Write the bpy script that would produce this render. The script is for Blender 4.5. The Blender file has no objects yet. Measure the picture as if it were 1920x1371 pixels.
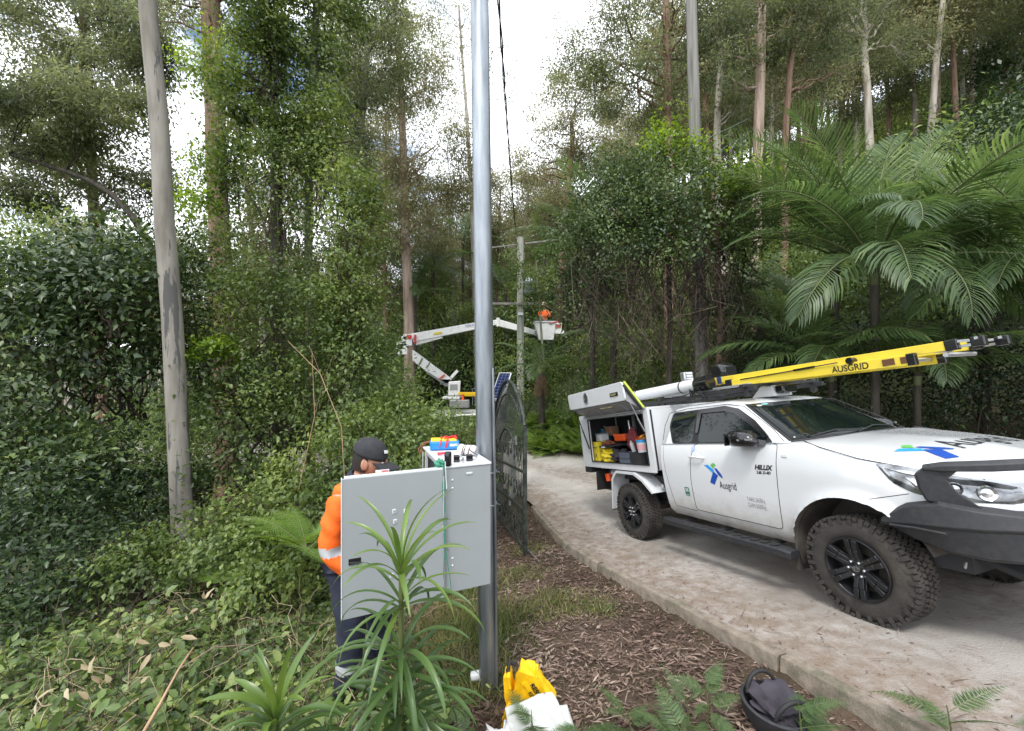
import bpy, bmesh, math, random
import numpy as np
from mathutils import Vector, Matrix
from mathutils.bvhtree import BVHTree
R_ = math.radians
random.seed(7)
rng = np.random.default_rng(11)
scene = bpy.context.scene

# ------------------------------------------------------------------ camera
F_PX = 770.0
CAM = Vector((0.0, 0.0, 1.96))
cam_data = bpy.data.cameras.new('camera')
cam = bpy.data.objects.new('camera', cam_data)
scene.collection.objects.link(cam)
cam_data.sensor_width = 36.0
cam_data.lens = 36.0 * F_PX / 1920.0
cam_data.clip_start = 0.05
cam_data.clip_end = 2000.0
cam.location = CAM
cam.rotation_euler = (R_(90), 0, 0)
scene.camera = cam

def at(u, v, Y):
    """photograph pixel at depth Y -> world point"""
    return Vector(((u - 960.0) / F_PX * Y, Y, CAM.z - (v - 685.5) / F_PX * Y))
def atz(u, v, z):
    """photograph pixel on the horizontal plane z"""
    Y = (CAM.z - z) * F_PX / (v - 685.5)
    return Vector(((u - 960.0) / F_PX * Y, Y, z))

# ------------------------------------------------------------------ world, sun, exposure
SUN_EL, SUN_AZ = R_(58), R_(200)      # azimuth measured clockwise from +Y
world = bpy.data.worlds.new("World")
scene.world = world
world.use_nodes = True
nt = world.node_tree
for n in list(nt.nodes): nt.nodes.remove(n)
def wn(t, **kw):
    n = nt.nodes.new(t)
    for k, v in kw.items(): setattr(n, k, v)
    return n
w_out = wn('ShaderNodeOutputWorld'); w_bg = wn('ShaderNodeBackground')
w_sky = wn('ShaderNodeTexSky', sky_type='NISHITA', sun_disc=False, sun_elevation=SUN_EL, sun_rotation=SUN_AZ)
w_sky.air_density = 1.0; w_sky.dust_density = 1.5
w_tc = wn('ShaderNodeTexCoord'); w_map = wn('ShaderNodeMapping')
w_map.inputs['Scale'].default_value = (1.0, 1.0, 2.2)
w_map.inputs['Location'].default_value = (0.35, 0.1, 0.2)
w_no = wn('ShaderNodeTexNoise'); w_no.inputs['Scale'].default_value = 2.6; w_no.inputs['Detail'].default_value = 7; w_no.inputs['Roughness'].default_value = 0.55
w_cr = wn('ShaderNodeValToRGB'); w_cr.color_ramp.elements[0].position = 0.36; w_cr.color_ramp.elements[1].position = 0.47
w_mix = wn('ShaderNodeMix', data_type='RGBA')
w_mix.inputs[7].default_value = (11.5, 11.9, 12.6, 1)
w_bg.inputs['Strength'].default_value = 0.12
nt.links.new(w_tc.outputs['Generated'], w_map.inputs['Vector'])
nt.links.new(w_map.outputs[0], w_no.inputs['Vector'])
nt.links.new(w_no.outputs[0], w_cr.inputs[0])
nt.links.new(w_cr.outputs[0], w_mix.inputs[0])
nt.links.new(w_sky.outputs[0], w_mix.inputs[6])
nt.links.new(w_mix.outputs[2], w_bg.inputs['Color'])
nt.links.new(w_bg.outputs[0], w_out.inputs['Surface'])

sun_d = bpy.data.lights.new('sun', 'SUN')
sun_d.energy = 1.4
sun_d.angle = R_(12)
sun_d.color = (1.0, 0.965, 0.91)
sun = bpy.data.objects.new('sun', sun_d)
scene.collection.objects.link(sun)
_sd = Vector((math.sin(SUN_AZ) * math.cos(SUN_EL), math.cos(SUN_AZ) * math.cos(SUN_EL), math.sin(SUN_EL)))
sun.rotation_euler = _sd.to_track_quat('Z', 'Y').to_euler()
sun.location = (0, 0, 30)

scene.view_settings.view_transform = 'Standard'
try: scene.view_settings.look = 'None'
except Exception: pass
scene.view_settings.gamma = 1.0
scene.view_settings.use_curve_mapping = False
scene.view_settings.exposure = 0.84
scene.render.engine = 'CYCLES'
cy = scene.cycles
cy.max_bounces = 8; cy.diffuse_bounces = 4; cy.glossy_bounces = 3; cy.transmission_bounces = 4; cy.transparent_max_bounces = 6
cy.caustics_reflective = False; cy.caustics_refractive = False
cy.use_denoising = True
cy.sample_clamp_indirect = 6.0

# ------------------------------------------------------------------ materials
MATS = {}
def nodes_of(m):
    return m.node_tree.nodes, m.node_tree.links
def mat(name, color, rough=0.5, metal=0.0, spec=0.5, var=0.0, vscale=8.0, bump=0.0, bscale=60.0, coat=0.0, dirt=None, dscale=3.0, dthr=(0.45, 0.7), emit=None):
    if name in MATS: return MATS[name]
    m = bpy.data.materials.new(name); m.use_nodes = True
    N, L = nodes_of(m)
    b = N['Principled BSDF']
    c = tuple(color) + (1,) if len(color) == 3 else color
    b.inputs['Base Color'].default_value = c
    b.inputs['Roughness'].default_value = rough
    b.inputs['Metallic'].default_value = metal
    b.inputs['Specular IOR Level'].default_value = spec
    b.inputs['Coat Weight'].default_value = coat
    b.inputs['Coat Roughness'].default_value = 0.06
    tc = N.new('ShaderNodeTexCoord')
    col = None
    if var > 0:
        no = N.new('ShaderNodeTexNoise'); no.inputs['Scale'].default_value = vscale; no.inputs['Detail'].default_value = 6
        L.new(tc.outputs['Object'], no.inputs['Vector'])
        cr = N.new('ShaderNodeValToRGB')
        cr.color_ramp.elements[0].position = 0.3; cr.color_ramp.elements[1].position = 0.7
        cr.color_ramp.elements[0].color = tuple(max(0, x * (1 - var)) for x in c[:3]) + (1,)
        cr.color_ramp.elements[1].color = tuple(min(1, x * (1 + var)) for x in c[:3]) + (1,)
        L.new(no.outputs[0], cr.inputs[0]); col = cr.outputs[0]
    if dirt is not None:
        n2 = N.new('ShaderNodeTexNoise'); n2.inputs['Scale'].default_value = dscale; n2.inputs['Detail'].default_value = 8; n2.inputs['Roughness'].default_value = 0.65
        L.new(tc.outputs['Object'], n2.inputs['Vector'])
        r2 = N.new('ShaderNodeValToRGB'); r2.color_ramp.elements[0].position = dthr[0]; r2.color_ramp.elements[1].position = dthr[1]
        L.new(n2.outputs[0], r2.inputs[0])
        mx = N.new('ShaderNodeMix'); mx.data_type = 'RGBA'
        L.new(r2.outputs[0], mx.inputs[0])
        if col is not None: L.new(col, mx.inputs[6])
        else: mx.inputs[6].default_value = c
        mx.inputs[7].default_value = tuple(dirt) + (1,)
        col = mx.outputs[2]
    if col is not None: L.new(col, b.inputs['Base Color'])
    if bump > 0:
        n3 = N.new('ShaderNodeTexNoise'); n3.inputs['Scale'].default_value = bscale; n3.inputs['Detail'].default_value = 5
        L.new(tc.outputs['Object'], n3.inputs['Vector'])
        bp = N.new('ShaderNodeBump'); bp.inputs['Strength'].default_value = bump; bp.inputs['Distance'].default_value = 0.02
        L.new(n3.outputs[0], bp.inputs['Height']); L.new(bp.outputs[0], b.inputs['Normal'])
    if emit:
        b.inputs['Emission Color'].default_value = tuple(emit[0]) + (1,); b.inputs['Emission Strength'].default_value = emit[1]
    MATS[name] = m
    return m

def leaf_mat(name, c0, c1, c2, rough=0.42, trans=0.35, spec=0.5, big=0.6):
    """leaf: colour from the per-leaf value 'tint', part of the light passes through"""
    if name in MATS: return MATS[name]
    m = bpy.data.materials.new(name); m.use_nodes = True
    N, L = nodes_of(m); b = N['Principled BSDF']; out = N['Material Output']
    at_ = N.new('ShaderNodeAttribute'); at_.attribute_name = 'tint'
    tc = N.new('ShaderNodeTexCoord'); no = N.new('ShaderNodeTexNoise'); no.inputs['Scale'].default_value = big; no.inputs['Detail'].default_value = 2
    L.new(tc.outputs['Object'], no.inputs['Vector'])
    ma = N.new('ShaderNodeMath'); ma.operation = 'MULTIPLY_ADD'; ma.inputs[1].default_value = 1.1; ma.inputs[2].default_value = -0.55
    L.new(no.outputs[0], ma.inputs[0])
    ad = N.new('ShaderNodeMath'); ad.operation = 'ADD'
    L.new(ma.outputs[0], ad.inputs[0]); L.new(at_.outputs['Fac'], ad.inputs[1])
    cr = N.new('ShaderNodeValToRGB'); e = cr.color_ramp.elements
    e[0].position = 0.15; e[0].color = tuple(c0) + (1,); e[1].position = 0.95; e[1].color = tuple(c2) + (1,)
    k = e.new(0.6); k.color = tuple(c1) + (1,)
    L.new(ad.outputs[0], cr.inputs[0]); L.new(cr.outputs[0], b.inputs['Base Color'])
    b.inputs['Roughness'].default_value = rough; b.inputs['Specular IOR Level'].default_value = spec
    tr = N.new('ShaderNodeBsdfTranslucent')
    hs = N.new('ShaderNodeHueSaturation'); hs.inputs['Saturation'].default_value = 1.1; hs.inputs['Value'].default_value = 1.6; hs.inputs['Hue'].default_value = 0.485
    L.new(cr.outputs[0], hs.inputs['Color']); L.new(hs.outputs[0], tr.inputs['Color'])
    mx = N.new('ShaderNodeMixShader'); mx.inputs[0].default_value = trans
    L.new(b.outputs[0], mx.inputs[1]); L.new(tr.outputs[0], mx.inputs[2]); L.new(mx.outputs[0], out.inputs['Surface'])
    MATS[name] = m
    return m

def bark_mat(name, ca, cb, cc=None, stretch=0.12, scale=9.0, bump=0.5, thr=(0.45, 0.6), patch=None):
    """bark: streaks stretched up the trunk, with optional shed patches of another colour"""
    if name in MATS: return MATS[name]
    m = bpy.data.materials.new(name); m.use_nodes = True
    N, L = nodes_of(m); b = N['Principled BSDF']; b.inputs['Roughness'].default_value = 0.85; b.inputs['Specular IOR Level'].default_value = 0.2
    tc = N.new('ShaderNodeTexCoord'); mp = N.new('ShaderNodeMapping'); mp.inputs['Scale'].default_value = (1, 1, stretch)
    L.new(tc.outputs['Object'], mp.inputs['Vector'])
    no = N.new('ShaderNodeTexNoise'); no.inputs['Scale'].default_value = scale; no.inputs['Detail'].default_value = 8; no.inputs['Roughness'].default_value = 0.6
    L.new(mp.outputs[0], no.inputs['Vector'])
    cr = N.new('ShaderNodeValToRGB'); e = cr.color_ramp.elements
    e[0].position = thr[0] - 0.12; e[0].color = tuple(ca) + (1,); e[1].position = thr[1]; e[1].color = tuple(cb) + (1,)
    L.new(no.outputs[0], cr.inputs[0]); col = cr.outputs[0]
    if patch is not None:
        mp2 = N.new('ShaderNodeMapping'); mp2.inputs['Scale'].default_value = (1.5, 1.5, 0.16); mp2.inputs['Location'].default_value = (3.1, 1.7, 0.4)
        L.new(tc.outputs['Object'], mp2.inputs['Vector'])
        n2 = N.new('ShaderNodeTexNoise'); n2.inputs['Scale'].default_value = 3.2; n2.inputs['Detail'].default_value = 6; n2.inputs['Roughness'].default_value = 0.62
        L.new(mp2.outputs[0], n2.inputs['Vector'])
        r2 = N.new('ShaderNodeValToRGB'); r2.color_ramp.elements[0].position = 0.58; r2.color_ramp.elements[1].position = 0.60
        L.new(n2.outputs[0], r2.inputs[0])
        mx = N.new('ShaderNodeMix'); mx.data_type = 'RGBA'
        L.new(r2.outputs[0], mx.inputs[0]); L.new(col, mx.inputs[6]); mx.inputs[7].default_value = tuple(patch) + (1,)
        col = mx.outputs[2]
    L.new(col, b.inputs['Base Color'])
    bp = N.new('ShaderNodeBump'); bp.inputs['Strength'].default_value = bump; bp.inputs['Distance'].default_value = 0.02
    L.new(no.outputs[0], bp.inputs['Height']); L.new(bp.outputs[0], b.inputs['Normal'])
    MATS[name] = m
    return m

# ------------------------------------------------------------------ mesh building
def np_mesh(name, V, faces, tint=None, mats=(), fm=None, smooth=False):
    """V (n,3); faces = list of int arrays (m,k)"""
    me = bpy.data.meshes.new(name)
    V = np.asarray(V, dtype=np.float32)
    me.vertices.add(len(V)); me.vertices.foreach_set('co', V.ravel())
    fl = [np.asarray(f, dtype=np.int32) for f in faces if len(f)]
    idx = np.concatenate([f.ravel() for f in fl])
    tot = np.concatenate([np.full(len(f), f.shape[1], dtype=np.int32) for f in fl])
    st = np.concatenate([[0], np.cumsum(tot)[:-1]]).astype(np.int32)
    me.loops.add(len(idx)); me.loops.foreach_set('vertex_index', idx)
    me.polygons.add(len(tot)); me.polygons.foreach_set('loop_start', st); me.polygons.foreach_set('loop_total', tot)
    if fm is not None: me.polygons.foreach_set('material_index', np.asarray(fm, dtype=np.int32))
    me.update(calc_edges=True)
    if tint is not None:
        a = me.attributes.new('tint', 'FLOAT', 'POINT'); a.data.foreach_set('value', np.asarray(tint, dtype=np.float32))
    for m_ in mats: me.materials.append(m_)
    if smooth: me.shade_smooth()
    return me

def link(name, me, parent=None, loc=None, rot=None):
    o = bpy.data.objects.new(name, me); scene.collection.objects.link(o)
    if parent is not None: o.parent = parent
    if loc is not None: o.location = loc
    if rot is not None: o.rotation_euler = rot
    return o

def tag(o, label=None, cat=None, group=None, kind=None):
    if label: o['label'] = label
    if cat: o['category'] = cat
    if group: o['group'] = group
    if kind: o['kind'] = kind
    return o

def thing(name, label, cat, loc=(0, 0, 0), rot=None, group=None):
    o = bpy.data.objects.new(name, None); scene.collection.objects.link(o)
    o.empty_display_size = 0.1
    o.location = loc
    if rot is not None: o.rotation_euler = rot
    return tag(o, label, cat, group)

class MB:
    """collects shapes into one mesh"""
    def __init__(s): s.v = []; s.f = []; s.mi = []; s.cur = 0
    def add(s, vs, fs):
        n = len(s.v); s.v += [tuple(p) for p in vs]
        for f in fs: s.f.append(tuple(i + n for i in f)); s.mi.append(s.cur)
        return s
    def box(s, c, d, rz=0.0, M=None):
        x, y, z = [q / 2 for q in d]
        P = [Vector((a * x, b * y, e * z)) for e in (-1, 1) for a, b in ((-1, -1), (1, -1), (1, 1), (-1, 1))]
        if M is None: M = Matrix.Rotation(rz, 3, 'Z')
        P = [M @ p + Vector(c) for p in P]
        return s.add(P, [(3, 2, 1, 0), (4, 5, 6, 7), (0, 1, 5, 4), (1, 2, 6, 5), (2, 3, 7, 6), (3, 0, 4, 7)])
    def bar(s, p, q, w, h=None, up=(0, 0, 1)):
        h = h or w; p = Vector(p); q = Vector(q); d = (q - p); L = d.length; d.normalize()
        u = Vector(up)
        if abs(d.dot(u)) > 0.98: u = Vector((1, 0, 0))
        sd = d.cross(u).normalized(); u = sd.cross(d)
        M = Matrix((sd, d, u)).transposed()
        return s.box((p + q) / 2, (w, L, h), M=M)
    def tube(s, path, r, n=10, caps=True, squash=1.0):
        P = [Vector(p) for p in path]; rs = r if hasattr(r, '__len__') else [r] * len(P)
        vs = []; fs = []
        prev = None
        for i, p in enumerate(P):
            t = (P[min(i + 1, len(P) - 1)] - P[max(i - 1, 0)]).normalized()
            if prev is None:
                a = Vector((0, 0, 1)) if abs(t.z) < 0.9 else Vector((1, 0, 0))
                u = t.cross(a).normalized()
            else:
                u = (prev - t * prev.dot(t)).normalized()
            prev = u; w = t.cross(u)
            for k in range(n):
                a = 2 * math.pi * k / n
                vs.append(p + (u * math.cos(a) + w * math.sin(a) * squash) * rs[i])
        for i in range(len(P) - 1):
            for k in range(n):
                k2 = (k + 1) % n
                fs.append((i * n + k, i * n + k2, (i + 1) * n + k2, (i + 1) * n + k))
        if caps:
            fs.append(tuple(reversed(range(n)))); fs.append(tuple((len(P) - 1) * n + k for k in range(n)))
        return s.add(vs, fs)
    def lathe(s, prof, c=(0, 0, 0), axis='Z', n=24, caps=False):
        """prof: (radius, height) list"""
        vs = []; fs = []
        for r, h in prof:
            for k in range(n):
                a = 2 * math.pi * k / n; x, y = r * math.cos(a), r * math.sin(a)
                p = (x, y, h) if axis == 'Z' else ((x, h, y) if axis == 'Y' else (h, x, y))
                vs.append(Vector(p) + Vector(c))
        for i in range(len(prof) - 1):
            for k in range(n):
                k2 = (k + 1) % n
                fs.append((i * n + k, i * n + k2, (i + 1) * n + k2, (i + 1) * n + k))
        if caps:
            fs.append(tuple(reversed(range(n)))); fs.append(tuple((len(prof) - 1) * n + k for k in range(n)))
        return s.add(vs, fs)
    def prism(s, poly, thick, fn):
        """poly of 2D points; fn(a, b, t) -> 3D; two faces at t=0 and t=thick joined"""
        n = len(poly)
        vs = [fn(a, b, 0) for a, b in poly] + [fn(a, b, thick) for a, b in poly]
        fs = [tuple(range(n)), tuple(reversed(range(n, 2 * n)))] + [(i, i + n, (i + 1) % n + n, (i + 1) % n) for i in range(n)]
        return s.add(vs, fs)
    def sweep(s, path, sect, closed=False):
        """path of (x,y,z) kept level; sect list of (out, up) offsets, out = right of travel"""
        P = [Vector(p) for p in path]; n = len(sect); vs = []; fs = []
        for i, p in enumerate(P):
            a = P[max(i - 1, 0)]; b = P[min(i + 1, len(P) - 1)]
            t = Vector((b.x - a.x, b.y - a.y, 0)).normalized(); o = Vector((t.y, -t.x, 0))
            sc = sect[i] if isinstance(sect[0][0], (list, tuple)) else sect
            for (u, w) in sc: vs.append(p + o * u + Vector((0, 0, w)))
        n = len(sect[0]) if isinstance(sect[0][0], (list, tuple)) else len(sect)
        for i in range(len(P) - 1):
            for k in range(n):
                k2 = (k + 1) % n
                fs.append((i * n + k, i * n + k2, (i + 1) * n + k2, (i + 1) * n + k))
        fs.append(tuple(reversed(range(n)))); fs.append(tuple((len(P) - 1) * n + k for k in range(n)))
        return s.add(vs, fs)
    def build(s, name, mats, parent=None, smooth=None, bevel=0.0, loc=None, rot=None, fix=True):
        me = bpy.data.meshes.new(name)
        me.from_pydata([tuple(p) for p in s.v], [], s.f)
        if not isinstance(mats, (list, tuple)): mats = [mats]
        for m_ in mats: me.materials.append(m_)
        if len(mats) > 1: me.polygons.foreach_set('material_index', s.mi)
        if fix:
            bm = bmesh.new(); bm.from_mesh(me); bmesh.ops.recalc_face_normals(bm, faces=bm.faces); bm.to_mesh(me); bm.free()
        if smooth is not None:
            me.shade_smooth(); me.set_sharp_from_angle(angle=R_(smooth))
        o = link(name, me, parent, loc, rot)
        if bevel > 0:
            b = o.modifiers.new('bevel', 'BEVEL'); b.width = bevel; b.segments = 2; b.limit_method = 'ANGLE'; b.angle_limit = R_(35)
            b.harden_normals = False
        return o

def bake(o, smooth=None):
    dg = bpy.context.evaluated_depsgraph_get(); dg.update()
    me = bpy.data.meshes.new_from_object(o.evaluated_get(dg))
    o.modifiers.clear(); o.data = me
    if smooth is not None:
        me.shade_smooth(); me.set_sharp_from_angle(angle=R_(smooth))
    return o

def text(name, s, size, M, m, parent=None, depth=0.0, project=None, bold=0.0, shear=0.0, xs=1.0):
    """flat lettering; M places it; project maps a local vertex onto a surface"""
    cu = bpy.data.curves.new(name, 'FONT'); cu.body = s; cu.size = size; cu.extrude = depth; cu.offset = bold; cu.shear = shear
    o = bpy.data.objects.new('t', cu); scene.collection.objects.link(o)
    dg = bpy.context.evaluated_depsgraph_get(); dg.update()
    me = bpy.data.meshes.new_from_object(o.evaluated_get(dg)); me.name = name
    bpy.data.objects.remove(o)
    me.transform(Matrix.Diagonal((xs, 1, 1, 1))); me.transform(M)
    if project:
        for v in me.vertices: v.co = project(v.co)
    me.materials.clear(); me.materials.append(m)
    return link(name, me, parent)

def frame(o, x, y, z=None):
    """matrix with columns x, y, z and origin o"""
    x = Vector(x).normalized(); y = Vector(y).normalized(); z = Vector(z) if z else x.cross(y)
    return Matrix(((x[0], y[0], z[0], o[0]), (x[1], y[1], z[1], o[1]), (x[2], y[2], z[2], o[2]), (0, 0, 0, 1)))

def copy_tree(o, parent=None):
    c = o.copy(); scene.collection.objects.link(c); c.parent = parent
    for ch in [x for x in o.children]: copy_tree(ch, c)
    return c

# ------------------------------------------------------------------ leaves and stems in bulk
def nrm(a): return a / np.maximum(np.linalg.norm(a, axis=-1, keepdims=True), 1e-9)
def leaf_arrays(P, D, Nn, L, W, kind='kite', curl=0.12):
    """P base, D direction, Nn rough normal, L length, W width (arrays) -> V, F, per-vertex repeat"""
    n = len(P); D = nrm(D); S = nrm(np.cross(D, Nn)); U = np.cross(S, D)
    if kind == 'kite':
        T = [(0, 0, 0), (0.42, 0.5, curl), (1, 0, -curl), (0.42, -0.5, curl)]; Fq = [(0, 1, 2, 3)]
    elif kind == 'fold':
        T = [(0, 0, 0), (0.38, 0.5, 0.16), (0.40, 0, 0), (0.38, -0.5, 0.16), (1, 0, -curl * 1.5)]; Fq = [(0, 2, 1, 1), (1, 2, 4, 4), (0, 3, 2, 2), (3, 4, 2, 2)]
    elif kind == 'broad':
        T = [(0, 0, 0), (0.22, 0.42, 0.08), (0.60, 0.44, 0.05), (0.45, 0, -0.02), (0.60, -0.44, 0.05), (0.22, -0.42, 0.08), (1, 0, -curl * 1.6)]
        Fq = [(0, 3, 2, 1), (3, 6, 2, 2), (0, 5, 4, 3), (3, 4, 6, 6)]
    T = np.array(T); k = len(T)
    V = (P[:, None, :] + D[:, None, :] * (T[None, :, 0:1] * L[:, None, None]) + S[:, None, :] * (T[None, :, 1:2] * W[:, None, None]) + U[:, None, :] * (T[None, :, 2:3] * W[:, None, None]))
    base = (np.arange(n) * k)[:, None]
    tri = [f for f in Fq if f[2] == f[3]]; quad = [f for f in Fq if f[2] != f[3]]
    F = []
    if quad: F.append(np.concatenate([base + np.array(f)[None] for f in quad]))
    if tri: F.append(np.concatenate([base + np.array(f[:3])[None] for f in tri]))
    return V.reshape(-1, 3), F, k

def rand_dir(n, r=None):
    r = r or rng
    v = r.normal(size=(n, 3)); return nrm(v)

class NB:
    """numpy mesh collector with material slots and tint"""
    def __init__(s): s.V = []; s.F = []; s.M = []; s.T = []; s.n = 0
    def add(s, V, F, mi=0, tint=0.5):
        V = np.asarray(V, dtype=np.float32)
        for f in F: s.F.append(np.asarray(f) + s.n); s.M.append(np.full(len(f), mi))
        s.V.append(V); s.T.append(np.broadcast_to(np.asarray(tint, dtype=np.float32), (len(V),)).copy()); s.n += len(V)
    def leaves(s, P, D, Nn, L, W, mi=0, tint=None, kind='kite', curl=0.12):
        V, F, k = leaf_arrays(P, D, Nn, L, W, kind, curl)
        t = np.repeat(tint if tint is not None else np.full(len(P), .5), k)
        s.add(V, F, mi, t)
    def tube(s, path, r, n=6, mi=0, tint=0.5):
        P = np.asarray(path, dtype=float); m = len(P); r = np.broadcast_to(np.asarray(r, dtype=float), (m,))
        Tn = nrm(np.gradient(P, axis=0)); ref = np.array([0.31, 0.87, 0.2]) if abs(Tn[0, 2]) > 0.7 else np.array([0, 0, 1.0])
        U = nrm(np.cross(Tn, ref)); W = np.cross(Tn, U)
        a = np.arange(n) * 2 * np.pi / n
        V = P[:, None] + (U[:, None] * np.cos(a)[None, :, None] + W[:, None] * np.sin(a)[None, :, None]) * r[:, None, None]
        i = np.arange(m - 1)[:, None]; k = np.arange(n)[None]; k2 = (k + 1) % n
        F = np.stack([i * n + k, i * n + k2, (i + 1) * n + k2, (i + 1) * n + k], -1).reshape(-1, 4)
        s.add(V.reshape(-1, 3), [F], mi, tint)
    def mesh(s, name, mats, smooth=False):
        return np_mesh(name, np.concatenate(s.V), s.F, np.concatenate(s.T), mats, np.concatenate(s.M), smooth)
# ================================================================== SETTING
def road_h(x, y):
    x = np.asarray(x, float); y = np.asarray(y, float)
    yy = np.where(y < 6.5, y, 6.5 + 1.5 * (1 - np.exp(-np.maximum(y - 6.5, 0) / 1.5)))
    yy = np.maximum(yy, -3)
    xx = np.clip(x, -6, 8.5)
    fall = np.where(y > 8, 0.0903 * np.exp(-(y - 8) / 9.0), 0.0903)
    return fall * (xx - 3.65) - 0.165 * (yy - 3.448)
def wob(x, y, s, seed=0):
    return (np.sin(x * s * 1.3 + seed) * np.cos(y * s * 1.1 + 2.1 * seed) + np.sin((x + y) * s * 0.7 + 1.3 * seed) * np.sin((x - y) * s * 0.9 - seed)) * 0.5
KERB = [(2.35, -3.0), (2.3, 0.5), (2.2, 1.5), (2.1, 2.08), (1.98, 2.57), (1.86, 2.93), (1.70, 3.39), (1.52, 3.90), (1.31, 4.53), (1.05, 5.29), (0.87, 6.02), (0.70, 7.2), (0.48, 8.45)]
LEFT = KERB + [(0.1, 9.6), (-1.4, 10.9), (-4.5, 12.0), (-9, 12.6), (-16, 13.0)]
RIGHT = [(7.3, -3.0), (7.1, 0.5), (6.9, 1.6), (6.8, 2.2), (6.6, 3.0), (6.4, 4.0), (6.2, 5.0), (5.8, 6.6), (5.2, 8.4), (4.5, 10.2), (3.9, 11.4), (3.0, 12.6), (0.6, 14.2), (-4.0, 15.6), (-9, 16.2), (-16, 16.6)]
def kerb_x(y): return np.interp(y, [p[1] for p in KERB], [p[0] for p in KERB])
def height(x, y):
    x = np.asarray(x, float); y = np.asarray(y, float)
    h = road_h(x, y)
    s = 0.9 * x + 0.43 * y - 10.2
    h = h + 0.57 * (np.sqrt(np.maximum(s, -3) ** 2 + 1.0) + np.maximum(s, -3)) * 0.5 * (1 - np.exp(-np.maximum(s + 3, 0) / 3.0))
    h = h - 0.34 * np.maximum(-6.5 - x, 0) * np.exp(-np.maximum(-6.5 - x, 0) / 26)
    h = h + 0.05 * np.maximum(y - 24, 0) * (x < 60)
    # bank on the far side of the drive
    ln = np.interp(x, [p[0] for p in RIGHT[::-1]], [p[1] for p in RIGHT[::-1]])
    bank = np.clip((y - ln) / 1.6, 0, 1) * ((x < 5.2) & (x > -14))
    h = h + 0.55 * bank
    # garden bed a little below the drive
    d = kerb_x(y) - x
    bed = np.clip((d - 0.02) / 0.10, 0, 1) * (y < 8.8)
    h = h - 0.10 * bed + bed * 0.015 * wob(x, y, 5.0, 1)
    wild = np.clip((-x - 1.2) / 1.5, 0, 1)
    h = h + wild * 0.06 * wob(x, y, 1.7, 3)
    return h
def H(x, y): return float(height(x, y))

def inside(poly, X, Y):
    r = np.zeros(X.shape, bool); j = len(poly) - 1
    for i in range(len(poly)):
        xi, yi = poly[i]; xj, yj = poly[j]
        c = ((yi > Y) != (yj > Y)) & (X < (xj - xi) * (Y - yi) / (yj - yi + 1e-12) + xi)
        r ^= c; j = i
    return r
road_poly = LEFT + RIGHT[::-1]

m_ground = mat('forest_floor', (0.085, 0.062, 0.045), rough=0.95, spec=0.1, var=0.45, vscale=3.0, dirt=(0.055, 0.045, 0.028), dscale=1.1, dthr=(0.45, 0.6), bump=0.8, bscale=35)
# farther up the slopes the ground is covered by low green growth
N, L = nodes_of(m_ground); gb = N['Principled BSDF']; old = gb.inputs['Base Color'].links[0].from_socket
gg = N.new('ShaderNodeNewGeometry'); vl = N.new('ShaderNodeVectorMath'); vl.operation = 'LENGTH'; L.new(gg.outputs['Position'], vl.inputs[0])
mr = N.new('ShaderNodeMapRange'); mr.inputs[1].default_value = 11; mr.inputs[2].default_value = 17; L.new(vl.outputs['Value'], mr.inputs[0])
mg = N.new('ShaderNodeMix'); mg.data_type = 'RGBA'; L.new(mr.outputs[0], mg.inputs[0]); L.new(old, mg.inputs[6]); mg.inputs[7].default_value = (0.045, 0.060, 0.026, 1); L.new(mg.outputs[2], gb.inputs['Base Color'])
t = np.linspace(-1, 1, 261)
gx = np.sign(t) * (14 * np.abs(t) + 700 * np.abs(t) ** 6) + 1.0
gy = np.sign(t) * (13 * np.abs(t) + 700 * np.abs(t) ** 6) + 6.0
GX, GY = np.meshgrid(gx, gy)
GZ = height(GX, GY)
GZ = np.minimum(GZ, 95)
GZ = GZ - 0.07 * inside(road_poly, GX, GY)
n_ = len(t); i_ = np.arange(n_ - 1)
I, J = np.meshgrid(i_, i_)
gf = np.stack([J * n_ + I, J * n_ + I + 1, (J + 1) * n_ + I + 1, (J + 1) * n_ + I], -1).reshape(-1, 4)
ground = link('ground', np_mesh('ground', np.stack([GX, GY, GZ], -1).reshape(-1, 3), [gf], None, [m_ground], None, True))
tag(ground, kind='structure')

# drive: pale compacted dirt with wheel tracks and leaf debris towards its edges
m_road = bpy.data.materials.new('compacted_dirt'); m_road.use_nodes = True
N, L = nodes_of(m_road); b = N['Principled BSDF']; b.inputs['Roughness'].default_value = 0.92; b.inputs['Specular IOR Level'].default_value = 0.15
tc = N.new('ShaderNodeTexCoord')
at1 = N.new('ShaderNodeAttribute'); at1.attribute_name = 'tint'
n1 = N.new('ShaderNodeTexNoise'); n1.inputs['Scale'].default_value = 0.9; n1.inputs['Detail'].default_value = 9; n1.inputs['Roughness'].default_value = 0.6
L.new(tc.outputs['Object'], n1.inputs['Vector'])
c1 = N.new('ShaderNodeValToRGB'); e = c1.color_ramp.elements
e[0].position = 0.30; e[0].color = (0.255, 0.23, 0.205, 1); e[1].position = 0.66; e[1].color = (0.45, 0.425, 0.395, 1)
k = e.new(0.46); k.color = (0.355, 0.33, 0.30, 1)
L.new(n1.outputs[0], c1.inputs[0])
n2 = N.new('ShaderNodeTexNoise'); n2.inputs['Scale'].default_value = 7; n2.inputs['Detail'].default_value = 10; n2.inputs['Roughness'].default_value = 0.72
L.new(tc.outputs['Object'], n2.inputs['Vector'])
ma = N.new('ShaderNodeMath'); ma.operation = 'MULTIPLY_ADD'; ma.inputs[1].default_value = 0.30; ma.inputs[2].default_value = -0.02
L.new(at1.outputs['Fac'], ma.inputs[0])
sm = N.new('ShaderNodeMath'); sm.operation = 'ADD'; L.new(n2.outputs[0], sm.inputs[0]); L.new(ma.outputs[0], sm.inputs[1])
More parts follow.
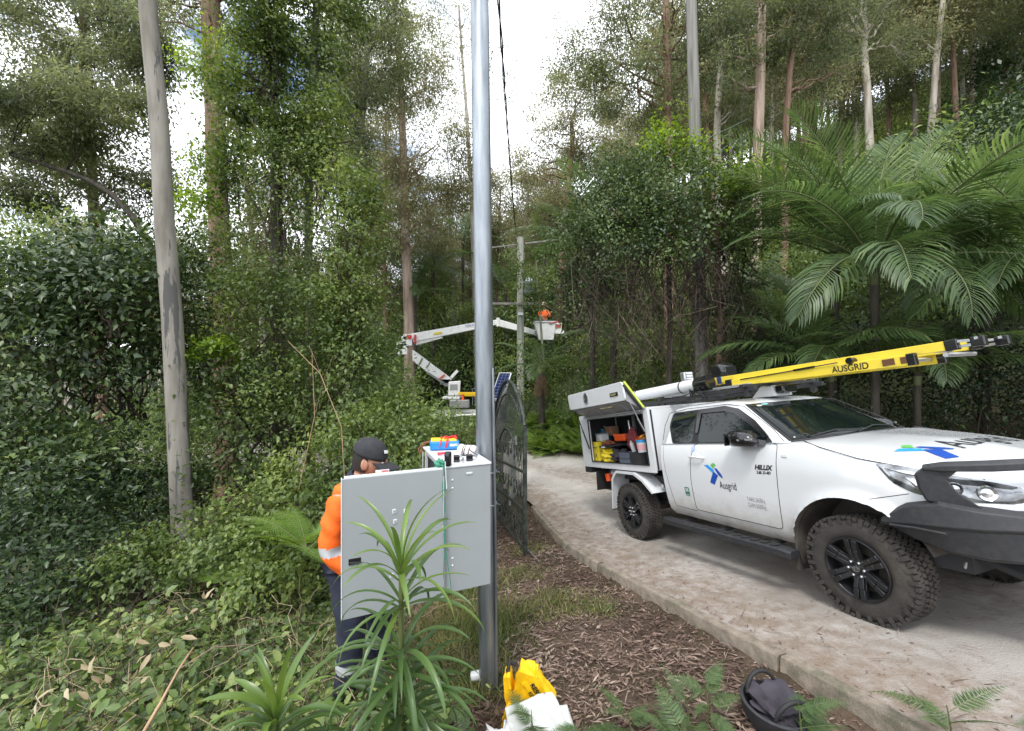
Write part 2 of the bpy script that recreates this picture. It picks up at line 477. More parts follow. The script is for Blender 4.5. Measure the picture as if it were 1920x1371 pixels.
r2 = N.new('ShaderNodeValToRGB'); r2.color_ramp.elements[0].position = 0.58; r2.color_ramp.elements[1].position = 0.92
L.new(sm.outputs[0], r2.inputs[0])
mx = N.new('ShaderNodeMix'); mx.data_type = 'RGBA'; L.new(r2.outputs[0], mx.inputs[0]); L.new(c1.outputs[0], mx.inputs[6]); mx.inputs[7].default_value = (0.21, 0.165, 0.13, 1)
L.new(mx.outputs[2], b.inputs['Base Color'])
bp = N.new('ShaderNodeBump'); bp.inputs['Strength'].default_value = 0.5; bp.inputs['Distance'].default_value = 0.015
n4 = N.new('ShaderNodeTexNoise'); n4.inputs['Scale'].default_value = 60; n4.inputs['Detail'].default_value = 8; L.new(tc.outputs['Object'], n4.inputs['Vector'])
L.new(n4.outputs[0], bp.inputs['Height']); L.new(bp.outputs[0], b.inputs['Normal'])

def resample(pts, m):
    P = np.array(pts, float); d = np.concatenate([[0], np.cumsum(np.linalg.norm(np.diff(P, axis=0), axis=1))])
    s = np.linspace(0, d[-1], m); return np.stack([np.interp(s, d, P[:, 0]), np.interp(s, d, P[:, 1])], -1)
# pair the two edges station by station
par = np.linspace(0, len(LEFT) - 1, 220)
Lp = np.stack([np.interp(par, range(len(LEFT)), [p[k] for p in LEFT]) for k in (0, 1)], -1)
par2 = par * (len(RIGHT) - 1) / (len(LEFT) - 1)
Rp = np.stack([np.interp(par2, range(len(RIGHT)), [p[k] for p in RIGHT]) for k in (0, 1)], -1)
u = np.linspace(0, 1, 49)
RP = Lp[:, None] * (1 - u)[None, :, None] + Rp[:, None] * u[None, :, None]
track = -0.020 * (np.exp(-((u - 0.30) / 0.09) ** 2) + np.exp(-((u - 0.68) / 0.09) ** 2))
RZ = road_h(RP[..., 0], RP[..., 1]) + 0.012 + track[None] * 0.6 + 0.008 * wob(RP[..., 0], RP[..., 1], 2.3, 5)
# near the wheels the surface follows the plane the tyres stand on
nn, mm = RP.shape[:2]; I, J = np.meshgrid(np.arange(mm - 1), np.arange(nn - 1))
rf = np.stack([J * mm + I, J * mm + I + 1, (J + 1) * mm + I + 1, (J + 1) * mm + I], -1).reshape(-1, 4)
edge = 1 - np.exp(-((u - 0.30) / 0.13) ** 2) - np.exp(-((u - 0.68) / 0.13) ** 2) + 0.35 * np.exp(-(u / 0.12) ** 2)
et = np.broadcast_to(np.clip(edge, 0, 1.2)[None], RP.shape[:2])
road = link('dirt_road', np_mesh('dirt_road', np.concatenate([RP, RZ[..., None]], -1).reshape(-1, 3), [rf], et.ravel(), [m_road], None, True))
tag(road, kind='structure')

# kerb: weathered concrete edging cast in lengths
m_kerb = mat('weathered_concrete', (0.23, 0.195, 0.155), rough=0.9, spec=0.2, var=0.28, vscale=14, dirt=(0.13, 0.12, 0.085), dscale=5, dthr=(0.5, 0.66), bump=0.5, bscale=90)
kerb = tag(bpy.data.objects.new('kerb', None), kind='structure'); scene.collection.objects.link(kerb)
kp = resample(KERB, 260); seg = 26
for s0 in range(0, 260 - seg + 1, seg):
    mb = MB(); pts = kp[s0:s0 + seg + (0 if s0 + seg >= 260 else 1)].copy()
    d = pts[-1] - pts[0]; pts[-1] -= nrm(pts[-1] - pts[-2]) * 0.010
    jit = rng.uniform(-0.012, 0.008); jz = rng.uniform(-0.010, 0.014)
    path = [(p[0] + jit, p[1], float(road_h(p[0], p[1])) + jz + 0.004 * math.sin(7 * p[1])) for p in pts]
    mb.sweep(path, [(-0.095, -0.22), (-0.090, 0.022), (-0.080, 0.034), (-0.010, 0.036), (0.0, 0.03), (0.0, -0.22)])
    mb.build('kerb_segment', m_kerb, kerb, smooth=50)

# ------------------------------------------------------------------ litter and grass (nobody could count them)
m_litter = leaf_mat('dry_leaf', (0.075, 0.046, 0.036), (0.19, 0.128, 0.10), (0.40, 0.31, 0.245), rough=0.7, trans=0.1, spec=0.25, big=2.0)
m_twig = mat('dry_twig', (0.16, 0.11, 0.08), rough=0.9, var=0.4, vscale=3)
def litter(name, n, xr, yr, keep, size=(0.03, 0.09), lift=0.02, tm=0.5):
    x = rng.uniform(*xr, n); y = rng.uniform(*yr, n) if not callable(yr) else yr(n)
    k = keep(x, y); x = x[k]; y = y[k]; n = len(x)
    on_road = x > kerb_x(y)
    z = np.where(on_road, road_h(x, y) + 0.018, height(x, y) + 0.008) + rng.uniform(0, lift, n)
    a = rng.uniform(0, 2 * np.pi, n)
    D = np.stack([np.cos(a), np.sin(a), rng.normal(0, 0.16, n)], -1); D[:, 2] += 0.09 * D[:, 0] - 0.165 * D[:, 1]
    Nn = nrm(np.stack([rng.normal(0, .35, n), rng.normal(0, .35, n), np.ones(n)], -1))
    Lh = rng.uniform(*size, n) * rng.choice([0.7, 1, 1.5], n); W = Lh * rng.uniform(0.13, 0.32, n)
    nb = NB(); nb.leaves(np.stack([x, y, z], -1), D, Nn, Lh, W, 0, np.clip(rng.normal(tm, 0.20, n), 0, 1.2), 'kite', curl=.12)
    m = n // 14
    P = np.stack([x, y, z + 0.006], -1)[:m]; a = rng.uniform(0, np.pi, m)
    D = np.stack([np.cos(a), np.sin(a), rng.normal(0, 0.05, m)], -1); D[:, 2] += 0.09 * D[:, 0] - 0.165 * D[:, 1]
    nb.leaves(P, D, Nn[:m], rng.uniform(0.06, 0.24, m), np.full(m, 0.006), 0, rng.uniform(0, .9, m), 'kite', 0.5)
    o = link(name, nb.mesh(name, [m_litter])); tag(o, kind='stuff')
    return o
o = litter('leaf_litter', 76000, (-1.5, 2.3), (1.2, 9.5), lambda x, y: (x < kerb_x(y) - 0.092) & (rng.random(len(x)) < np.clip(1.1 - 0.08 * y, .4, 1)), size=(.018, .062), lift=.022)
tag(o, 'brown and pinkish fallen gum leaves and bark strewn over the garden bed', 'leaf litter')
o = litter('road_litter', 26000, (0.4, 6.8), (1.0, 11.0), lambda x, y: (x > kerb_x(y) + 0.01) & (rng.random(len(x)) < 0.10 + 0.9 * np.exp(-((x - kerb_x(y)) / 0.45)) + 0.25 * (wob(x, y, 1.5, 2) > .35)), size=(0.010, 0.032), lift=0.003, tm=0.42)
tag(o, 'scattered twigs and dry leaves lying on the pale dirt drive', 'leaf litter')

m_grass = leaf_mat('grass_blade', (0.05, 0.085, 0.02), (0.11, 0.16, 0.04), (0.30, 0.28, 0.12), rough=0.5, trans=0.35, big=1.5)
def grass(name, spots, label, n=900, hgt=(0.06, 0.2), tm=.5):
    nb = NB()
    for (cx_, cy_, r) in spots:
        m = int(n * r / 0.4); a = rng.uniform(0, 2 * np.pi, m); q = r * np.sqrt(rng.random(m)) * (1 + .3 * rng.normal(size=m))
        x = cx_ + q * np.cos(a); y = cy_ + q * np.sin(a); z = height(x, y)
        D = nrm(np.stack([rng.normal(0, .55, m), rng.normal(0, .55, m), np.ones(m)], -1))
        nb.leaves(np.stack([x, y, z], -1), D, rand_dir(m), rng.uniform(*hgt, m), rng.uniform(0.004, 0.009, m), 0, np.clip(rng.normal(tm, .25, m), 0, 1.1), 'kite', 3.0)
    o = link(name, nb.mesh(name, [m_grass])); tag(o, label, 'grass', kind='stuff'); return o
grass('grass_tuft', [(0.62, 4.2, .32), (0.40, 4.4, .25), (0.25, 4.1, .25), (0.85, 4.0, .2), (0.15, 5.2, .3), (0.3, 6.3, .3)], 'thin yellowing grass tufts among the fallen leaves beside the kerb', n=520, hgt=(.04, .13), tm=.7)
grass('grass_patch', [(-0.45, 3.5, .5), (-0.5, 4.2, .5), (-0.2, 3.9, .35), (-0.9, 3.6, .5), (-0.55, 5.0, .5), (-0.3, 3.0, .3)], 'green grass growing under and behind the grey cabinet', n=1100, hgt=(.06, .20), tm=.75)
# ================================================================== THE WHITE UTE
m_white = mat('white_car_paint', (0.64, 0.655, 0.67), rough=0.22, spec=0.5, coat=0.6, dirt=(0.62, 0.60, 0.56), dscale=1.3, dthr=(0.55, 0.9))
def road_dust(m, z0, z1, seed=0.0, x0=None):
    # dried road dust thrown up on the lower panels, thickest at the sills and behind the wheels
    N, L = nodes_of(m); b = N['Principled BSDF']; old = b.inputs['Base Color'].links[0].from_socket
    tc = N.new('ShaderNodeTexCoord'); sp = N.new('ShaderNodeSeparateXYZ'); L.new(tc.outputs['Object'], sp.inputs[0])
    mr = N.new('ShaderNodeMapRange'); mr.inputs[1].default_value = z1; mr.inputs[2].default_value = z0; L.new(sp.outputs[2], mr.inputs[0])
    no = N.new('ShaderNodeTexNoise'); no.inputs['Scale'].default_value = 7; no.inputs['Detail'].default_value = 10; no.inputs['Roughness'].default_value = .7; L.new(tc.outputs['Object'], no.inputs['Vector'])
    ml = N.new('ShaderNodeMath'); ml.operation = 'MULTIPLY'; L.new(mr.outputs[0], ml.inputs[0]); L.new(no.outputs[0], ml.inputs[1])
    cr = N.new('ShaderNodeValToRGB'); cr.color_ramp.elements[0].position = .12; cr.color_ramp.elements[1].position = .62; cr.color_ramp.elements[1].color = (.8, .8, .8, 1); L.new(ml.outputs[0], cr.inputs[0])
    mx = N.new('ShaderNodeMix'); mx.data_type = 'RGBA'; L.new(cr.outputs[0], mx.inputs[0]); L.new(old, mx.inputs[6]); mx.inputs[7].default_value = (.33, .285, .235, 1)
    L.new(mx.outputs[2], b.inputs['Base Color'])
    rg = N.new('ShaderNodeMapRange'); rg.inputs[3].default_value = .2; rg.inputs[4].default_value = .7; L.new(cr.outputs[0], rg.inputs[0]); L.new(rg.outputs[0], b.inputs['Roughness'])
road_dust(m_white, .42, .98)
m_whitec = mat('white_powder_coat', (0.61, 0.625, 0.64), rough=0.38, dirt=(0.56, 0.55, 0.52), dscale=2.2, dthr=(0.55, 0.85))
m_blackp = mat('black_textured_plastic', (0.022, 0.023, 0.026), rough=0.55, var=0.25, vscale=30, bump=0.15, bscale=250, dirt=(0.06, 0.055, 0.048), dscale=4, dthr=(0.55, 0.9))
m_gloss = mat('gloss_black', (0.012, 0.012, 0.014), rough=0.12, coat=0.3)
m_glass = mat('dark_window_glass', (0.006, 0.010, 0.010), rough=0.03, spec=0.38)
m_seal = mat('black_rubber_seal', (0.015, 0.015, 0.016), rough=0.7)
m_gap = mat('panel_gap', (0.03, 0.03, 0.032), rough=0.8)
m_tyre = mat('muddy_tyre_rubber', (0.038, 0.034, 0.030), rough=0.85, var=0.35, vscale=7, dirt=(0.085, 0.070, 0.055), dscale=4.5, dthr=(0.50, 0.8), bump=0.3, bscale=80)
m_rim = mat('satin_black_alloy', (0.030, 0.031, 0.034), rough=0.32, metal=0.5, dirt=(0.08, 0.07, 0.06), dscale=6, dthr=(0.55, 0.85))
m_steel = mat('bright_steel', (0.55, 0.56, 0.58), rough=0.28, metal=0.9)
m_alu = mat('aluminium', (0.62, 0.63, 0.64), rough=0.4, metal=0.85)
m_lens = mat('lamp_reflector', (0.62, 0.64, 0.67), rough=0.12, metal=0.85, var=0.5, vscale=18)
m_grey_in = mat('grey_aluminium_lining', (0.30, 0.30, 0.31), rough=0.5, metal=0.2, var=0.12, vscale=4)
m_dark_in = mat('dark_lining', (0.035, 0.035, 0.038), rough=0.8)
m_mud = mat('muddy_liner', (0.075, 0.066, 0.055), rough=0.9, var=0.4, vscale=5)
m_yell = mat('yellow_fibreglass', (0.78, 0.60, 0.055), rough=0.38, var=0.06, vscale=4, dirt=(0.55, 0.44, 0.08), dscale=5, dthr=(0.55, 0.8))
m_black = mat('black_print', (0.015, 0.015, 0.018), rough=0.5)
m_blue = mat('dark_blue_vinyl', (0.015, 0.07, 0.35), rough=0.35)
m_lblue = mat('light_blue_vinyl', (0.03, 0.30, 0.68), rough=0.35)
m_green = mat('green_vinyl', (0.12, 0.42, 0.10), rough=0.35)
m_dgreen = mat('dark_green_vinyl', (0.02, 0.16, 0.09), rough=0.4)
m_orange = mat('orange_plastic', (0.80, 0.10, 0.015), rough=0.35)
m_chrome = mat('chrome', (0.8, 0.8, 0.82), rough=0.1, metal=1.0)

UTE_LOC = Vector((3.6508, 3.4475, 0.0)); UTE_ROT = (0.0337, -0.1829, -1.2531)
ute = thing('utility_truck', 'white four wheel drive utility truck with open side canopy parked on the dirt drive', 'utility truck', UTE_LOC, UTE_ROT)
from mathutils import Euler
M_U = Matrix.Translation(UTE_LOC) @ Euler(UTE_ROT, 'XYZ').to_matrix().to_4x4()
HUB_F, HUB_R, WR = 0.0, -3.085, 0.40

# -- body: lofted half sections (y, z), front to rear
ST = [ # x, list of 9 (y,z)
 (-2.26, [(0, .48), (.80, .48), (.87, .56), (.905, .72), (.925, 1.0), (.918, 1.2), (.872, 1.36), (.80, 1.375), (0, 1.375)]),
 (-1.50, [(0, .46), (.80, .46), (.875, .54), (.912, .70), (.932, 1.0), (.922, 1.2), (.872, 1.36), (.80, 1.375), (0, 1.375)]),
 (-0.60, [(0, .44), (.80, .44), (.88, .52), (.915, .68), (.932, .98), (.925, 1.19), (.872, 1.36), (.80, 1.38), (0, 1.385)]),
 (-0.32, [(0, .44), (.80, .44), (.88, .52), (.915, .68), (.935, .97), (.93, 1.18), (.872, 1.345), (.74, 1.38), (0, 1.405)]),
 (0.00, [(0, .44), (.80, .44), (.88, .52), (.92, .68), (.94, .96), (.93, 1.15), (.875, 1.275), (.72, 1.335), (0, 1.375)]),
 (0.28, [(0, .52), (.80, .52), (.87, .60), (.91, .72), (.93, .94), (.915, 1.10), (.855, 1.225), (.69, 1.290), (0, 1.340)]),
 (0.52, [(0, .80), (.76, .80), (.80, .82), (.85, .84), (.885, .92), (.870, 1.06), (.810, 1.175), (.63, 1.240), (0, 1.292)]),
 (0.72, [(0, .80), (.68, .80), (.72, .82), (.77, .84), (.80, .90), (.785, 1.02), (.735, 1.125), (.56, 1.185), (0, 1.235)]),
 (0.86, [(0, .80), (.56, .80), (.60, .81), (.64, .83), (.67, .88), (.66, .98), (.615, 1.07), (.46, 1.12), (0, 1.165)]),
 (0.93, [(0, .80), (.44, .80), (.48, .81), (.52, .83), (.54, .87), (.53, .96), (.49, 1.03), (.37, 1.075), (0, 1.105)]),
]
sx = np.array([s[0] for s in ST]); sp = np.array([s[1] for s in ST])
def fine_profile(x, per=7):
    p = np.stack([[np.interp(x, sx, sp[:, k, j]) for j in (0, 1)] for k in range(9)])
    out = []
    # Catmull-Rom over the outline, corner kept at the sill
    for k in range(8):
        a = p[max(k - 1, 0)]; b_ = p[k]; c = p[k + 1]; d = p[min(k + 2, 8)]
        if k <= 1: a = b_ if k == 1 else a
        if k == 0: d = c
        for i in range(per):
            t_ = i / per
            out.append(0.5 * ((2 * b_) + (-a + c) * t_ + (2 * a - 5 * b_ + 4 * c - d) * t_ ** 2 + (-a + 3 * b_ - 3 * c + d) * t_ ** 3))
    out.append(p[8]); out = np.array(out)
    return out
def flare(x, y, z, hx):
    r = math.hypot(x - hx, z - .40)
    f = math.exp(-((r - 0.54) / 0.05) ** 2) * 0.030 + (0.018 if r < 0.54 else 0)
    k = max(0, min(1, (y - .80) / .06)); 
    return y + f * k * max(0, min(1, (1.12 - z) / .15))
_prof = {}
def side_y(x, z):
    """outer surface of the body side (half width) at x, z"""
    key = round(x, 2)
    if key not in _prof:
        p = fine_profile(x); k0 = 7; _prof[key] = p[k0:7 * 7 + 1]
    p = _prof[key]; zz = p[:, 1]; o_ = np.argsort(zz)
    y = float(np.interp(z, zz[o_], p[:, 0][o_]))
    return flare(x, y, z, HUB_F)
mb = MB(); xs = np.arange(-2.26, .931, .03); xs = list(xs) + [.93]; rows = []
for x in xs:
    p = fine_profile(x); half = [(flare(x, q[0], q[1], HUB_F), q[1]) for q in p]
    ring = [(x, -y, z) for y, z in half] + [(x, y, z) for y, z in half[-2:0:-1]]
    rows.append(ring)
n = len(rows[0]); vs = [q for r in rows for q in r]; fs = []
for i in range(len(rows) - 1):
    for k in range(n):
        k2 = (k + 1) % n; fs.append((i * n + k, i * n + k2, (i + 1) * n + k2, (i + 1) * n + k))
fs.append(tuple(range(n))); fs.append(tuple((len(rows) - 1) * n + k for k in range(n)))
mb.add(vs, fs)
body = mb.build('body', [m_white, m_mud], ute)
cut = MB(); cut.lathe([(0.52, -1.1), (0.52, 1.1)], (0.0, 0, .43), 'Y', 64, caps=True)
co = cut.build('cut', m_mud)
# keep the middle: cut only the wheel wells
cut2 = MB()
for s in (-1, 1): cut2.lathe([(0.525, 0.50), (0.525, 1.2)] if s > 0 else [(0.525, -1.2), (0.525, -0.50)], (-0.01, 0, .42), 'Y', 64, caps=True)
bpy.data.objects.remove(co)
c2 = cut2.build('cut', m_mud)
c2.parent = ute
bpy.context.view_layer.update()
bo = body.modifiers.new('b', 'BOOLEAN'); bo.object = c2; bo.operation = 'DIFFERENCE'; bo.solver = 'EXACT'; bo.material_mode = 'TRANSFER' if hasattr(bo, 'material_mode') else 'INDEX'
bake(body, 32)
bpy.data.objects.remove(c2)

# -- cab upper
def gw(z): return 0.872 - .44 * (z - 1.36)
def gxf(z): return -0.36 - (z - 1.37) * 1.50          # windscreen centre line
def gxr(z): return -2.24 + (z - 1.36) * 0.16
def cab_ring(z, w, xf, xr):
    pts = []
    for s in np.linspace(-1, 1, 17): pts.append((xf - 0.13 * s * s - 0.03 * s ** 8, w * s, z))
    for q in np.linspace(0, 1, 7)[1:-1]: pts.append((xf - .16 + (xr + .05 - xf + .16) * q, w, z))
    pts += [(xr + .05, w, z), (xr, w - .06, z)]
    pts += [(xr, w * q, z) for q in (.5, 0, -.5)]
    pts += [(xr, -w + .06, z), (xr + .05, -w, z)]
    for q in np.linspace(1, 0, 7)[1:-1]: pts.append((xf - .16 + (xr + .05 - xf + .16) * q, -w, z))
    return pts
lv = [(1.34, gw(1.36), gxf(1.34), gxr(1.36))] + [(z, gw(z), gxf(z), gxr(z)) for z in np.linspace(1.36, 1.785, 12)]
xt = gxf(1.785)
lv += [(1.805, .662, xt - .06, -2.165), (1.822, .63, xt - .13, -2.15), (1.835, .58, xt - .20, -2.12), (1.846, .48, xt - .30, -2.05), (1.855, .30, xt - .42, -1.95), (1.858, .10, xt - .55, -1.8)]
rings = [cab_ring(*q) for q in lv]
vs = [q for r in rings for q in r]; n = len(rings[0]); fs = []
for i in range(len(rings) - 1):
    for k in range(n):
        k2 = (k + 1) % n; fs.append((i * n + k, i * n + k2, (i + 1) * n + k2, (i + 1) * n + k))
fs.append(tuple((len(rings) - 1) * n + k for k in range(n))); fs.append(tuple(range(n)))
MB().add(vs, fs).build('cab_roof', m_white, ute, smooth=30)

def side_poly(pts, off, s=-1):
    """outline on the sloping cab side"""
    return [(x, s * (gw(z) + off), z) for x, z in pts]
def rnd(pts, r=0.05, n=4):
    out = []
    m_ = len(pts)
    for i in range(m_):
        a, b_, c = Vector(pts[i - 1]), Vector(pts[i]), Vector(pts[(i + 1) % m_])
        u_, v_ = (a - b_), (c - b_); k = min(r, u_.length * .45, v_.length * .45)
        p0 = b_ + u_.normalized() * k; p1 = b_ + v_.normalized() * k
        for j in range(n + 1):
            t_ = j / n; out.append(tuple((1 - t_) ** 2 * p0 + 2 * t_ * (1 - t_) * b_ + t_ * t_ * p1))
    return out
doorwin = rnd([(-1.60, 1.385), (-1.645, 1.762), (-1.27, 1.762), (-1.10, 1.72), (-0.86, 1.58), (-0.655, 1.40)], .05)
rearwin = rnd([(-2.03, 1.385), (-2.15, 1.60), (-2.13, 1.75), (-1.73, 1.762), (-1.69, 1.385)], .06)
surround = rnd([(-2.05, 1.37), (-2.18, 1.60), (-2.15, 1.768), (-1.60, 1.778), (-1.24, 1.776), (-1.06, 1.725), (-0.84, 1.59), (-0.60, 1.372)], .05)
for s in (-1, 1):
    MB().prism(surround, 1, lambda x, z, t_: (x, s * (gw(z) + .001 + .004 * t_), z)).build('window_trim', m_seal, ute)
    MB().prism(doorwin, 1, lambda x, z, t_: (x, s * (gw(z) + .003 + .005 * t_), z)).build('door_window', m_glass, ute)
    MB().prism(rearwin, 1, lambda x, z, t_: (x, s * (gw(z) + .003 + .005 * t_), z)).build('quarter_window', m_glass, ute)
    # weather shield arching over the front door glass
    sh = [(-1.66, 1.50), (-1.685, 1.775), (-1.27, 1.785), (-1.08, 1.74), (-0.84, 1.60), (-0.66, 1.44)]
    sh2 = [(-0.71, 1.43), (-0.885, 1.56), (-1.11, 1.685), (-1.27, 1.725), (-1.62, 1.725), (-1.62, 1.50)]
    MB().prism(sh + sh2, 1, lambda x, z, t_: (x, s * (gw(z) + .010 + .012 * t_), z)).build('weather_shield', m_gloss, ute)
    # roof gutter line
    mb = MB(); mb.tube([(-2.24, s * (gw(1.40) + .004), 1.42), (-2.275, s * (gw(1.6) + .002), 1.60), (-2.22, s * (gw(1.75)), 1.77), (-1.9, s * gw(1.785), 1.80), (-1.25, s * gw(1.785), 1.80), (-1.02, s * gw(1.76), 1.755), (-0.62, s * (gw(1.50)), 1.50), (-.50, s * gw(1.39), 1.39)], .004, 6)
    mb.build('gutter_line', m_gap, ute)
# windscreen
def ws_pt(s, t_, off=0.0):
    z = 1.385 + (1.775 - 1.385) * t_; w = gw(z) - .075
    q = s * w / gw(z)
    x = gxf(z) - 0.13 * q * q - 0.03 * q ** 8
    nx = Vector((0.55, 0, 0.83)); p = Vector((x, s * w, z)) + nx * off
    return p
for nm, k, off, mt in (('windscreen_surround', 1.0, .003, m_seal), ('windscreen', .955, .007, m_glass)):
    vs = []; fs = []
    for i in range(15):
        for j in range(9):
            s = (i / 14 * 2 - 1) * k; t_ = (j / 8 - .5) * k + .5
            vs.append(ws_pt(s, t_, off))
    for i in range(14):
        for j in range(8): fs.append((i * 9 + j, (i + 1) * 9 + j, (i + 1) * 9 + j + 1, i * 9 + j + 1))
    o = MB().add(vs, fs).build(nm, mt, ute, smooth=60, fix=False)
    so = o.modifiers.new('s', 'SOLIDIFY'); so.thickness = .004; so.offset = -1
# stickers at the top of the windscreen
for s, t_, w_, m_ in ((-.86, .90, .05, mat('white_sticker', (.7, .72, .72))), (-.76, .93, .07, mat('teal_sticker', (.25, .6, .58)))):
    p = ws_pt(s, t_, .010); q = ws_pt(s + .1, t_, .010); r = ws_pt(s, t_ + .05, .010)
    ux = (q - p).normalized(); uy = (r - p).normalized()
    MB().add([p, p + ux * w_, p + ux * w_ + uy * .022, p + uy * .022], [(0, 1, 2, 3)]).build('sticker', m_, ute)
# wiper cowl and wipers
mb = MB(); mb.tube([(-.335 - 0.13 * s * s, s * .80, 1.398 - .012 * s * s) for s in np.linspace(-1, 1, 15)], .020, 8, squash=.5)
mb.build('wiper_cowl', m_blackp, ute, smooth=60)
for a, c in ((-.60, .10), (.0, .68)):
    mb = MB(); mb.tube([ws_pt(a / .8, .02, .02), ws_pt((a + c) / 1.6, .10, .03), ws_pt(c / .8, .06, .02)], .007, 6); mb.build('wiper', m_blackp, ute)

# panel gaps: thin recess lines following the body side
def line_on_side(pts, r, s=-1, m=None, name='panel_gap', off=0.0):
    P = []
    for i in range(len(pts) - 1):
        a, b_ = Vector(pts[i]), Vector(pts[i + 1]); k = max(2, int((b_ - a).length / .04))
        for j in range(k): P.append(a + (b_ - a) * j / k)
    P.append(Vector(pts[-1]))
    mb = MB(); mb.tube([(p[0], s * (side_y(p[0], p[1]) + off), p[1]) for p in P], r, 5)
    return mb.build(name, m or m_gap, ute)
for s in (-1, 1):
    d = rnd([(-0.555, 1.37), (-0.575, 1.1), (-0.64, .575), (-1.76, .60), (-1.745, .95), (-1.69, 1.25), (-1.655, 1.37)], .05)
    line_on_side([q for q in d if True], .0036, s, name='door_gap')
    line_on_side([(-2.22, 1.35), (-2.19, 1.0), (-2.13, .60), (-1.76, .585)], .0030, s, name='panel_gap')
    line_on_side([(0.18, .955), (0.30, .985), (0.42, 1.015)], .0028, s, name='panel_gap')
    # bonnet shut line: from the base of the windscreen to the lamp
    hl = [(-.36, .80, 1.388), (-.30, .835, 1.372), (-.18, .865, 1.335), (-.02, .882, 1.29), (.12, .885, 1.248), (.25, .873, 1.222), (.42, .835, 1.185), (.60, .785, 1.15), (.75, .71, 1.11)]
    mb = MB(); mb.tube([(x, s * (y - .004), z + .004) for x, y, z in hl], .0042, 5); mb.build('bonnet_gap', m_gap, ute)
    # handle
    mb = MB(); mb.tube([(-1.70, s * .925, 1.222), (-1.675, s * .963, 1.228), (-1.50, s * .966, 1.222), (-1.475, s * .93, 1.215)], [.010, .014, .015, .010], 10, squash=.9)
    mb.build('door_handle', m_white, ute, smooth=50)
    mb = MB(); mb.lathe([(0, .0), (.042, .001), (.048, .006)], (-1.59, s * (side_y(-1.59, 1.215) + (.000)), 1.215), 'Y', 16); mb.build('handle_cup', m_whitec, ute, smooth=50)
    mb = MB(); mb.box((-.475, s * (side_y(-.475, 1.26) + .004), 1.262), (.055, .016, .032)); mb.build('indicator', mat('clear_lamp', (.72, .72, .70), rough=.15), ute, bevel=.006)
    # mirror
    mo = MB()
    ring = [(-.98, 1.425, .05, .06), (-.95, 1.43, .085, .080), (-.86, 1.435, .105, .085), (-.76, 1.425, .10, .08), (-.70, 1.41, .07, .06), (-.675, 1.40, .02, .02)]
    vs = []; fs = []; K = 14
    for (x, z, a, h) in ring:
        for k in range(K):
            t_ = 2 * math.pi * k / K
            cy_, cz_ = math.cos(t_), math.sin(t_)
            cy_ = math.copysign(abs(cy_) ** .7, cy_); cz_ = math.copysign(abs(cz_) ** .75, cz_)
            vs.append((x + .02 * cy_, s * (.985 + .125 * cy_ * (a / .105)), z + h * cz_))
    for i in range(len(ring) - 1):
        for k in range(K): fs.append((i * K + k, i * K + (k + 1) % K, (i + 1) * K + (k + 1) % K, (i + 1) * K + k))
    fs.append(tuple(range(K))); fs.append(tuple((len(ring) - 1) * K + k for k in range(K)))
    mo.add(vs, fs); mo.add(*(lambda b_: (b_.v, b_.f))(MB().bar((-.72, s * .86, 1.375), (-.76, s * .94, 1.40), .09, .05)))
    mir = mo.build('wing_mirror', m_gloss, ute, smooth=45)
    MB().box((-.985, s * .99, 1.425), (.006, .19, .12)).build('mirror_glass', m_chrome, mir)
    mb = MB(); mb.bar((-.66, s * 1.07, 1.43), (-.80, s * 1.105, 1.425), .012, .018); mb.build('mirror_indicator', m_steel, mir)
    # wheel arch liner
    # side step
    mb = MB(); sec = [(-.06, -.035), (-.06, .02), (-.04, .035), (.05, .035), (.075, .015), (.07, -.03)]
    path = [(-.50, s * .99, .40), (-.62, s * 1.0, .415), (-1.4, s * 1.0, .42), (-2.12, s * 1.0, .425), (-2.24, s * .97, .425)]
    if s > 0: path = path[::-1]
    mb.sweep(path, sec); mb.build('side_step', m_blackp, ute, smooth=40, bevel=.004)
    for x in (-.8, -1.45, -2.05): MB().bar((x, s * .6, .44), (x, s * .95, .41), .06, .03).build('step_bracket', m_blackp, ute)
    mb = MB()
    for x in np.arange(-2.1, -.6, .11): mb.box((x, s * 1.0, .457), (.06, .085, .005))
    mb.build('step_tread', m_seal, ute)

# -- lettering on the near door
def on_door(co): return Vector((co.x, -(side_y(co.x, co.z) + .0035), co.z))
def door_text(s, x, z, size, m, bold=0, shear=0, xs=1.0, name='door_lettering'):
    return text(name, s, size, frame((x, -.93, z), (1, 0, 0), (0, 0, 1)), m, ute, project=on_door, bold=bold, shear=shear, xs=xs)
def decal(name, polys, m, pr, parent):
    mb = MB()
    for p in polys:
        mb.add([pr(Vector((a, 0, b_))) for a, b_ in p], [tuple(range(len(p)))])
    return mb.build(name, m, parent)
decal('logo_leg', [[(-1.36, 1.075), (-1.30, 1.03), (-1.335, .985), (-1.375, .925), (-1.435, .948), (-1.405, 1.0)]], m_blue, on_door, ute)
decal('logo_arm', [[(-1.345, 1.112), (-1.305, 1.105), (-1.255, 1.05), (-1.235, 1.015), (-1.255, 1.005), (-1.30, 1.045)]], m_blue, on_door, ute)
decal('logo_arm', [[(-1.49, 1.135), (-1.43, 1.142), (-1.345, 1.085), (-1.372, 1.055)]], m_lblue, on_door, ute)
decal('logo_head', [[(-1.395, 1.14), (-1.345, 1.167), (-1.31, 1.145), (-1.36, 1.105)]], m_green, on_door, ute)
door_text('Ausgrid', -1.305, .895, .112, m_black, bold=.0, xs=.66)
door_text('HILUX', -.81, 1.125, .062, m_black, bold=.003, shear=.25, xs=1.05, name='badge')
door_text('2.8L D-4D', -.795, 1.085, .036, m_black, bold=.0015, shear=.2, xs=1.0, name='badge')
door_text('TARE:2650kg', -.975, .800, .062, mat('grey_print', (.10, .10, .11)), xs=.62, bold=-.001)
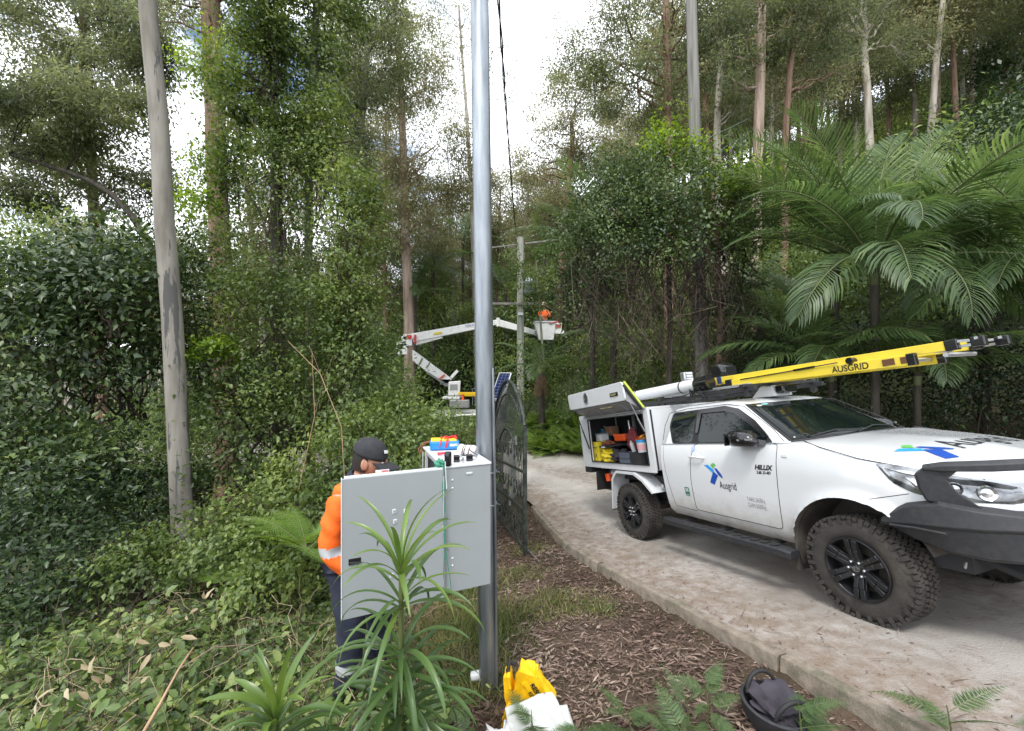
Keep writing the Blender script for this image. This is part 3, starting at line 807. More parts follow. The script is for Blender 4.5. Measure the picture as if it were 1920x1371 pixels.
door_text('GVM:3620kg', -.975, .740, .062, mat('grey_print', (.1, .1, .1)), xs=.64, bold=-.001)
def disc(cx_, cz_, r, n=20, r0=0): return [(cx_ + r * math.cos(2 * math.pi * k / n), cz_ + r * math.sin(2 * math.pi * k / n)) for k in range(n)]
decal('round_sticker', [disc(-1.665, 1.315, .030)], mat('pale_blue_print', (.18, .30, .75)), on_door, ute)
decal('round_sticker', [disc(-1.665, 1.315, .022)], m_whitec, lambda c: on_door(c) + Vector((0, -.001, 0)), ute)
decal('round_sticker', [[(-1.675, 1.30), (-1.655, 1.32), (-1.67, 1.33)], [(-1.66, 1.298), (-1.65, 1.30), (-1.655, 1.318)]], mat('pale_blue_print', (.18, .3, .75)), lambda c: on_door(c) + Vector((0, -.002, 0)), ute)
decal('square_sticker', [rnd([(-1.885, .755), (-1.81, .755), (-1.81, .855), (-1.885, .855)], .01)], m_dgreen, on_door, ute)
decal('square_sticker', [[(-1.87, .80), (-1.855, .80), (-1.855, .845), (-1.87, .845)], [(-1.84, .80), (-1.825, .80), (-1.825, .845), (-1.84, .845)], [(-1.85, .815), (-1.845, .815), (-1.845, .84), (-1.85, .84)], [(-1.875, .765), (-1.82, .765), (-1.82, .772), (-1.875, .772)]], m_whitec, lambda c: on_door(c) + Vector((0, -.001, 0)), ute)

# -- bonnet logo and lettering, projected down on the bonnet
bvh = BVHTree.FromObject(body, bpy.context.evaluated_depsgraph_get())
def on_bonnet(co):
    h_ = bvh.ray_cast(Vector((co.x, co.y, 2.0)), Vector((0, 0, -1)))
    return (h_[0] + Vector((0, 0, .004))) if h_[0] is not None else co
def bon(u_, w_): # u across (reads from the front: towards -y.. +y), w up the bonnet (towards the cab)
    return Vector((.52 - w_, -.62 + u_, 0))
def subdiv_poly_decal(name, poly, m):
    mb = MB(); c = [sum(q[0] for q in poly) / len(poly), sum(q[1] for q in poly) / len(poly)]
    pts = []
    for i in range(len(poly)):
        a, b_ = poly[i], poly[(i + 1) % len(poly)]
        for k in range(4): pts.append((a[0] + (b_[0] - a[0]) * k / 4, a[1] + (b_[1] - a[1]) * k / 4))
    mb.add([on_bonnet(bon(*c))] + [on_bonnet(bon(*q)) for q in pts], [(0, i + 1, (i + 1) % len(pts) + 1) for i in range(len(pts))])
    o = mb.build(name, m, ute, fix=False)
    return o
S_ = 1.5
def bl(pts, ox=.16, oy=.16): return [((a - ox) * S_ + .18, (b_) * S_ - .02) for a, b_ in pts]
subdiv_poly_decal('bonnet_logo', bl([(.10, .12), (.165, .075), (.13, .03), (.10, -.02), (.03, 0), (.055, .05)]), m_blue)
subdiv_poly_decal('bonnet_logo', bl([(.115, .155), (.15, .15), (.205, .085), (.22, .05), (.20, .045), (.155, .085)]), m_blue)
subdiv_poly_decal('bonnet_logo', bl([(-.02, .175), (.04, .185), (.115, .13), (.09, .10)]), m_lblue)
subdiv_poly_decal('bonnet_logo', bl([(.065, .185), (.115, .21), (.15, .19), (.10, .15)]), m_green)
text('bonnet_lettering', 'Ausgrid', .30, frame((.50, -.30, 1.6), (0, 1, 0), (-1, 0, 0)), m_black, ute, project=on_bonnet, xs=.85)

# -- lamps
def side_pt(x, z, s, off): return Vector((x, s * (side_y(x, z) + off), z))
HLo = [(.235, 1.222), (.36, 1.208), (.60, 1.150), (.78, 1.100), (.885, 1.055), (.90, .985), (.86, .965), (.62, .985), (.45, 1.02), (.34, 1.085)]
def patch(poly, off, s, m, name, parent, inset=1.0, n=26):
    cx_ = sum(q[0] for q in poly) / len(poly); cz_ = sum(q[1] for q in poly) / len(poly)
    poly = [((q[0] - cx_) * inset + cx_, (q[1] - cz_) * inset + cz_) for q in poly]
    X = np.linspace(min(q[0] for q in poly), max(q[0] for q in poly), n)
    # columns between lower and upper outline
    pl = poly + [poly[0]]; vs = []; fs = []
    for x in X:
        zs = []
        for i in range(len(poly)):
            (x0, z0), (x1, z1) = pl[i], pl[i + 1]
            if min(x0, x1) - 1e-9 <= x <= max(x0, x1) + 1e-9 and abs(x1 - x0) > 1e-9: zs.append(z0 + (z1 - z0) * (x - x0) / (x1 - x0))
        lo, hi = min(zs), max(zs)
        for k in range(7):
            z = lo + (hi - lo) * k / 6; vs.append(side_pt(x, z, s, off + .010 * math.sin(math.pi * k / 6)))
    for i in range(n - 1):
        for k in range(6): fs.append((i * 7 + k, i * 7 + k + 1, (i + 1) * 7 + k + 1, (i + 1) * 7 + k))
    return MB().add(vs, fs).build(name, m, parent, smooth=70, fix=False)
m_lamp = mat('lamp_dark_inner', (.22, .23, .24), rough=.08, metal=.6, spec=.8, coat=1.0, var=.9, vscale=9)
for s in (-1, 1):
    h_ = patch(rnd(HLo, .02, 2), .006, s, m_lamp, 'headlight', ute)
    patch([(.30, 1.19), (.40, 1.175), (.58, 1.135), (.56, 1.12), (.40, 1.15)], .016, s, m_lens, 'daytime_strip', h_, n=8)
    patch([(.42, 1.13), (.56, 1.10), (.60, 1.04), (.47, 1.045)], .016, s, m_lens, 'reflector', h_, n=8)
    for (x, z, r) in ((.76, 1.035, .050), (.64, 1.06, .044), (.52, 1.075, .03)):
        p = side_pt(x, z, s, .010); q = side_pt(x + .02, z, s, .010) - side_pt(x - .02, z, s, .010); nrm_ = Vector((abs(q.y), s * q.x, 0)).normalized()
        up = Vector((0, 0, 1)); tx = up.cross(nrm_)
        mb = MB(); K = 18; vs = []; fs = []
        for j, (rr, dd) in enumerate(((1.0, .0), (.92, .016), (.6, .006), (.0001, .010))):
            for k in range(K): a = 2 * math.pi * k / K; vs.append(p + (tx * math.cos(a) + up * math.sin(a)) * r * rr + nrm_ * (dd + .004))
        for j in range(3):
            for k in range(K): fs.append((j * K + k, j * K + (k + 1) % K, (j + 1) * K + (k + 1) % K, (j + 1) * K + k))
        mb.add(vs, fs).build('reflector', m_lens, h_, smooth=40)
# grille
mb = MB(); mb.box((.925, 0, .95), (.05, .90, .26)); g_ = mb.build('grille', m_gloss, ute, bevel=.02)
mb = MB()
for z in (.87, .92, .97, 1.02): mb.box((.955, 0, z), (.02, .86, .016))
mb.build('grille_bar', m_blackp, g_)
mb = MB(); mb.lathe([(.055, 0), (.07, .008), (.055, .016)], (.965, 0, .985), 'X', 24); mb.build('grille_badge', m_chrome, g_, smooth=60)

# -- bull bar: plates folded round the corner, hoop in front of the lamps
def bb_path(s, out=0.0):
    P = [(.235, .955), (.40, .965), (.60, .965), (.78, .90), (.95, .76), (1.06, .52), (1.10, .25), (1.11, 0)]
    return [(x + out, s * (y + out * .5)) for x, y in P]
full = [(x, y) for x, y in bb_path(-1)] + [(x, y) for x, y in bb_path(1)[::-1][1:]]
top_z = [.86, .955, 1.00, .965, .935, .925, .92, .92]; top_z = top_z + top_z[::-1][1:]
bot_z = [.775, .70, .645, .625, .62, .62, .62, .62]; bot_z = bot_z + bot_z[::-1][1:]
cr_z = [.80, .82, .83, .83, .83, .83, .83, .83]; cr_z = cr_z + cr_z[::-1][1:]
secs = []
for tz, bz, cz in zip(top_z, bot_z, cr_z): # travel from the right side (-y) to the left: outward is on the right of travel
    secs.append([(-.16, tz - .01), (-.045, tz), (-.005, tz - .03), (.012, cz), (-.005, cz - .02), (-.03, bz + .02), (-.06, bz), (-.18, bz + .01)])
mb = MB(); mb.sweep([(x, y, 0) for x, y in full], secs); bull = mb.build('bull_bar', m_blackp, ute, smooth=28, bevel=.006)
for s in (-1, 1):
    # hoop post (folded plate with two faces) and top rail
    mb = MB()
    post = [(.545, .955, .985), (.525, .965, 1.06), (.52, .965, 1.16), (.60, .945, 1.235)]
    inner = [(.78, .865, .955), (.70, .90, 1.04), (.655, .91, 1.13), (.715, .885, 1.19)]
    vs = []; th = Vector((-.035, -.045, 0))
    for a, c in zip(post, inner):
        a = Vector(a); c = Vector(c)
        for q in (a, c, c + th, a + th): vs.append((q.x, s * q.y, q.z))
    fs = []
    for i in range(3):
        for k in range(4): fs.append((i * 4 + k, i * 4 + (k + 1) % 4, (i + 1) * 4 + (k + 1) % 4, (i + 1) * 4 + k))
    fs += [(0, 1, 2, 3), (12, 13, 14, 15)]
    mb.add(vs, fs).build('hoop_post', m_blackp, bull, smooth=30, bevel=.008)
hp = [(.56, .955), (.66, .925), (.85, .83), (1.0, .66), (1.09, .40), (1.11, 0)]
hpf = [(x, -y) for x, y in hp] + hp[::-1][1:]
hz = [(1.195, 1.225), (1.185, 1.243), (1.185, 1.248), (1.187, 1.25), (1.187, 1.25), (1.187, 1.25)]; hz = hz + hz[::-1][1:]
mb = MB(); mb.sweep([(x, y, 0) for x, y in hpf], [[(-.07, b_), (-.075, a), (-.02, a + .004), (.01, a - .018), (.008, b_)] for b_, a in hz])
mb.build('hoop_rail', m_blackp, bull, smooth=30, bevel=.006)
for s in (-1, 1):
    mb = MB(); mb.box((1.075, s * .43, .81), (.06, .30, .055), M=Matrix.Rotation(-s * .26, 3, 'Z')); mb.build('lamp_recess', m_seal, bull)
    mb = MB(); mb.box((1.09, s * .43, .765), (.05, .20, .05), M=Matrix.Rotation(-s * .26, 3, 'Z')); fl = mb.build('fog_lamp', mat('ribbed_clear_lens', (.62, .62, .60), rough=.2, metal=.3), bull, bevel=.005)
    mb = MB()
    for k in range(12): mb.box((1.116 - abs(k - 5.5) * .0, s * (.34 + k * .016), .765), (.006, .006, .042), M=Matrix.Rotation(-s * .26, 3, 'Z'))
    mb = MB(); mb.tube([(.30, s * .975, .795), (.45, s * .985, .80), (.62, s * .982, .79)], .010, 8); mb.build('trim_strip', m_blackp, bull, smooth=60)
# under-nose skid plate and hanging bits
mb = MB(); mb.box((.62, 0, .54), (.7, 1.2, .05), M=Matrix.Rotation(.35, 3, 'Y')); mb.build('skid_plate', m_dark_in, ute, bevel=.02)
mb = MB(); mb.tube([(.55, -.62, .60), (.50, -.64, .50), (.50, -.62, .47)], .018, 8); mb.build('tow_hook', m_steel, ute, smooth=60)

# -- chassis, axles
mb = MB()
for s in (-1, 1): mb.box((-2.0, s * .45, .60), (5.2, .09, .16))
for x in (-4.4, -3.6, -2.6, -1.6, .6): mb.box((x, 0, .60), (.08, .86, .12))
mb.build('chassis', m_dark_in, ute)
mb = MB(); mb.tube([(HUB_R, -.7, .41), (HUB_R, .7, .41)], .055, 12); mb.lathe([(.0, -.16), (.13, -.10), (.15, 0), (.13, .10), (.0, .16)], (HUB_R, 0, .41), 'Y', 16); mb.tube([(0, -.7, .42), (0, .7, .42)], .05, 12)
mb.build('axle', m_mud, ute, smooth=60)
mb = MB()
for s in (-1, 1):
    for k in range(3): mb.bar((-3.75, s * .52, .50 + .012 * k), (-2.45, s * .52, .50 + .012 * k), .06, .010)
    mb.tube([(-3.3, s * .42, .45), (-3.0, s * .40, .85)], .028, 10)
mb.build('leaf_spring', m_dark_in, ute)
mb = MB(); mb.box((-.9, 0, .52), (2.9, 1.3, .12)); mb.box((-3.3, 0, .86), (2.3, 1.4, .10)); mb.build('underbody', m_dark_in, ute)
# wheel well linings (dirty)
for s in (-1, 1):
    mb = MB(); pr = [(.515, 0.48), (.515, .90)]
    vs = []; fs = []; K = 22
    for k in range(K + 1):
        a = math.radians(20 + 172 * k / K)
        for yy_ in (.46, .895): vs.append((-.01 + .515 * math.cos(a), s * yy_, .42 + .515 * math.sin(a)))
    for k in range(K): fs.append((2 * k, 2 * k + 1, 2 * k + 3, 2 * k + 2))
    mb.add(vs, fs)
    mb.box((-.535, s * .80, .44), (.02, .22, .40), M=Matrix.Rotation(.15, 3, 'Y'))
    mb.build('wheel_arch_liner', m_mud, ute, smooth=60)

# -- wheels
def make_wheel(x, s, z=.40):
    w = bpy.data.objects.new('wheel', None); scene.collection.objects.link(w); w.parent = ute; w.location = (x - (.03 if x > -1 else 0), s * .820, z - .003)
    R0, Wd = .388, .112
    mb = MB()
    mb.lathe([(.222, -Wd + .02), (.238, -Wd), (.275, -Wd - .008), (.325, -Wd - .006), (.362, -Wd + .006), (.383, -Wd + .030), (R0 - .010, -.06), (R0 - .010, .06), (.383, Wd - .030), (.362, Wd - .006), (.325, Wd + .006), (.275, Wd + .008), (.238, Wd), (.222, Wd - .02)], (0, 0, 0), 'Y', 72)
    mb.build('tyre', m_tyre, w, smooth=40)
    tr = MB(); NB_ = 58
    for k in range(NB_):
        a0 = 2 * math.pi * k / NB_
        for j, (yy_, wd, ln, sk) in enumerate(((-.100, .034, .030, 0), (-.068, .038, .030, .35), (-.024, .036, .028, -.35), (.024, .036, .028, .35), (.072, .038, .030, -.35), (.100, .034, .030, 0))):
            a = a0 + (j % 2) * math.pi / NB_
            r = R0 - (.014 if abs(yy_) > .1 else .001)
            M_ = Matrix.Rotation(-a, 3, 'Y') @ Matrix.Rotation(sk * (1 if True else 1), 3, 'X')
            # local: x radial, y across, z tangential
            c = Matrix.Rotation(-a, 3, 'Y') @ Vector((r, yy_, 0))
            if abs(yy_) > .1: M_ = Matrix.Rotation(-a, 3, 'Y') @ Matrix.Rotation(math.copysign(.42, yy_), 3, 'Z')
            tr.box(c, (.022, wd, ln), M=M_)
        if k % 2 == 0:
            for yy_ in (-Wd - .002, Wd + .002):
                c = Matrix.Rotation(-a0, 3, 'Y') @ Vector((.355, yy_, 0)); tr.box(c, (.040, .010, .030), M=Matrix.Rotation(-a0, 3, 'Y'))
    tr.build('tread', m_tyre, w)
    ri = MB(); o_ = s
    ri.lathe([(.222, -Wd * o_ * 1.0), (.226, o_ * .085), (.236, o_ * .118), (.232, o_ * .128), (.218, o_ * .122), (.205, o_ * .08), (.20, -o_ * .10)], (0, 0, 0), 'Y', 64)
    ri.lathe([(.0001, o_ * 0.1070), (.050, o_ * 0.1070), (.070, o_ * 0.0970), (.088, o_ * 0.0720), (.085, -o_ * .02)], (0, 0, 0), 'Y', 36)
    for k in range(6):
        a = 2 * math.pi * k / 6 + .5
        for d in (-1, 1):
            M_ = Matrix.Rotation(-a, 3, 'Y')
            p0 = M_ @ Vector((.060, o_ * 0.0880, d * .017)); p1 = M_ @ Vector((.150, o_ * 0.1160, d * .021)); p2 = M_ @ Vector((.222, o_ * 0.1260, d * .028))
            up_ = Vector((0, o_, 0))
            ri.bar(p0, p1, .034, .040, up=up_); ri.bar(p1, p2, .038, .036, up=up_)
        M_ = Matrix.Rotation(-a, 3, 'Y')
        ri.bar(M_ @ Vector((.06, o_ * 0.0720, 0)), M_ @ Vector((.22, o_ * 0.1060, 0)), .082, .030, up=Vector((0, o_, 0)))
    rim = ri.build('rim', m_rim, w, smooth=35, bevel=.004)
    mb = MB(); mb.lathe([(.19, -o_ * .01), (.05, o_ * .0)], (0, 0, 0), 'Y', 30); mb.build('brake_disc', m_mud, rim)
    for k in range(6):
        a = 2 * math.pi * k / 6; c = (math.cos(a) * .057, o_ * 0.1040, math.sin(a) * .057)
        MB().lathe([(.0115, 0), (.011, o_ * .02), (.006, o_ * .026), (.0001, o_ * .027)], c, 'Y', 6).build('wheel_nut', m_steel, rim, smooth=30)
    mb = MB(); mb.lathe([(.036, 0), (.035, o_ * .012), (.028, o_ * .016), (.0001, o_ * .017)], (0, o_ * 0.1060, 0), 'Y', 28); cap = mb.build('centre_cap', m_rim, rim, smooth=40)
    mb = MB()
    for rx, rz in ((.026, .018), (.011, .018)):
        mb.tube([(rx * math.cos(t_), o_ * 0.1245, rz * math.sin(t_)) for t_ in np.linspace(0, 2 * math.pi, 25)], .0022, 5, caps=False)
    mb.tube([(.021 * math.cos(t_), o_ * 0.1245, .008 + .006 * math.sin(t_)) for t_ in np.linspace(0, 2 * math.pi, 25)], .0022, 5, caps=False)
    mb.build('cap_emblem', m_steel, cap)
    return w
for x in (HUB_F, HUB_R):
    for s in (-1, 1): make_wheel(x, s)

# -- canopy box behind the cab
CX0, CX1, CZ0, CZ1, CY = -4.47, -2.42, .985, 1.885, .915
OX0, OX1, OZ0, OZ1 = -4.14, -2.53, 1.085, 1.80
can = bpy.data.objects.new('canopy', None); scene.collection.objects.link(can); can.parent = ute
mb = MB()
xm = (CX0 + CX1) / 2; T = .03
for s in (-1, 1):
    y = s * (CY - T / 2)
    if s < 0:
        mb.box(((CX0 + OX0) / 2, y, (CZ0 + CZ1) / 2), (OX0 - CX0, T, CZ1 - CZ0))
        mb.box(((OX1 + CX1) / 2, y, (CZ0 + CZ1) / 2), (CX1 - OX1, T, CZ1 - CZ0))
        mb.box(((OX0 + OX1) / 2, y, (CZ0 + OZ0) / 2), (OX1 - OX0 - .002, T, OZ0 - CZ0))
        mb.box(((OX0 + OX1) / 2, y, (CZ1 + OZ1) / 2), (OX1 - OX0 - .002, T, CZ1 - OZ1))
    else: mb.box((xm, y, (CZ0 + CZ1) / 2), (CX1 - CX0, T, CZ1 - CZ0))
mb.box((xm, 0, CZ1 - .015), (CX1 - CX0 - .002, 2 * CY - 2 * T - .002, .03))
mb.box((CX0 + .015, 0, (CZ0 + CZ1) / 2), (.03, 2 * CY - 2 * T - .002, CZ1 - CZ0 - .064))
mb.box((CX1 - .015, 0, (CZ0 + CZ1) / 2), (.03, 2 * CY - 2 * T - .002, CZ1 - CZ0 - .064))
mb.build('shell', m_whitec, can)
mb = MB(); mb.box((xm, 0, CZ0 + .05), (CX1 - CX0 - .07, 2 * CY - .07, .07)); mb.build('floor', m_dark_in, can)
mb = MB(); mb.box((xm, -.15, 1.42), (CX1 - CX0 - .08, .02, .78)); mb.build('divider', m_dark_in, can)
mb = MB(); mb.box((xm - .15, -.40, 1.34), (1.5, .45, .012)); mb.build('shelf', m_dark_in, can)
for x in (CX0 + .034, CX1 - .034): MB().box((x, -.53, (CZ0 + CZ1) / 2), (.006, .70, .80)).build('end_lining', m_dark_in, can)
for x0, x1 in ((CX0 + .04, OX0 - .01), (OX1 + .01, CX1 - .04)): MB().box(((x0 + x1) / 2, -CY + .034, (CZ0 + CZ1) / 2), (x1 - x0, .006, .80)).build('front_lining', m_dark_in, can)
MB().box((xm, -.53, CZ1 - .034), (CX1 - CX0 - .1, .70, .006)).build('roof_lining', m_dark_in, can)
# rubber seal round the opening
mb = MB()
for a, b_ in (((OX0, OZ0), (OX1, OZ0)), ((OX1, OZ0), (OX1, OZ1)), ((OX1, OZ1), (OX0, OZ1)), ((OX0, OZ1), (OX0, OZ0))):
    mb.bar((a[0], -CY - .006, a[1]), (b_[0], -CY - .006, b_[1]), .014, .018, up=(0, -1, 0))
mb.build('opening_seal', m_seal, can)
# raised trim on the front corner of the box
mb = MB(); mb.bar((CX1 + .004, -CY + .05, CZ0 + .04), (CX1 + .004, -CY + .05, CZ1 - .04), .02, .02); mb.build('corner_trim', m_seal, can)
# gull-wing lid
lid = bpy.data.objects.new('lid', None); scene.collection.objects.link(lid); lid.parent = can
LX0, LX1 = OX0 - .07, OX1 + .06
hin = Vector((0, -.915, 1.875)); top = Vector((0, -1.215, 2.265)); bot = Vector((0, -1.195, 2.0))
# outer panel (faces outwards, holds the lock)
mb = MB()
pl = rnd([(LX0, 0), (LX1, 0), (LX1, 1), (LX0, 1)], .045, 4)
def lp(x, t_, d): p = bot + (top - bot) * t_; return (x, p.y - d, p.z)
pl = [(LX0 if abs(q[0] - LX0) < 1e-6 else q[0], q[1]) for q in pl]
pl = []
rr = .045; hh = (top - bot).length
for (cx_, ct, a0) in ((LX1 - rr, 1 - rr / hh, 0), (LX0 + rr, 1 - rr / hh, 90), (LX0 + rr, rr / hh, 180), (LX1 - rr, rr / hh, 270)):
    for k in range(5):
        a = math.radians(a0 + 22.5 * k); pl.append((cx_ + rr * math.cos(a), ct + rr / hh * math.sin(a)))
mb.prism(pl, 1, lambda x, t_, d: lp(x, t_, .028 * d - .014)); mb.build('lid_panel', m_whitec, lid, smooth=40, bevel=.006)
# roof part of the lid (rises from the hinge)
mb = MB()
d_ = (top - hin); nrm_ = Vector((0, d_.z, -d_.y)).normalized() * -.02
vs = []
for x in (LX0 + .01, LX1 - .01):
    for p in (hin, top + Vector((0, .016, -.02)), top + Vector((0, .016, -.02)) + Vector((0, .02, .012)), hin + Vector((0, .02, .012))): vs.append((x, p.y, p.z))
mb.add(vs, [(0, 1, 2, 3), (4, 5, 6, 7), (0, 1, 5, 4), (1, 2, 6, 5), (2, 3, 7, 6), (3, 0, 4, 7)]); mb.build('lid_top', m_whitec, lid)
# inner tray of the lid: grey, with ribs
mb = MB()
hin2 = hin + Vector((0, -.015, -.02)); b2 = bot + Vector((0, .02, .0)); 
vs = [(x, p.y, p.z) for x in (LX0 + .03, LX1 - .03) for p in (hin2 + Vector((0, 0, .0)), b2, b2 + Vector((0, .0, .018)), hin2 + Vector((0, 0, .018)))]
mb.add(vs, [(0, 1, 2, 3), (4, 5, 6, 7), (0, 1, 5, 4), (1, 2, 6, 5), (2, 3, 7, 6), (3, 0, 4, 7)])
for x in (LX0 + .03, LX1 - .03): # end cheeks
    vs = [(x + e, p.y, p.z) for e in (-.006, .006) for p in (hin2, b2, top + Vector((0, .02, -.02)))]
    mb.add(vs, [(0, 1, 2), (3, 5, 4), (0, 1, 4, 3), (1, 2, 5, 4), (2, 0, 3, 5)])
mb.build('lid_lining', m_grey_in, lid)
mb = MB()
for x in np.linspace(LX0 + .3, LX1 - .3, 4): mb.bar((x, hin2.y - .01, hin2.z - .012), (x, b2.y + .02, b2.z - .008), .05, .014)
mb.bar((LX0 + .05, b2.y + .03, b2.z - .012), (LX1 - .05, b2.y + .03, b2.z - .012), .035, .022)
mb.bar((LX0 + .05, hin2.y - .03, hin2.z - .012), (LX1 - .05, hin2.y - .03, hin2.z - .012), .035, .02)
mb.build('lid_rib', m_grey_in, lid)
mb = MB(); mb.bar((-3.35, -1.09, 1.955), (-3.0, -1.09, 1.955), .03, .02); mb.build('lid_lamp', mat('pale_yellow_strip', (.75, .70, .35), rough=.4), lid)
mb = MB(); mb.bar((LX1 + .002, hin.y - .015, hin.z + .005), (LX1 + .002, top.y + .02, top.z - .005), .03, .03, up=(1, 0, 0)); mb.build('edge_seal', mat('acid_yellow_edge', (.50, .58, .08), rough=.5), lid)
mb = MB(); mb.bar((LX1 + .003, hin.y - .045, hin.z - .01), (LX1 + .003, top.y - .0, top.z - .05), .02, .028, up=(1, 0, 0)); mb.build('edge_rubber', m_seal, lid)
lx = -3.56; lc = lp(lx, .55, .016)
mb = MB(); K = 24
vs = []; fs = []
for j, (rr_, dd) in enumerate(((1, 0), (1, .008), (.72, .008), (.62, -.0), (.0001, -.0))):
    for k in range(K): a = 2 * math.pi * k / K; vs.append((lx + .068 * rr_ * math.cos(a), lc[1] - dd, lc[2] + .090 * rr_ * math.sin(a)))
for j in range(4):
    for k in range(K): fs.append((j * K + k, j * K + (k + 1) % K, (j + 1) * K + (k + 1) % K, (j + 1) * K + k))
mb.add(vs, fs); lk = mb.build('lock', m_steel, lid, smooth=50)
mb = MB(); mb.box((lx, lc[1] - .006, lc[2] + .01), (.05, .014, .10)); mb.box((lx, lc[1] - .010, lc[2] - .045), (.07, .014, .03)); mb.build('lock_handle', m_dark_in, lk, bevel=.004)
mb = MB(); mb.box((-2.72, lp(0, .42, .018)[1], lp(0, .42, 0)[2]), (.21, .006, .055)); pt = mb.build('brand_plate', m_black, lid)
text('brand_lettering', 'TRIG POINT', .036, frame((-2.80, lp(0, .42, .0235)[1], lp(0, .36, 0)[2] + .002), (1, 0, 0), (0, 0, 1)), mat('yellow_print', (.75, .68, .25)), pt, xs=.72)
# struts
for x in (LX0 + .05, LX1 - .03):
    mb = MB(); mb.tube([(x + (0 if x < -3 else -.0), -.94, 1.30 if x < -3 else 1.55), (x, -1.13, 1.99)], [.008, .008], 8); 
    mb.tube([(x, -.94, 1.30 if x < -3 else 1.55), (x, -1.03, 1.62 if x < -3 else 1.74)], .012, 8)
    mb.build('gas_strut', m_gloss if x < -3 else m_steel, lid, smooth=60)
mb = MB(); mb.bar((LX0 - .1, -1.16, 1.985), (LX0 + .02, -1.16, 1.99), .02, .012); mb.bar((LX0 + .02, -1.0, 1.95), (LX0 + .30, -1.14, 1.99), .014, .012); mb.build('lid_stay', m_seal, lid)
# tail: black lamp box, mud flap, orange float under the tray
mb = MB(); mb.box((-4.36, -.80, .93), (.20, .22, .10)); mb.build('tail_lamp_box', m_blackp, ute, bevel=.008)
mb = MB(); mb.box((-4.465, -.80, .93), (.012, .18, .07)); mb.build('tail_lamp', mat('red_lens', (.5, .02, .02), rough=.2), ute)
mb = MB(); mb.box((-4.05, -.80, .76), (.012, .26, .32), M=Matrix.Rotation(.12, 3, 'Y')); mb.build('mud_flap', m_seal, ute)
mb = MB(); mb.tube([(-3.86, -.80, .88), (-3.85, -.80, .76)], [.06, .055], 14); mb.build('reflector_float', m_orange, ute, smooth=50)
mb = MB(); mb.tube([(-3.80, -.74, .90), (-3.66, -.74, .84)], [.05, .05], 14); mb.build('water_bottle', m_whitec, ute, smooth=50)
# angular rear guards
gp = [(-3.63, .36), (-3.585, .60), (-3.54, .84), (-3.40, .965), (-2.92, .965), (-2.72, .88), (-2.50, .715)]
for s in (-1, 1):
    mb = MB(); vs = []; fs = []
    for (x, z) in gp:
        nx_ = .012
        vs += [(x, s * .62, z), (x, s * .935, z), (x, s * .935, z - .03 if z > .8 else z), (x, s * .62, z - .012)]
    for i in range(len(gp) - 1):
        a = i * 4; c = a + 4
        fs += [(a, a + 1, c + 1, c), (a + 1, a + 2, c + 2, c + 1)]
    mb.add(vs, fs)
    # outer lip
    lip = [(x, z) for x, z in gp]; inn = [(-3.60, .36), (-3.55, .60), (-3.50, .82), (-3.385, .93), (-2.93, .93), (-2.74, .85), (-2.535, .70)]
    for i in range(len(gp) - 1):
        mb.add([(gp[i][0], s * .936, gp[i][1]), (gp[i + 1][0], s * .936, gp[i + 1][1]), (inn[i + 1][0], s * .936, inn[i + 1][1]), (inn[i][0], s * .936, inn[i][1])], [(0, 1, 2, 3)])
    o = mb.build('mudguard', [m_whitec], ute, fix=False)
    so = o.modifiers.new('s', 'SOLIDIFY'); so.thickness = .006
    mb = MB(); mb.box((-3.615, s * .78, .50), (.012, .30, .34), M=Matrix.Rotation(.16, 3, 'Y')); mb.build('mud_flap', m_mud, ute)
    mb = MB(); mb.bar((-2.47, s * .40, .80), (-2.47, s * .80, .80), .04, .04); mb.build('guard_bracket', m_steel, ute)

# -- roof racks over the canopy and cab
mb = MB()
for y in (-.52, .52): mb.bar((-4.35, y, 1.945), (-.98 if y < 0 else -.98, y, 1.945), .045, .045)
mb.build('rack_rail', m_blackp, ute, bevel=.006)
mb = MB()
for x in (-4.2, -3.3, -2.55, -1.75, -1.1): mb.bar((x, -.60, 1.985), (x, .60, 1.985), .055, .03)
for x in (-4.2, -3.3, -2.55, -1.75, -1.1):
    for y in (-.52, .52): mb.bar((x, y, 1.86 if x > -2.4 else 1.885), (x, y, 1.93), .05, .06)
mb.build('rack_crossbar', m_blackp, ute, bevel=.004)
mb = MB(); mb.bar((-2.75, -.30, 2.025), (.10, -.12, 2.02), .07, .03); mb.bar((-2.4, -.44, 2.01), (-1.15, -.40, 2.01), .05, .02); mb.build('ladder_channel', m_alu, ute, bevel=.004)
mb = MB()
for k, x in enumerate((-1.98, -1.90, -1.80)): mb.box((x, -.50, 2.02 + .01 * (k % 2)), (.035, .05, .07)); mb.tube([(x, -.53, 2.05), (x + .05, -.57, 2.0), (x + .02, -.55, 1.96)], .008, 6)
mb.tube([(-1.78 + .10 * math.cos(t_), -.60, 1.93 + .07 * math.sin(t_)) for t_ in np.linspace(-.5, 3.9, 16)], .005, 6)
mb.tube([(-2.3, -.56, 1.99), (-2.1, -.58, 1.98), (-1.9, -.56, 2.0), (-1.7, -.58, 1.98), (-1.5, -.55, 1.99)], .007, 6)
mb.build('rack_clamp', m_gloss, ute, smooth=50)
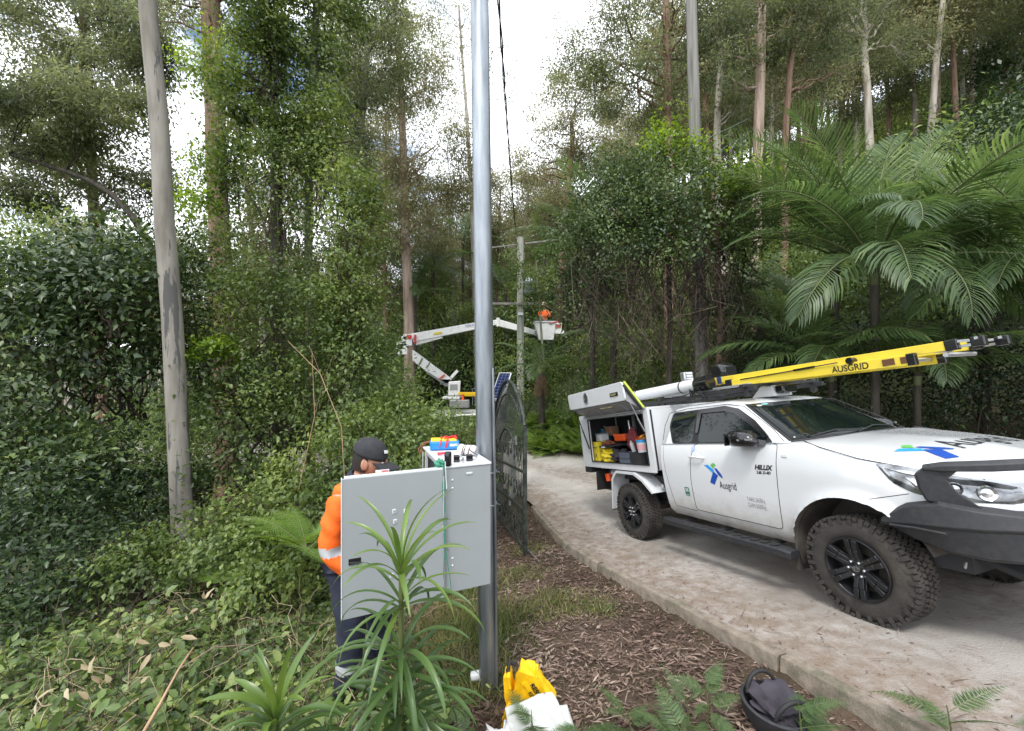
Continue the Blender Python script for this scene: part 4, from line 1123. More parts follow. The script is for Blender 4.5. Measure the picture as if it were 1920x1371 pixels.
# conduit tube with screw cap
tb = MB(); tb.tube([(-4.3, -.47, 2.105), (-1.86, -.47, 2.105)], .080, 28); pipe = tb.build('storage_tube', mat('white_pvc', (.66, .67, .68), rough=.3, var=.05, vscale=4), ute, smooth=50)
mb = MB(); mb.tube([(-1.89, -.47, 2.105), (-1.66, -.47, 2.105)], .083, 28)
for k in range(14):
    a = 2 * math.pi * k / 14; mb.bar((-1.88, -.47 + .086 * math.cos(a), 2.105 + .086 * math.sin(a)), (-1.67, -.47 + .086 * math.cos(a), 2.105 + .086 * math.sin(a)), .012, .012)
mb.build('tube_cap', m_gloss, pipe, smooth=40)
mb = MB(); mb.lathe([(.083, -.012), (.087, 0), (.083, .012)], (-2.16, -.47, 2.105), 'X', 28); mb.build('tube_band', m_seal, pipe, smooth=50)
mb = MB(); mb.lathe([(.083, -.012), (.087, 0), (.083, .012)], (-3.2, -.47, 2.105), 'X', 28); mb.build('tube_band', m_seal, pipe, smooth=50)
# work lamp, beacon, antenna pod
mb = MB(); mb.bar((-2.60, -.02, 1.99), (-2.60, -.02, 2.25), .035, .035); wl = mb.build('work_lamp', m_steel, ute)
mb = MB(); mb.box((-2.56, -.02, 2.30), (.10, .17, .13)); mb.build('lamp_housing', m_steel, wl, bevel=.015)
mb = MB()
for k in range(3): mb.box((-2.505, -.02, 2.26 + k * .04), (.012, .10, .024))
mb.build('lamp_lens', mat('white_sticker', (.7, .72, .72)), wl)
mb = MB(); mb.lathe([(.10, -.14), (.12, -.10), (.12, .10), (.10, .14)], (-2.0, .12, 2.27), 'Y', 12, caps=True); mb.box((-1.93, .12, 2.27), (.12, .20, .13)); mb.bar((-2.0, .12, 1.99), (-2.0, .12, 2.2), .05, .05)
mb.build('beacon', m_gloss, ute, smooth=35, bevel=.01)
mb = MB(); vs = []
mb.add([(-1.35, -.20, 1.845), (-1.02, -.20, 1.84), (-1.06, -.20, 1.965), (-1.20, -.20, 1.975), (-1.35, .06, 1.845), (-1.02, .06, 1.84), (-1.06, .06, 1.965), (-1.20, .06, 1.975)], [(0, 1, 2, 3), (4, 7, 6, 5), (0, 4, 5, 1), (1, 5, 6, 2), (2, 6, 7, 3), (3, 7, 4, 0)])
pod = mb.build('aerial_pod', m_whitec, ute, bevel=.012)
mb = MB(); mb.box((-.99, -.07, 1.915), (.11, .22, .095)); mb.build('pod_camera', m_gloss, pod, bevel=.02)

# -- ladder lashed on top: a thing of its own
lad = thing('ladder', 'yellow fibreglass extension ladder lashed on the roof rack of the white utility truck', 'ladder', UTE_LOC, UTE_ROT)
def lad_pt(x, y, dz=0): # line of the ladder in ute space
    x = x if x < -1.9 else -1.9 + (x + 1.9) * .93
    t_ = (x + 2.3) / 3.1; return Vector((x, y - .02 * t_, 2.085 - .105 * t_ + dz))
mb = MB()
for y in (-.30, .10):
    for (x0, x1, dz) in ((-1.45, .50, 0.0), ):
        a, c = lad_pt(x0, y, dz), lad_pt(x1, y, dz)
        mb.bar(a, c, .032, .088)
mb.build('base_rail', m_yell, lad, bevel=.004)
mb = MB()
for y in (-.255, .055):
    a, c = lad_pt(-2.25, y, .062), lad_pt(-1.72, y, .062); mb.bar(a, c, .030, .075)
    a, c = lad_pt(-1.66, y, .062), lad_pt(.74, y, .070)
    mb.bar(a, c, .030, .075)
mb.build('fly_rail', m_yell, lad, bevel=.004)
for x in np.arange(-2.1, .6, .3):
    MB().tube([lad_pt(x, -.26, .05), lad_pt(x, .06, .05)], .017, 10).build('rung', m_alu, lad, smooth=50)
    if x > -1.4: MB().tube([lad_pt(x + .12, -.29, .0), lad_pt(x + .12, .09, .0)], .017, 10).build('rung', m_alu, lad, smooth=50)
for y in (-.255, .055):
    mb = MB(); p = lad_pt(.76, y, .070); mb.box(p, (.08, .045, .085)); mb.box(p + Vector((.15, 0, -.005)), (.08, .05, .075)); f_ = mb.build('end_foot', m_gloss, lad, bevel=.008)
    mb = MB(); mb.bar(p + Vector((.04, -.01, .02)), p + Vector((.13, -.01, .01)), .012, .02); mb.bar(p + Vector((.04, .01, -.02)), p + Vector((.13, .01, -.02)), .012, .02); mb.box(p + Vector((.15, -.027, .02)), (.02, .008, .02)); mb.build('foot_bracket', m_steel, f_)
mb = MB()
for y in (-.30, .10): mb.box(lad_pt(-1.50, y, 0) , (.10, .045, .10)); mb.box(lad_pt(.50, y, 0), (.06, .045, .10))
mb.build('end_cap', m_gloss, lad, bevel=.006)
mb = MB(); mb.box(lad_pt(-1.69, -.26, .06), (.06, .05, .09)); mb.build('rail_joint', mat('navy_plastic', (.03, .05, .16), rough=.4), lad)
mb = MB(); mb.tube([lad_pt(-1.3, -.32, .03), lad_pt(-.6, -.325, .045), lad_pt(-.1, -.325, .06)], .006, 6); mb.box(lad_pt(-.45, -.325, .05), (.22, .012, .02)); mb.tube([lad_pt(.02, -.34, .06), lad_pt(.02, -.26, .06)], .03, 14); mb.build('pulley', m_gloss, lad, smooth=50)
mb = MB(); mb.box(lad_pt(.33, -.31, .0), (.09, .02, .055)); mb.box(lad_pt(.45, -.31, .0), (.05, .02, .055)); mb.build('rail_guide', mat('rust_brown', (.12, .05, .02), rough=.7), lad)
a_ = lad_pt(-.17, -.3185, -.030); d_ = (lad_pt(.5, -.32, 0) - lad_pt(-.17, -.32, 0)).normalized()
text('ladder_lettering', 'AUSGRID', .082, frame(a_, d_, Vector((0, 0, 1)) - d_ * d_.z), m_black, lad, bold=.0015, xs=.92)

# -- what lies in the open canopy: each a thing of its own, in the box's frame
def in_ute(name, label, cat, p, rz=0.0, rx=0.0, group=None):
    Mx = M_U @ Matrix.Translation(p) @ Matrix.Rotation(rz, 4, 'Z') @ Matrix.Rotation(rx, 4, 'X')
    o = thing(name, label, cat, Mx.to_translation(), Mx.to_euler(), group); return o
FZ = CZ0 + .086
m_ybox = mat('yellow_case', (.72, .58, .04), rough=.45, var=.1)
t_ = in_ute('tool_case', 'upright yellow equipment case in the rear corner of the open canopy', 'case', (-4.16, -.74, FZ), .05)
MB().box((0, 0, .17), (.26, .22, .34)).build('case_body', m_ybox, t_, bevel=.02)
MB().box((0, -.113, .24), (.20, .008, .012)).build('case_seam', m_black, t_)
text('case_lettering', 'BUB', .09, frame((-.09, -.112, .07), (1, 0, 0), (0, 0, 1)), m_black, t_)
m_ybag = mat('yellow_pvc', (.80, .62, .02), rough=.35, var=.12, vscale=9, bump=.4, bscale=12)
def lump(r, seed, sc=(1, 1, 1), amp=.25, mt=None, name='cloth', parent=None, fr=6.0):
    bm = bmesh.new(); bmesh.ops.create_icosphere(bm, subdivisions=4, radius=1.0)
    rr_ = random.Random(seed); ph = [rr_.uniform(0, 6) for _ in range(8)]
    for v in bm.verts:
        p = v.co.copy(); k = 1 + amp * (math.sin(p.x * fr + ph[0]) * math.cos(p.y * fr * .8 + ph[1]) + .5 * math.sin(p.z * fr * 1.7 + ph[2] + p.x * 3) + .35 * math.sin((p.x + p.y) * fr * 2.1 + ph[3]))
        v.co = Vector((p.x * sc[0], p.y * sc[1], max(p.z, -.75) * sc[2])) * r * k
    me = bpy.data.meshes.new(name); bm.to_mesh(me); bm.free(); me.materials.append(mt); me.shade_smooth()
    return link(name, me, parent)
o = lump(.17, 3, (1.1, .8, .75), .22, m_ybag, 'safety_gloves'); o.matrix_world = M_U @ Matrix.Translation((-3.84, -.73, FZ + .11)); tag(o, 'crumpled heap of yellow rubber gloves beside the yellow case', 'gloves')
t_ = in_ute('drill_case', 'dark moulded tool tray lying across the middle of the canopy', 'tool tray', (-3.78, -.64, FZ + .27), .1, .1)
MB().lathe([(.0001, -.03), (.20, -.03), (.28, .0), (.29, .02), (.0001, .025)], (0, 0, 0), 'Z', 6).build('tray_body', m_blackp, t_, bevel=.01); MB().box((0, -.26, .01), (.1, .01, .02)).build('tray_label', m_whitec, t_)
t_ = in_ute('power_tool', 'bright orange power tool lying on top of the dark tool tray', 'power tool', (-3.62, -.60, FZ + .39), .15)
mb = MB(); mb.box((0, 0, 0), (.28, .12, .12)); mb.tube([(-.14, 0, .03), (-.20, 0, .05)], .03, 12); mb.build('tool_body', m_orange, t_, bevel=.025)
MB().tube([(.14, 0, -.0), (.19, 0, -.02), (.18, 0, -.08)], .022, 10).build('tool_grip', m_grey_in, t_, smooth=50)
t_ = in_ute('jerry_can', 'tall teal container standing in the dark rear corner of the canopy', 'container', (-4.34, -.48, FZ), .0)
mb = MB(); mb.box((0, 0, .28), (.12, .2, .56)); mb.build('can_body', mat('teal_plastic', (.02, .13, .18), rough=.4), t_, bevel=.02)
MB().tube([(0, 0, .56), (0, 0, .60)], .03, 12).build('can_cap', m_gloss, t_)
t_ = in_ute('cardboard_box', 'small brown cardboard box high on the left side of the canopy', 'box', (-4.22, -.42, FZ + .42), .1)
MB().box((0, 0, .08), (.22, .16, .17)).build('carton', mat('brown_card', (.34, .20, .12), rough=.8, var=.15), t_, bevel=.004); MB().box((.0, -.083, .07), (.12, .004, .06)).build('carton_label', mat('red_label', (.5, .12, .06)), t_)
t_ = in_ute('storage_box', 'small white plastic box above the yellow case in the canopy', 'box', (-4.16, -.66, FZ + .345), -.05)
MB().box((0, 0, .06), (.20, .16, .12)).build('box_body', m_whitec, t_, bevel=.01); MB().box((0, 0, .13), (.21, .17, .016)).build('box_lid', mat('grey_plastic', (.2, .21, .23)), t_)
t_ = in_ute('parts_bin', 'blue grey parts bin at the front edge of the canopy floor', 'bin', (-3.20, -.76, FZ), .05)
mb = MB(); mb.box((0, 0, .015), (.28, .2, .03)); mb.box((0, -.1, .085), (.30, .012, .17)); mb.box((0, .1, .085), (.30, .012, .17)); mb.box((-.15, 0, .085), (.012, .188, .17)); mb.box((.15, 0, .085), (.012, .188, .17)); mb.build('bin_body', mat('slate_plastic', (.10, .115, .15), rough=.5), t_, bevel=.004)
MB().box((0, -.112, .10), (.24, .012, .03)).build('bin_rim', mat('slate_plastic', (.1, .1, .1)), t_)
t_ = in_ute('storage_crate', 'low black crate in the front corner of the canopy below the paint tub', 'crate', (-2.88, -.76, FZ), .0)
mb = MB(); mb.box((0, 0, .015), (.25, .26, .03)); mb.box((0, -.13, .09), (.27, .012, .18)); mb.box((0, .13, .09), (.27, .012, .18)); mb.box((-.13, 0, .09), (.012, .248, .18)); mb.box((.13, 0, .09), (.012, .248, .18)); mb.build('crate_body', m_blackp, t_)
t_ = in_ute('paint_tub', 'white tub with a blue lid and coloured label in the canopy', 'tub', (-2.86, -.74, FZ + .17), .0)
MB().lathe([(.0001, 0), (.085, 0), (.095, .16), (.0001, .16)], (0, 0, 0), 'Z', 24).build('tub_body', m_whitec, t_, smooth=40); MB().lathe([(.099, .15), (.099, .185), (.0001, .19)], (0, 0, 0), 'Z', 24).build('tub_lid', m_lblue, t_, smooth=40)
MB().lathe([(.090, .04), (.0965, .12)], (0, 0, 0), 'Z', 24).build('tub_label', mat('pink_label', (.75, .4, .42)), t_, smooth=40)
t_ = in_ute('rope_coil', 'coil of yellow and red rope resting above the white tub', 'rope', (-2.98, -.66, FZ + .36), .0, .5)
for k in range(7):
    mb = MB(); mb.tube([((.085 + .010 * math.sin(3 * a + k)) * math.cos(a), (.085 + .01 * math.cos(2 * a + k)) * math.sin(a), .012 * k - .04 + .01 * math.sin(2 * a + k)) for a in np.linspace(0, 2 * math.pi, 26)], .011, 6, caps=False)
    mb.build('rope_loop', m_ybag if k % 3 else m_orange, t_, smooth=60)
t_ = in_ute('work_cloth', 'dull red cloth hanging over gear at the right of the canopy', 'cloth', (-3.33, -.58, FZ + .34), .0)
o = lump(.14, 8, (1.0, .35, 1.3), .22, mat('dull_red_cloth', (.24, .045, .05), rough=.9), 'cloth_fold', t_, 5)
o = lump(.16, 9, (1.5, .8, .7), .30, mat('charcoal_cloth', (.04, .035, .045), rough=.9, var=.4), 'tool_roll'); o.matrix_world = M_U @ Matrix.Translation((-3.52, -.72, FZ + .10)); tag(o, 'dark crumpled tool roll between yellow gloves and the blue grey bin', 'tool roll')
o = lump(.13, 12, (1.3, .8, .5), .25, mat('rust_cloth', (.22, .07, .035), rough=.85, var=.3), 'leather_pouch'); o.matrix_world = M_U @ Matrix.Translation((-3.98, -.66, FZ + .28)); tag(o, 'rusty brown leather pouch lying above the yellow gloves', 'pouch')
t_ = in_ute('steel_lever', 'pale steel lever leaning upright behind the red cloth in the canopy', 'lever', (-3.55, -.46, FZ + .28), .0)
MB().tube([(0, 0, 0), (-.03, 0, .38)], .018, 10).build('shaft', m_steel, t_, smooth=50); MB().box((.12, 0, .3), (.04, .04, .3)).build('shaft', m_grey_in, t_)
t_ = in_ute('spray_can', 'white spray can with silver top among the tools by the grey bin', 'spray can', (-3.16, -.70, FZ + .15), .0, .25)
MB().lathe([(.0001, 0), (.032, 0), (.032, .15), (.02, .17), (.014, .175), (.014, .20), (.0001, .20)], (0, 0, 0), 'Z', 20).build('can_body', m_whitec, t_, smooth=40)
# ================================================================== CABINET, POLES, GATE, TRUCK
m_cab = mat('pale_grey_powder_coat', (0.29, 0.312, 0.322), rough=0.42, spec=0.4, var=.03, vscale=3, dirt=(.27, .29, .285), dscale=2.5, dthr=(.5, .8))
m_cabl = mat('light_grey_edge', (0.66, 0.69, 0.72), rough=0.35)
m_galv = bpy.data.materials.new('galvanised_steel'); m_galv.use_nodes = True
N, L = nodes_of(m_galv); b = N['Principled BSDF']; b.inputs['Metallic'].default_value = 0.85
tc = N.new('ShaderNodeTexCoord'); mp = N.new('ShaderNodeMapping'); mp.inputs['Scale'].default_value = (9, 9, 1.1); L.new(tc.outputs['Object'], mp.inputs[0])
v1 = N.new('ShaderNodeTexNoise'); v1.inputs['Scale'].default_value = 2.2; v1.inputs['Detail'].default_value = 7; L.new(mp.outputs[0], v1.inputs['Vector'])
cr = N.new('ShaderNodeValToRGB'); cr.color_ramp.elements[0].position = .3; cr.color_ramp.elements[1].position = .72
cr.color_ramp.elements[0].color = (.20, .225, .25, 1); cr.color_ramp.elements[1].color = (.40, .43, .46, 1)
L.new(v1.outputs[0], cr.inputs[0]); L.new(cr.outputs[0], b.inputs['Base Color'])
rr = N.new('ShaderNodeMapRange'); rr.inputs[3].default_value = .36; rr.inputs[4].default_value = .52; L.new(v1.outputs[0], rr.inputs[0]); L.new(rr.outputs[0], b.inputs['Roughness'])

PX, PY = -0.168, 2.95
pole = thing('steel_pole', 'tall round galvanised steel pole carrying the grey cabinet', 'pole', (PX, PY, H(PX, PY)), (0, R_(-.75), 0))
MB().tube([(0, 0, -.3), (0, 0, 2.0), (0, 0, 4.0), (0, 0, 7.5)], [.067, .067, .066, .064], 48).build('pole_shaft', m_galv, pole, smooth=60)
MB().lathe([(.0001, 7.56), (.05, 7.55), (.068, 7.50), (.068, 7.47)], (0, 0, 0), 'Z', 32).build('pole_cap', m_seal, pole, smooth=40)
for zz in (1.56, 1.33):
    mb = MB(); mb.tube([(.074 * math.cos(t_), .074 * math.sin(t_), zz + .004 * math.sin(3 * t_)) for t_ in np.linspace(0, 2 * math.pi, 33)], .0065, 8, caps=False)
    mb.tube([(.074, -.02, zz), (.10, -.035, zz)], .005, 6); mb.build('strap_clamp', m_galv, pole, smooth=60)
MB().tube([(.06, -.045, -.1), (.064, -.045, 1.0), (.063, -.045, 2.3)], .010, 10).build('earth_conduit', m_galv, pole, smooth=60)

# cabinet: hollow box open towards the worker, door swung out on the near hinge
A = Vector((-.414, 2.55)); Bv = Vector((-.140, 2.665)); 
ux = (Bv - A).normalized(); CD = (Bv - A).length          # depth of the box, seen side-on
uy = Vector((-ux.y, ux.x)); CW = .66                       # width, running away from the camera
CT, CB = 1.322, .545
phi = math.atan2(ux.y, ux.x)
cabt = thing('metering_cabinet', 'pale grey metal electrical cabinet with its big door open, strapped to the steel pole', 'cabinet', (A.x, A.y, CB), (0, 0, phi))
Hc = CT - CB; th = .004
mb = MB()
mb.box((CD / 2, th / 2, Hc / 2), (CD, th, Hc)); mb.box((CD / 2, CW - th / 2, Hc / 2), (CD, th, Hc)); mb.box((CD - th / 2, CW / 2, Hc / 2), (th, CW - 2 * th, Hc))
mb.box((CD / 2 - th / 2, CW / 2, th / 2), (CD - th, CW - 2 * th, th))
mb.build('cabinet_shell', m_cab, cabt)
mb = MB(); mb.box((CD / 2 - .005, CW / 2, Hc + .006), (CD + .02, CW + .012, .014)); mb.build('cabinet_roof', m_cabl, cabt, bevel=.003)
mb = MB()
for (a, c, e, f) in ((.012, .0, .024, Hc), ): mb.box((.008, .02, Hc / 2), (.016, .03, Hc - .02)); mb.box((.008, CW - .02, Hc / 2), (.016, .03, Hc - .02)); mb.box((.008, CW / 2, Hc - .02), (.016, CW - .07, .03)); mb.box((.008, CW / 2, .02), (.016, CW - .07, .03))
mb.build('door_frame', m_cabl, cabt)
MB().box((CD - .02, CW / 2, Hc / 2), (.012, CW - .06, Hc - .08)).build('mounting_panel', m_whitec, cabt)
for k, z in enumerate((.18, .42, .60)):
    MB().box((CD - .07, CW / 2 - .05 + .03 * k, z), (.07, .28, .14)).build('switchgear', m_dark_in, cabt, bevel=.006)
# vent lip, rivets, knock-outs on the side that faces the camera
mb = MB(); mb.box((CD * .52, -.003, Hc - .045), (.040, .008, .008)); mb.box((CD * .52, -.001, Hc - .052), (.036, .004, .006)); mb.build('vent_lip', m_cabl, cabt, bevel=.002)
for z in (Hc - .078, Hc - .128, .21, .165):
    MB().lathe([(.0001, -.004), (.004, -.0035), (.0065, 0)], (.045, -.001, z), 'Y', 12).build('rivet', m_cabl, cabt, smooth=60)
# door, hinged at the near left edge
DL = Vector((-.950, 2.322)); dd = DL - A; DW = dd.length; dphi = math.atan2(dd.y, dd.x)
door = bpy.data.objects.new('door', None); scene.collection.objects.link(door); door.parent = cabt
door.location = (-.006, -.006, 0); door.rotation_euler = (0, 0, dphi - phi)
# in the door's frame +x runs from hinge to free edge, +y is towards the camera side
mb = MB(); mb.box((DW / 2 + .006, .012, Hc / 2 - .004), (DW, .018, Hc + .012)); mb.build('door_panel', m_cab, door, bevel=.0035)
mb = MB(); mb.box((DW + .0075, .004, Hc / 2 - .004), (.005, .040, Hc + .012)); mb.box((DW / 2 + .004, -.001, Hc + .004), (DW - .02, .03, .010)); mb.build('door_edge', m_cabl, door)
for (x, z) in ((.305, Hc - .215), (.240, Hc - .222), (.300, Hc - .275), (.238, Hc - .282), (.32, .19), (.26, .215)):
    k_ = MB(); k_.box((x, .0225, z), (.022, .004, .024)); k = k_.build('fixing_plate', m_cabl, door, bevel=.001)
    MB().box((x - .001, .0255, z + .001), (.013, .003, .014)).build('fixing_stud', m_cab, k)
mb = MB(); mb.box((DW - .062, .0225, .31), (.066, .006, .036)); hd = mb.build('handle_recess', m_gloss, door, bevel=.003)
mb = MB(); mb.bar((DW - .09, .030, .300), (DW - .034, .030, .308), .010, .008); mb.build('handle_bar', m_dark_in, hd)
# warning sign behind the door edge, on the inner stay
sg = bpy.data.objects.new('warning_sign', None); scene.collection.objects.link(sg); sg.parent = door; sg.scale = (.85,) * 3; sg.location = (DW * .63, -.030, Hc + .004); 
mb = MB(); mb.box((0, 0, .0), (.098, .003, .052)); mb.build('sign_plate', m_black, sg)
mb = MB(); mb.box((0, .0025, .0), (.092, .002, .046)); mb.build('sign_face', m_whitec, sg)
mb = MB(); mb.add([(.040, .0042, -.016), (.008, .0042, -.016), (.024, .0042, .014)], [(0, 1, 2)]); mb.build('sign_triangle', mat('sign_yellow', (.75, .65, .05)), sg)
mb = MB(); mb.box((-.019, .0036, .010), (.046, .001, .014)); mb.build('sign_band', mat('sign_red', (.55, .03, .03)), sg)
text('sign_lettering', 'DANGER', .012, frame((.002, .0046, .006), (-1, 0, 0), (0, 0, 1)), m_whitec, sg)
text('sign_lettering', 'LIVE PARTS', .009, frame((.004, .0044, -.010), (-1, 0, 0), (0, 0, 1)), m_black, sg)
# open stay of the door, dark strip between roof and worker
st0 = Vector((-.665, 3.2, CT)); 
mb = MB(); mb.bar((.0, .02, Hc + .012), (-.0, CW, Hc + .012), .004, .008); mb.build('roof_lip', m_cabl, cabt)
MB().bar((-.02, CW - .02, Hc - .25), (-.02, CW - .02, Hc - .02), .006, .006).build('stay_rod', m_cabl, cabt)
mb = MB(); mb.box((-.12, CW * .10, Hc - .035), (.25, .012, .055), M=Matrix.Rotation(.28, 3, 'Z')); mb.build('cable_tray', m_gloss, cabt)
# green twine and wires running down the hinge
m_twine = mat('green_twine', (.04, .22, .14), rough=.7)
tw = thing('green_twine', 'green and white twine hanging down the hinge of the grey cabinet', 'twine', (A.x, A.y, CT))
mb = MB()
mb.tube([(.0, -.03, .03), (-.012, -.035, -.1), (-.002, -.033, -.3), (.008, -.035, -.5), (.03, -.03, -.64), (.045, -.03, -.76)], .0028, 6)
mb.tube([(-.01, -.03, .02), (.006, -.036, -.15), (-.004, -.034, -.33), (.002, -.034, -.5), (-.01, -.03, -.70)], .0025, 6)
mb.build('twine_strand', m_twine, tw)
mb = MB(); mb.tube([(.004, -.032, .05), (.010, -.034, -.05), (.014, -.033, -.12)], .003, 6); mb.tube([(-.004, -.034, -.04), (-.006, -.036, -.2), (-.002, -.034, -.34), (-.02, -.034, -.36)], .0018, 5); mb.build('white_strand', m_cabl, tw)
o = lump(.030, 31, (1.0, .8, 1.0), .35, m_twine, 'twine_knot', tw, 5); o.location = (-.03, .0, .025)

# things lying on the cabinet roof
TZ = CT + .014
def on_roof(u, v): p = atz(u, v, TZ); return p
m_bluep = mat('bright_blue_plastic', (.015, .22, .62), rough=.35)
m_redw = mat('red_insulated_wire', (.65, .03, .04), rough=.4)
p = on_roof(836, 842)
t_ = thing('insulation_tester', 'bright blue tester with yellow face wrapped in red leads on the cabinet roof', 'tester', p + Vector((-.01, .0, .0)), (0, 0, .20))
mb = MB(); mb.box((0, 0, .034), (.215, .11, .062)); mb.build('tester_body', m_bluep, t_, bevel=.012)
mb = MB(); mb.box((-.005, 0, .070), (.19, .085, .022)); mb.build('tester_face', mat('tester_yellow', (.80, .55, .03), rough=.4), t_, bevel=.006)
mb = MB(); mb.box((.055, -.0565, .038), (.038, .003, .018)); mb.build('tester_label', m_whitec, t_)
text('tester_lettering', '81', .028, frame((.075, -.0565, .030), (1, 0, 0), (0, 0, 1)), m_whitec, t_, bold=.001)
mb = MB()
for k, x in enumerate((-.035, .0, .008)):
    mb.tube([(x + .01 * math.sin(k) + .012 * math.sin(a), .062 * math.cos(a), .043 + .045 * math.sin(a)) for a in np.linspace(0, 2 * math.pi, 22)], .0042, 6, caps=False)
mb.tube([(.03, -.03, .088), (.06, .01, .092), (.085, .03, .09), (.07, -.02, .09), (.09, -.04, .084)], .009, 8)
mb.tube([(-.03, .0, .085), (.02, .01, .094), (.0, -.05, .086)], .005, 6)
mb.build('test_lead', m_redw, t_, smooth=60)
mb = MB(); mb.tube([(-.10, .02, .06), (-.15, .02, .05), (-.19, .0, .01), (-.18, -.03, -.02), (-.15, -.03, .01)], .004, 6); mb.tube([(-.10, .0, .06), (-.14, .01, .045), (-.17, -.01, .01), (-.175, -.03, -.03)], .0035, 6); mb.build('lead_tail', mat('brown_wire', (.25, .07, .03), rough=.5), t_, smooth=60)
p = on_roof(840, 873)
t_ = thing('black_cylinder', 'small black cylindrical speaker standing at the front edge of the cabinet roof', 'speaker', p)
MB().lathe([(.0001, 0), (.020, 0), (.0225, .006), (.0225, .078), (.020, .084), (.0001, .084)], (0, 0, 0), 'Z', 28).build('speaker_body', m_gloss, t_, smooth=40)
MB().lathe([(.0001, .0845), (.019, .0845)], (0, 0, 0), 'Z', 28).build('speaker_top', m_dark_in, t_)
p = on_roof(827, 856)
t_ = thing('marker_pen', 'red marker lying behind the black cylinder on the cabinet roof', 'marker', p + Vector((0, .03, .0)))
MB().tube([(-.03, 0, .012), (.035, 0, .018)], [.010, .008], 10).build('pen_body', m_redw, t_, smooth=60)
for nm, u_, v_, w_, lab in (('plug_pack', 856, 866, .040, 'square black plug pack next to the black cylinder'), ('plug_pack', 880, 864, .044, 'black plug pack with a looped lead nearest the steel pole')):
    p = on_roof(u_, v_); t_ = thing(nm, lab, 'plug pack', p, (0, 0, .2))
    MB().box((0, 0, .021), (w_, .035, .042)).build('plug_body', m_gloss, t_, bevel=.005)
    mb = MB(); mb.tube([(w_ / 2, 0, .01), (w_ / 2 + .02, -.01, .012), (w_ / 2 + .028, .01, .02), (w_ / 2 + .01, .03, .025), (0, .05, .02)], .0022, 6); mb.build('plug_lead', m_gloss, t_)
p = on_roof(868, 868); t_ = thing('connector', 'small silver connector between the two black plug packs', 'connector', p)
mb = MB(); mb.tube([(0, 0, .012), (.0, .0, .028)], .010, 10); mb.build('connector_body', m_steel, t_)
p = on_roof(878, 856); t_ = thing('cloth_bundle', 'white rolled cloth bundle tied with black cord against the steel pole', 'bundle', p + Vector((.0, .03, .035)), (0, 0, -.25))
mb = MB(); mb.tube([(-.07, .01, 0), (-.04, 0, .002), (0, 0, .004), (.035, 0, .0), (.05, 0, -.004)], [.030, .036, .034, .038, .030], 18); mb.build('bundle_roll', mat('off_white_cloth', (.68, .62, .60), rough=.8, bump=.5, bscale=25), t_, smooth=60)
mb = MB()
for x in (-.035, -.022, .012): mb.tube([(x + .008 * math.sin(a), .037 * math.cos(a), .037 * math.sin(a)) for a in np.linspace(0, 2 * math.pi, 20)], .003, 5, caps=False)
mb.tube([(.01, -.035, .02), (.04, -.04, .0), (.075, -.03, -.02), (.06, -.01, -.03)], .003, 5); mb.build('bundle_cord', m_gloss, t_)

# ------------------------------------------------------------------ timber poles, overhead cable
m_timber = bark_mat('weathered_pole_timber', (.13, .125, .115), (.27, .26, .24), stretch=.04, scale=14, bump=.35)
m_timberg = bark_mat('pale_pole_timber', (.20, .21, .17), (.40, .41, .35), stretch=.05, scale=10, bump=.3)
def pole_at(name, label, u0, v0, u1, v1, Y, r0, r1, m, base_z=None, cat='power pole'):
    """pole seen from (u0,v0) at its foot to (u1,v1) at its top"""
    a = at(u0, v0, Y); c = at(u1, v1, Y)
    z0 = base_z if base_z is not None else H(a.x, a.y) - .1
    d = (c - a) / (c.z - a.z); foot = a + d * (z0 - a.z)
    t_ = thing(name, label, cat, foot)
    L_ = c - foot
    MB().tube([L_ * k / 6 for k in range(7)], [r0 + (r1 - r0) * k / 6 for k in range(7)], 20).build('pole_shaft', m, t_, smooth=60)
    return t_, foot, c
tp, tpf, tpt = pole_at('power_pole', 'grey timber power pole rising through the vine thicket to the top of the picture', 1316, 700, 1294, -60, 10.4, .165, .125, m_timber)
for z, r in ((3.2, .160), (5.8, .150)):
    pass
fp, fpf, fpt = pole_at('power_pole', 'pale timber power pole with crossarms beside the worker in the raised bucket', 976, 640, 976, 446, 18.6, .175, .15, m_timberg)
ro = fpt - fpf
def on_fp(v): return Vector((0, 0, at(976, v, 18.6).z - fpf.z))
for v, ln in ((571, .95), (590, .0)):
    if ln:
        mb = MB(); q = on_fp(v); mb.bar(q + Vector((-ln - .3, -.2, 0)), q + Vector((ln, -.2, 0)), .10, .10); mb.build('crossarm', m_timber, fp, bevel=.01)
        mb = MB()
        for k in (-1.0, -.55, .45, .8): mb.lathe([(.0001, 0), (.035, 0), (.05, .05), (.03, .08), (.05, .11), (.02, .15), (.0001, .15)], q + Vector((k, -.2, .05)), 'Z', 10)
        mb.build('insulator', m_gloss, fp, smooth=50)
mb = MB(); mb.box(on_fp(590) + Vector((0, -.2, 0)), (.22, .08, .12)); mb.build('number_plate', m_cabl, fp)
mb = MB(); q = on_fp(459); mb.bar(q + Vector((-1.3, .1, -.1)), q + Vector((1.6, .1, .25)), .06, .06); mb.build('crossarm', m_timber, fp)
tf = thing('transformer', 'small grey transformer with insulators mounted right of the pale power pole', 'transformer', at(992, 540, 18.6))
mb = MB(); mb.box((0, 0, 0), (.42, .35, .55)); 
for k in range(5): mb.box((-.17 + .085 * k, -.21, 0), (.02, .08, .46))
mb.build('tank', mat('transformer_grey', (.16, .19, .22), rough=.5), tf, bevel=.01)
mb = MB()
for k in (-.12, .0, .12): mb.lathe([(.0001, .27), (.03, .27), (.05, .33), (.03, .37), (.05, .41), (.02, .47), (.0001, .47)], (k, 0, 0), 'Z', 8)
mb.bar((-.5, 0, .12), (0, 0, .12), .05, .05); mb.bar((-.5, 0, -.12), (0, 0, -.12), .05, .05)
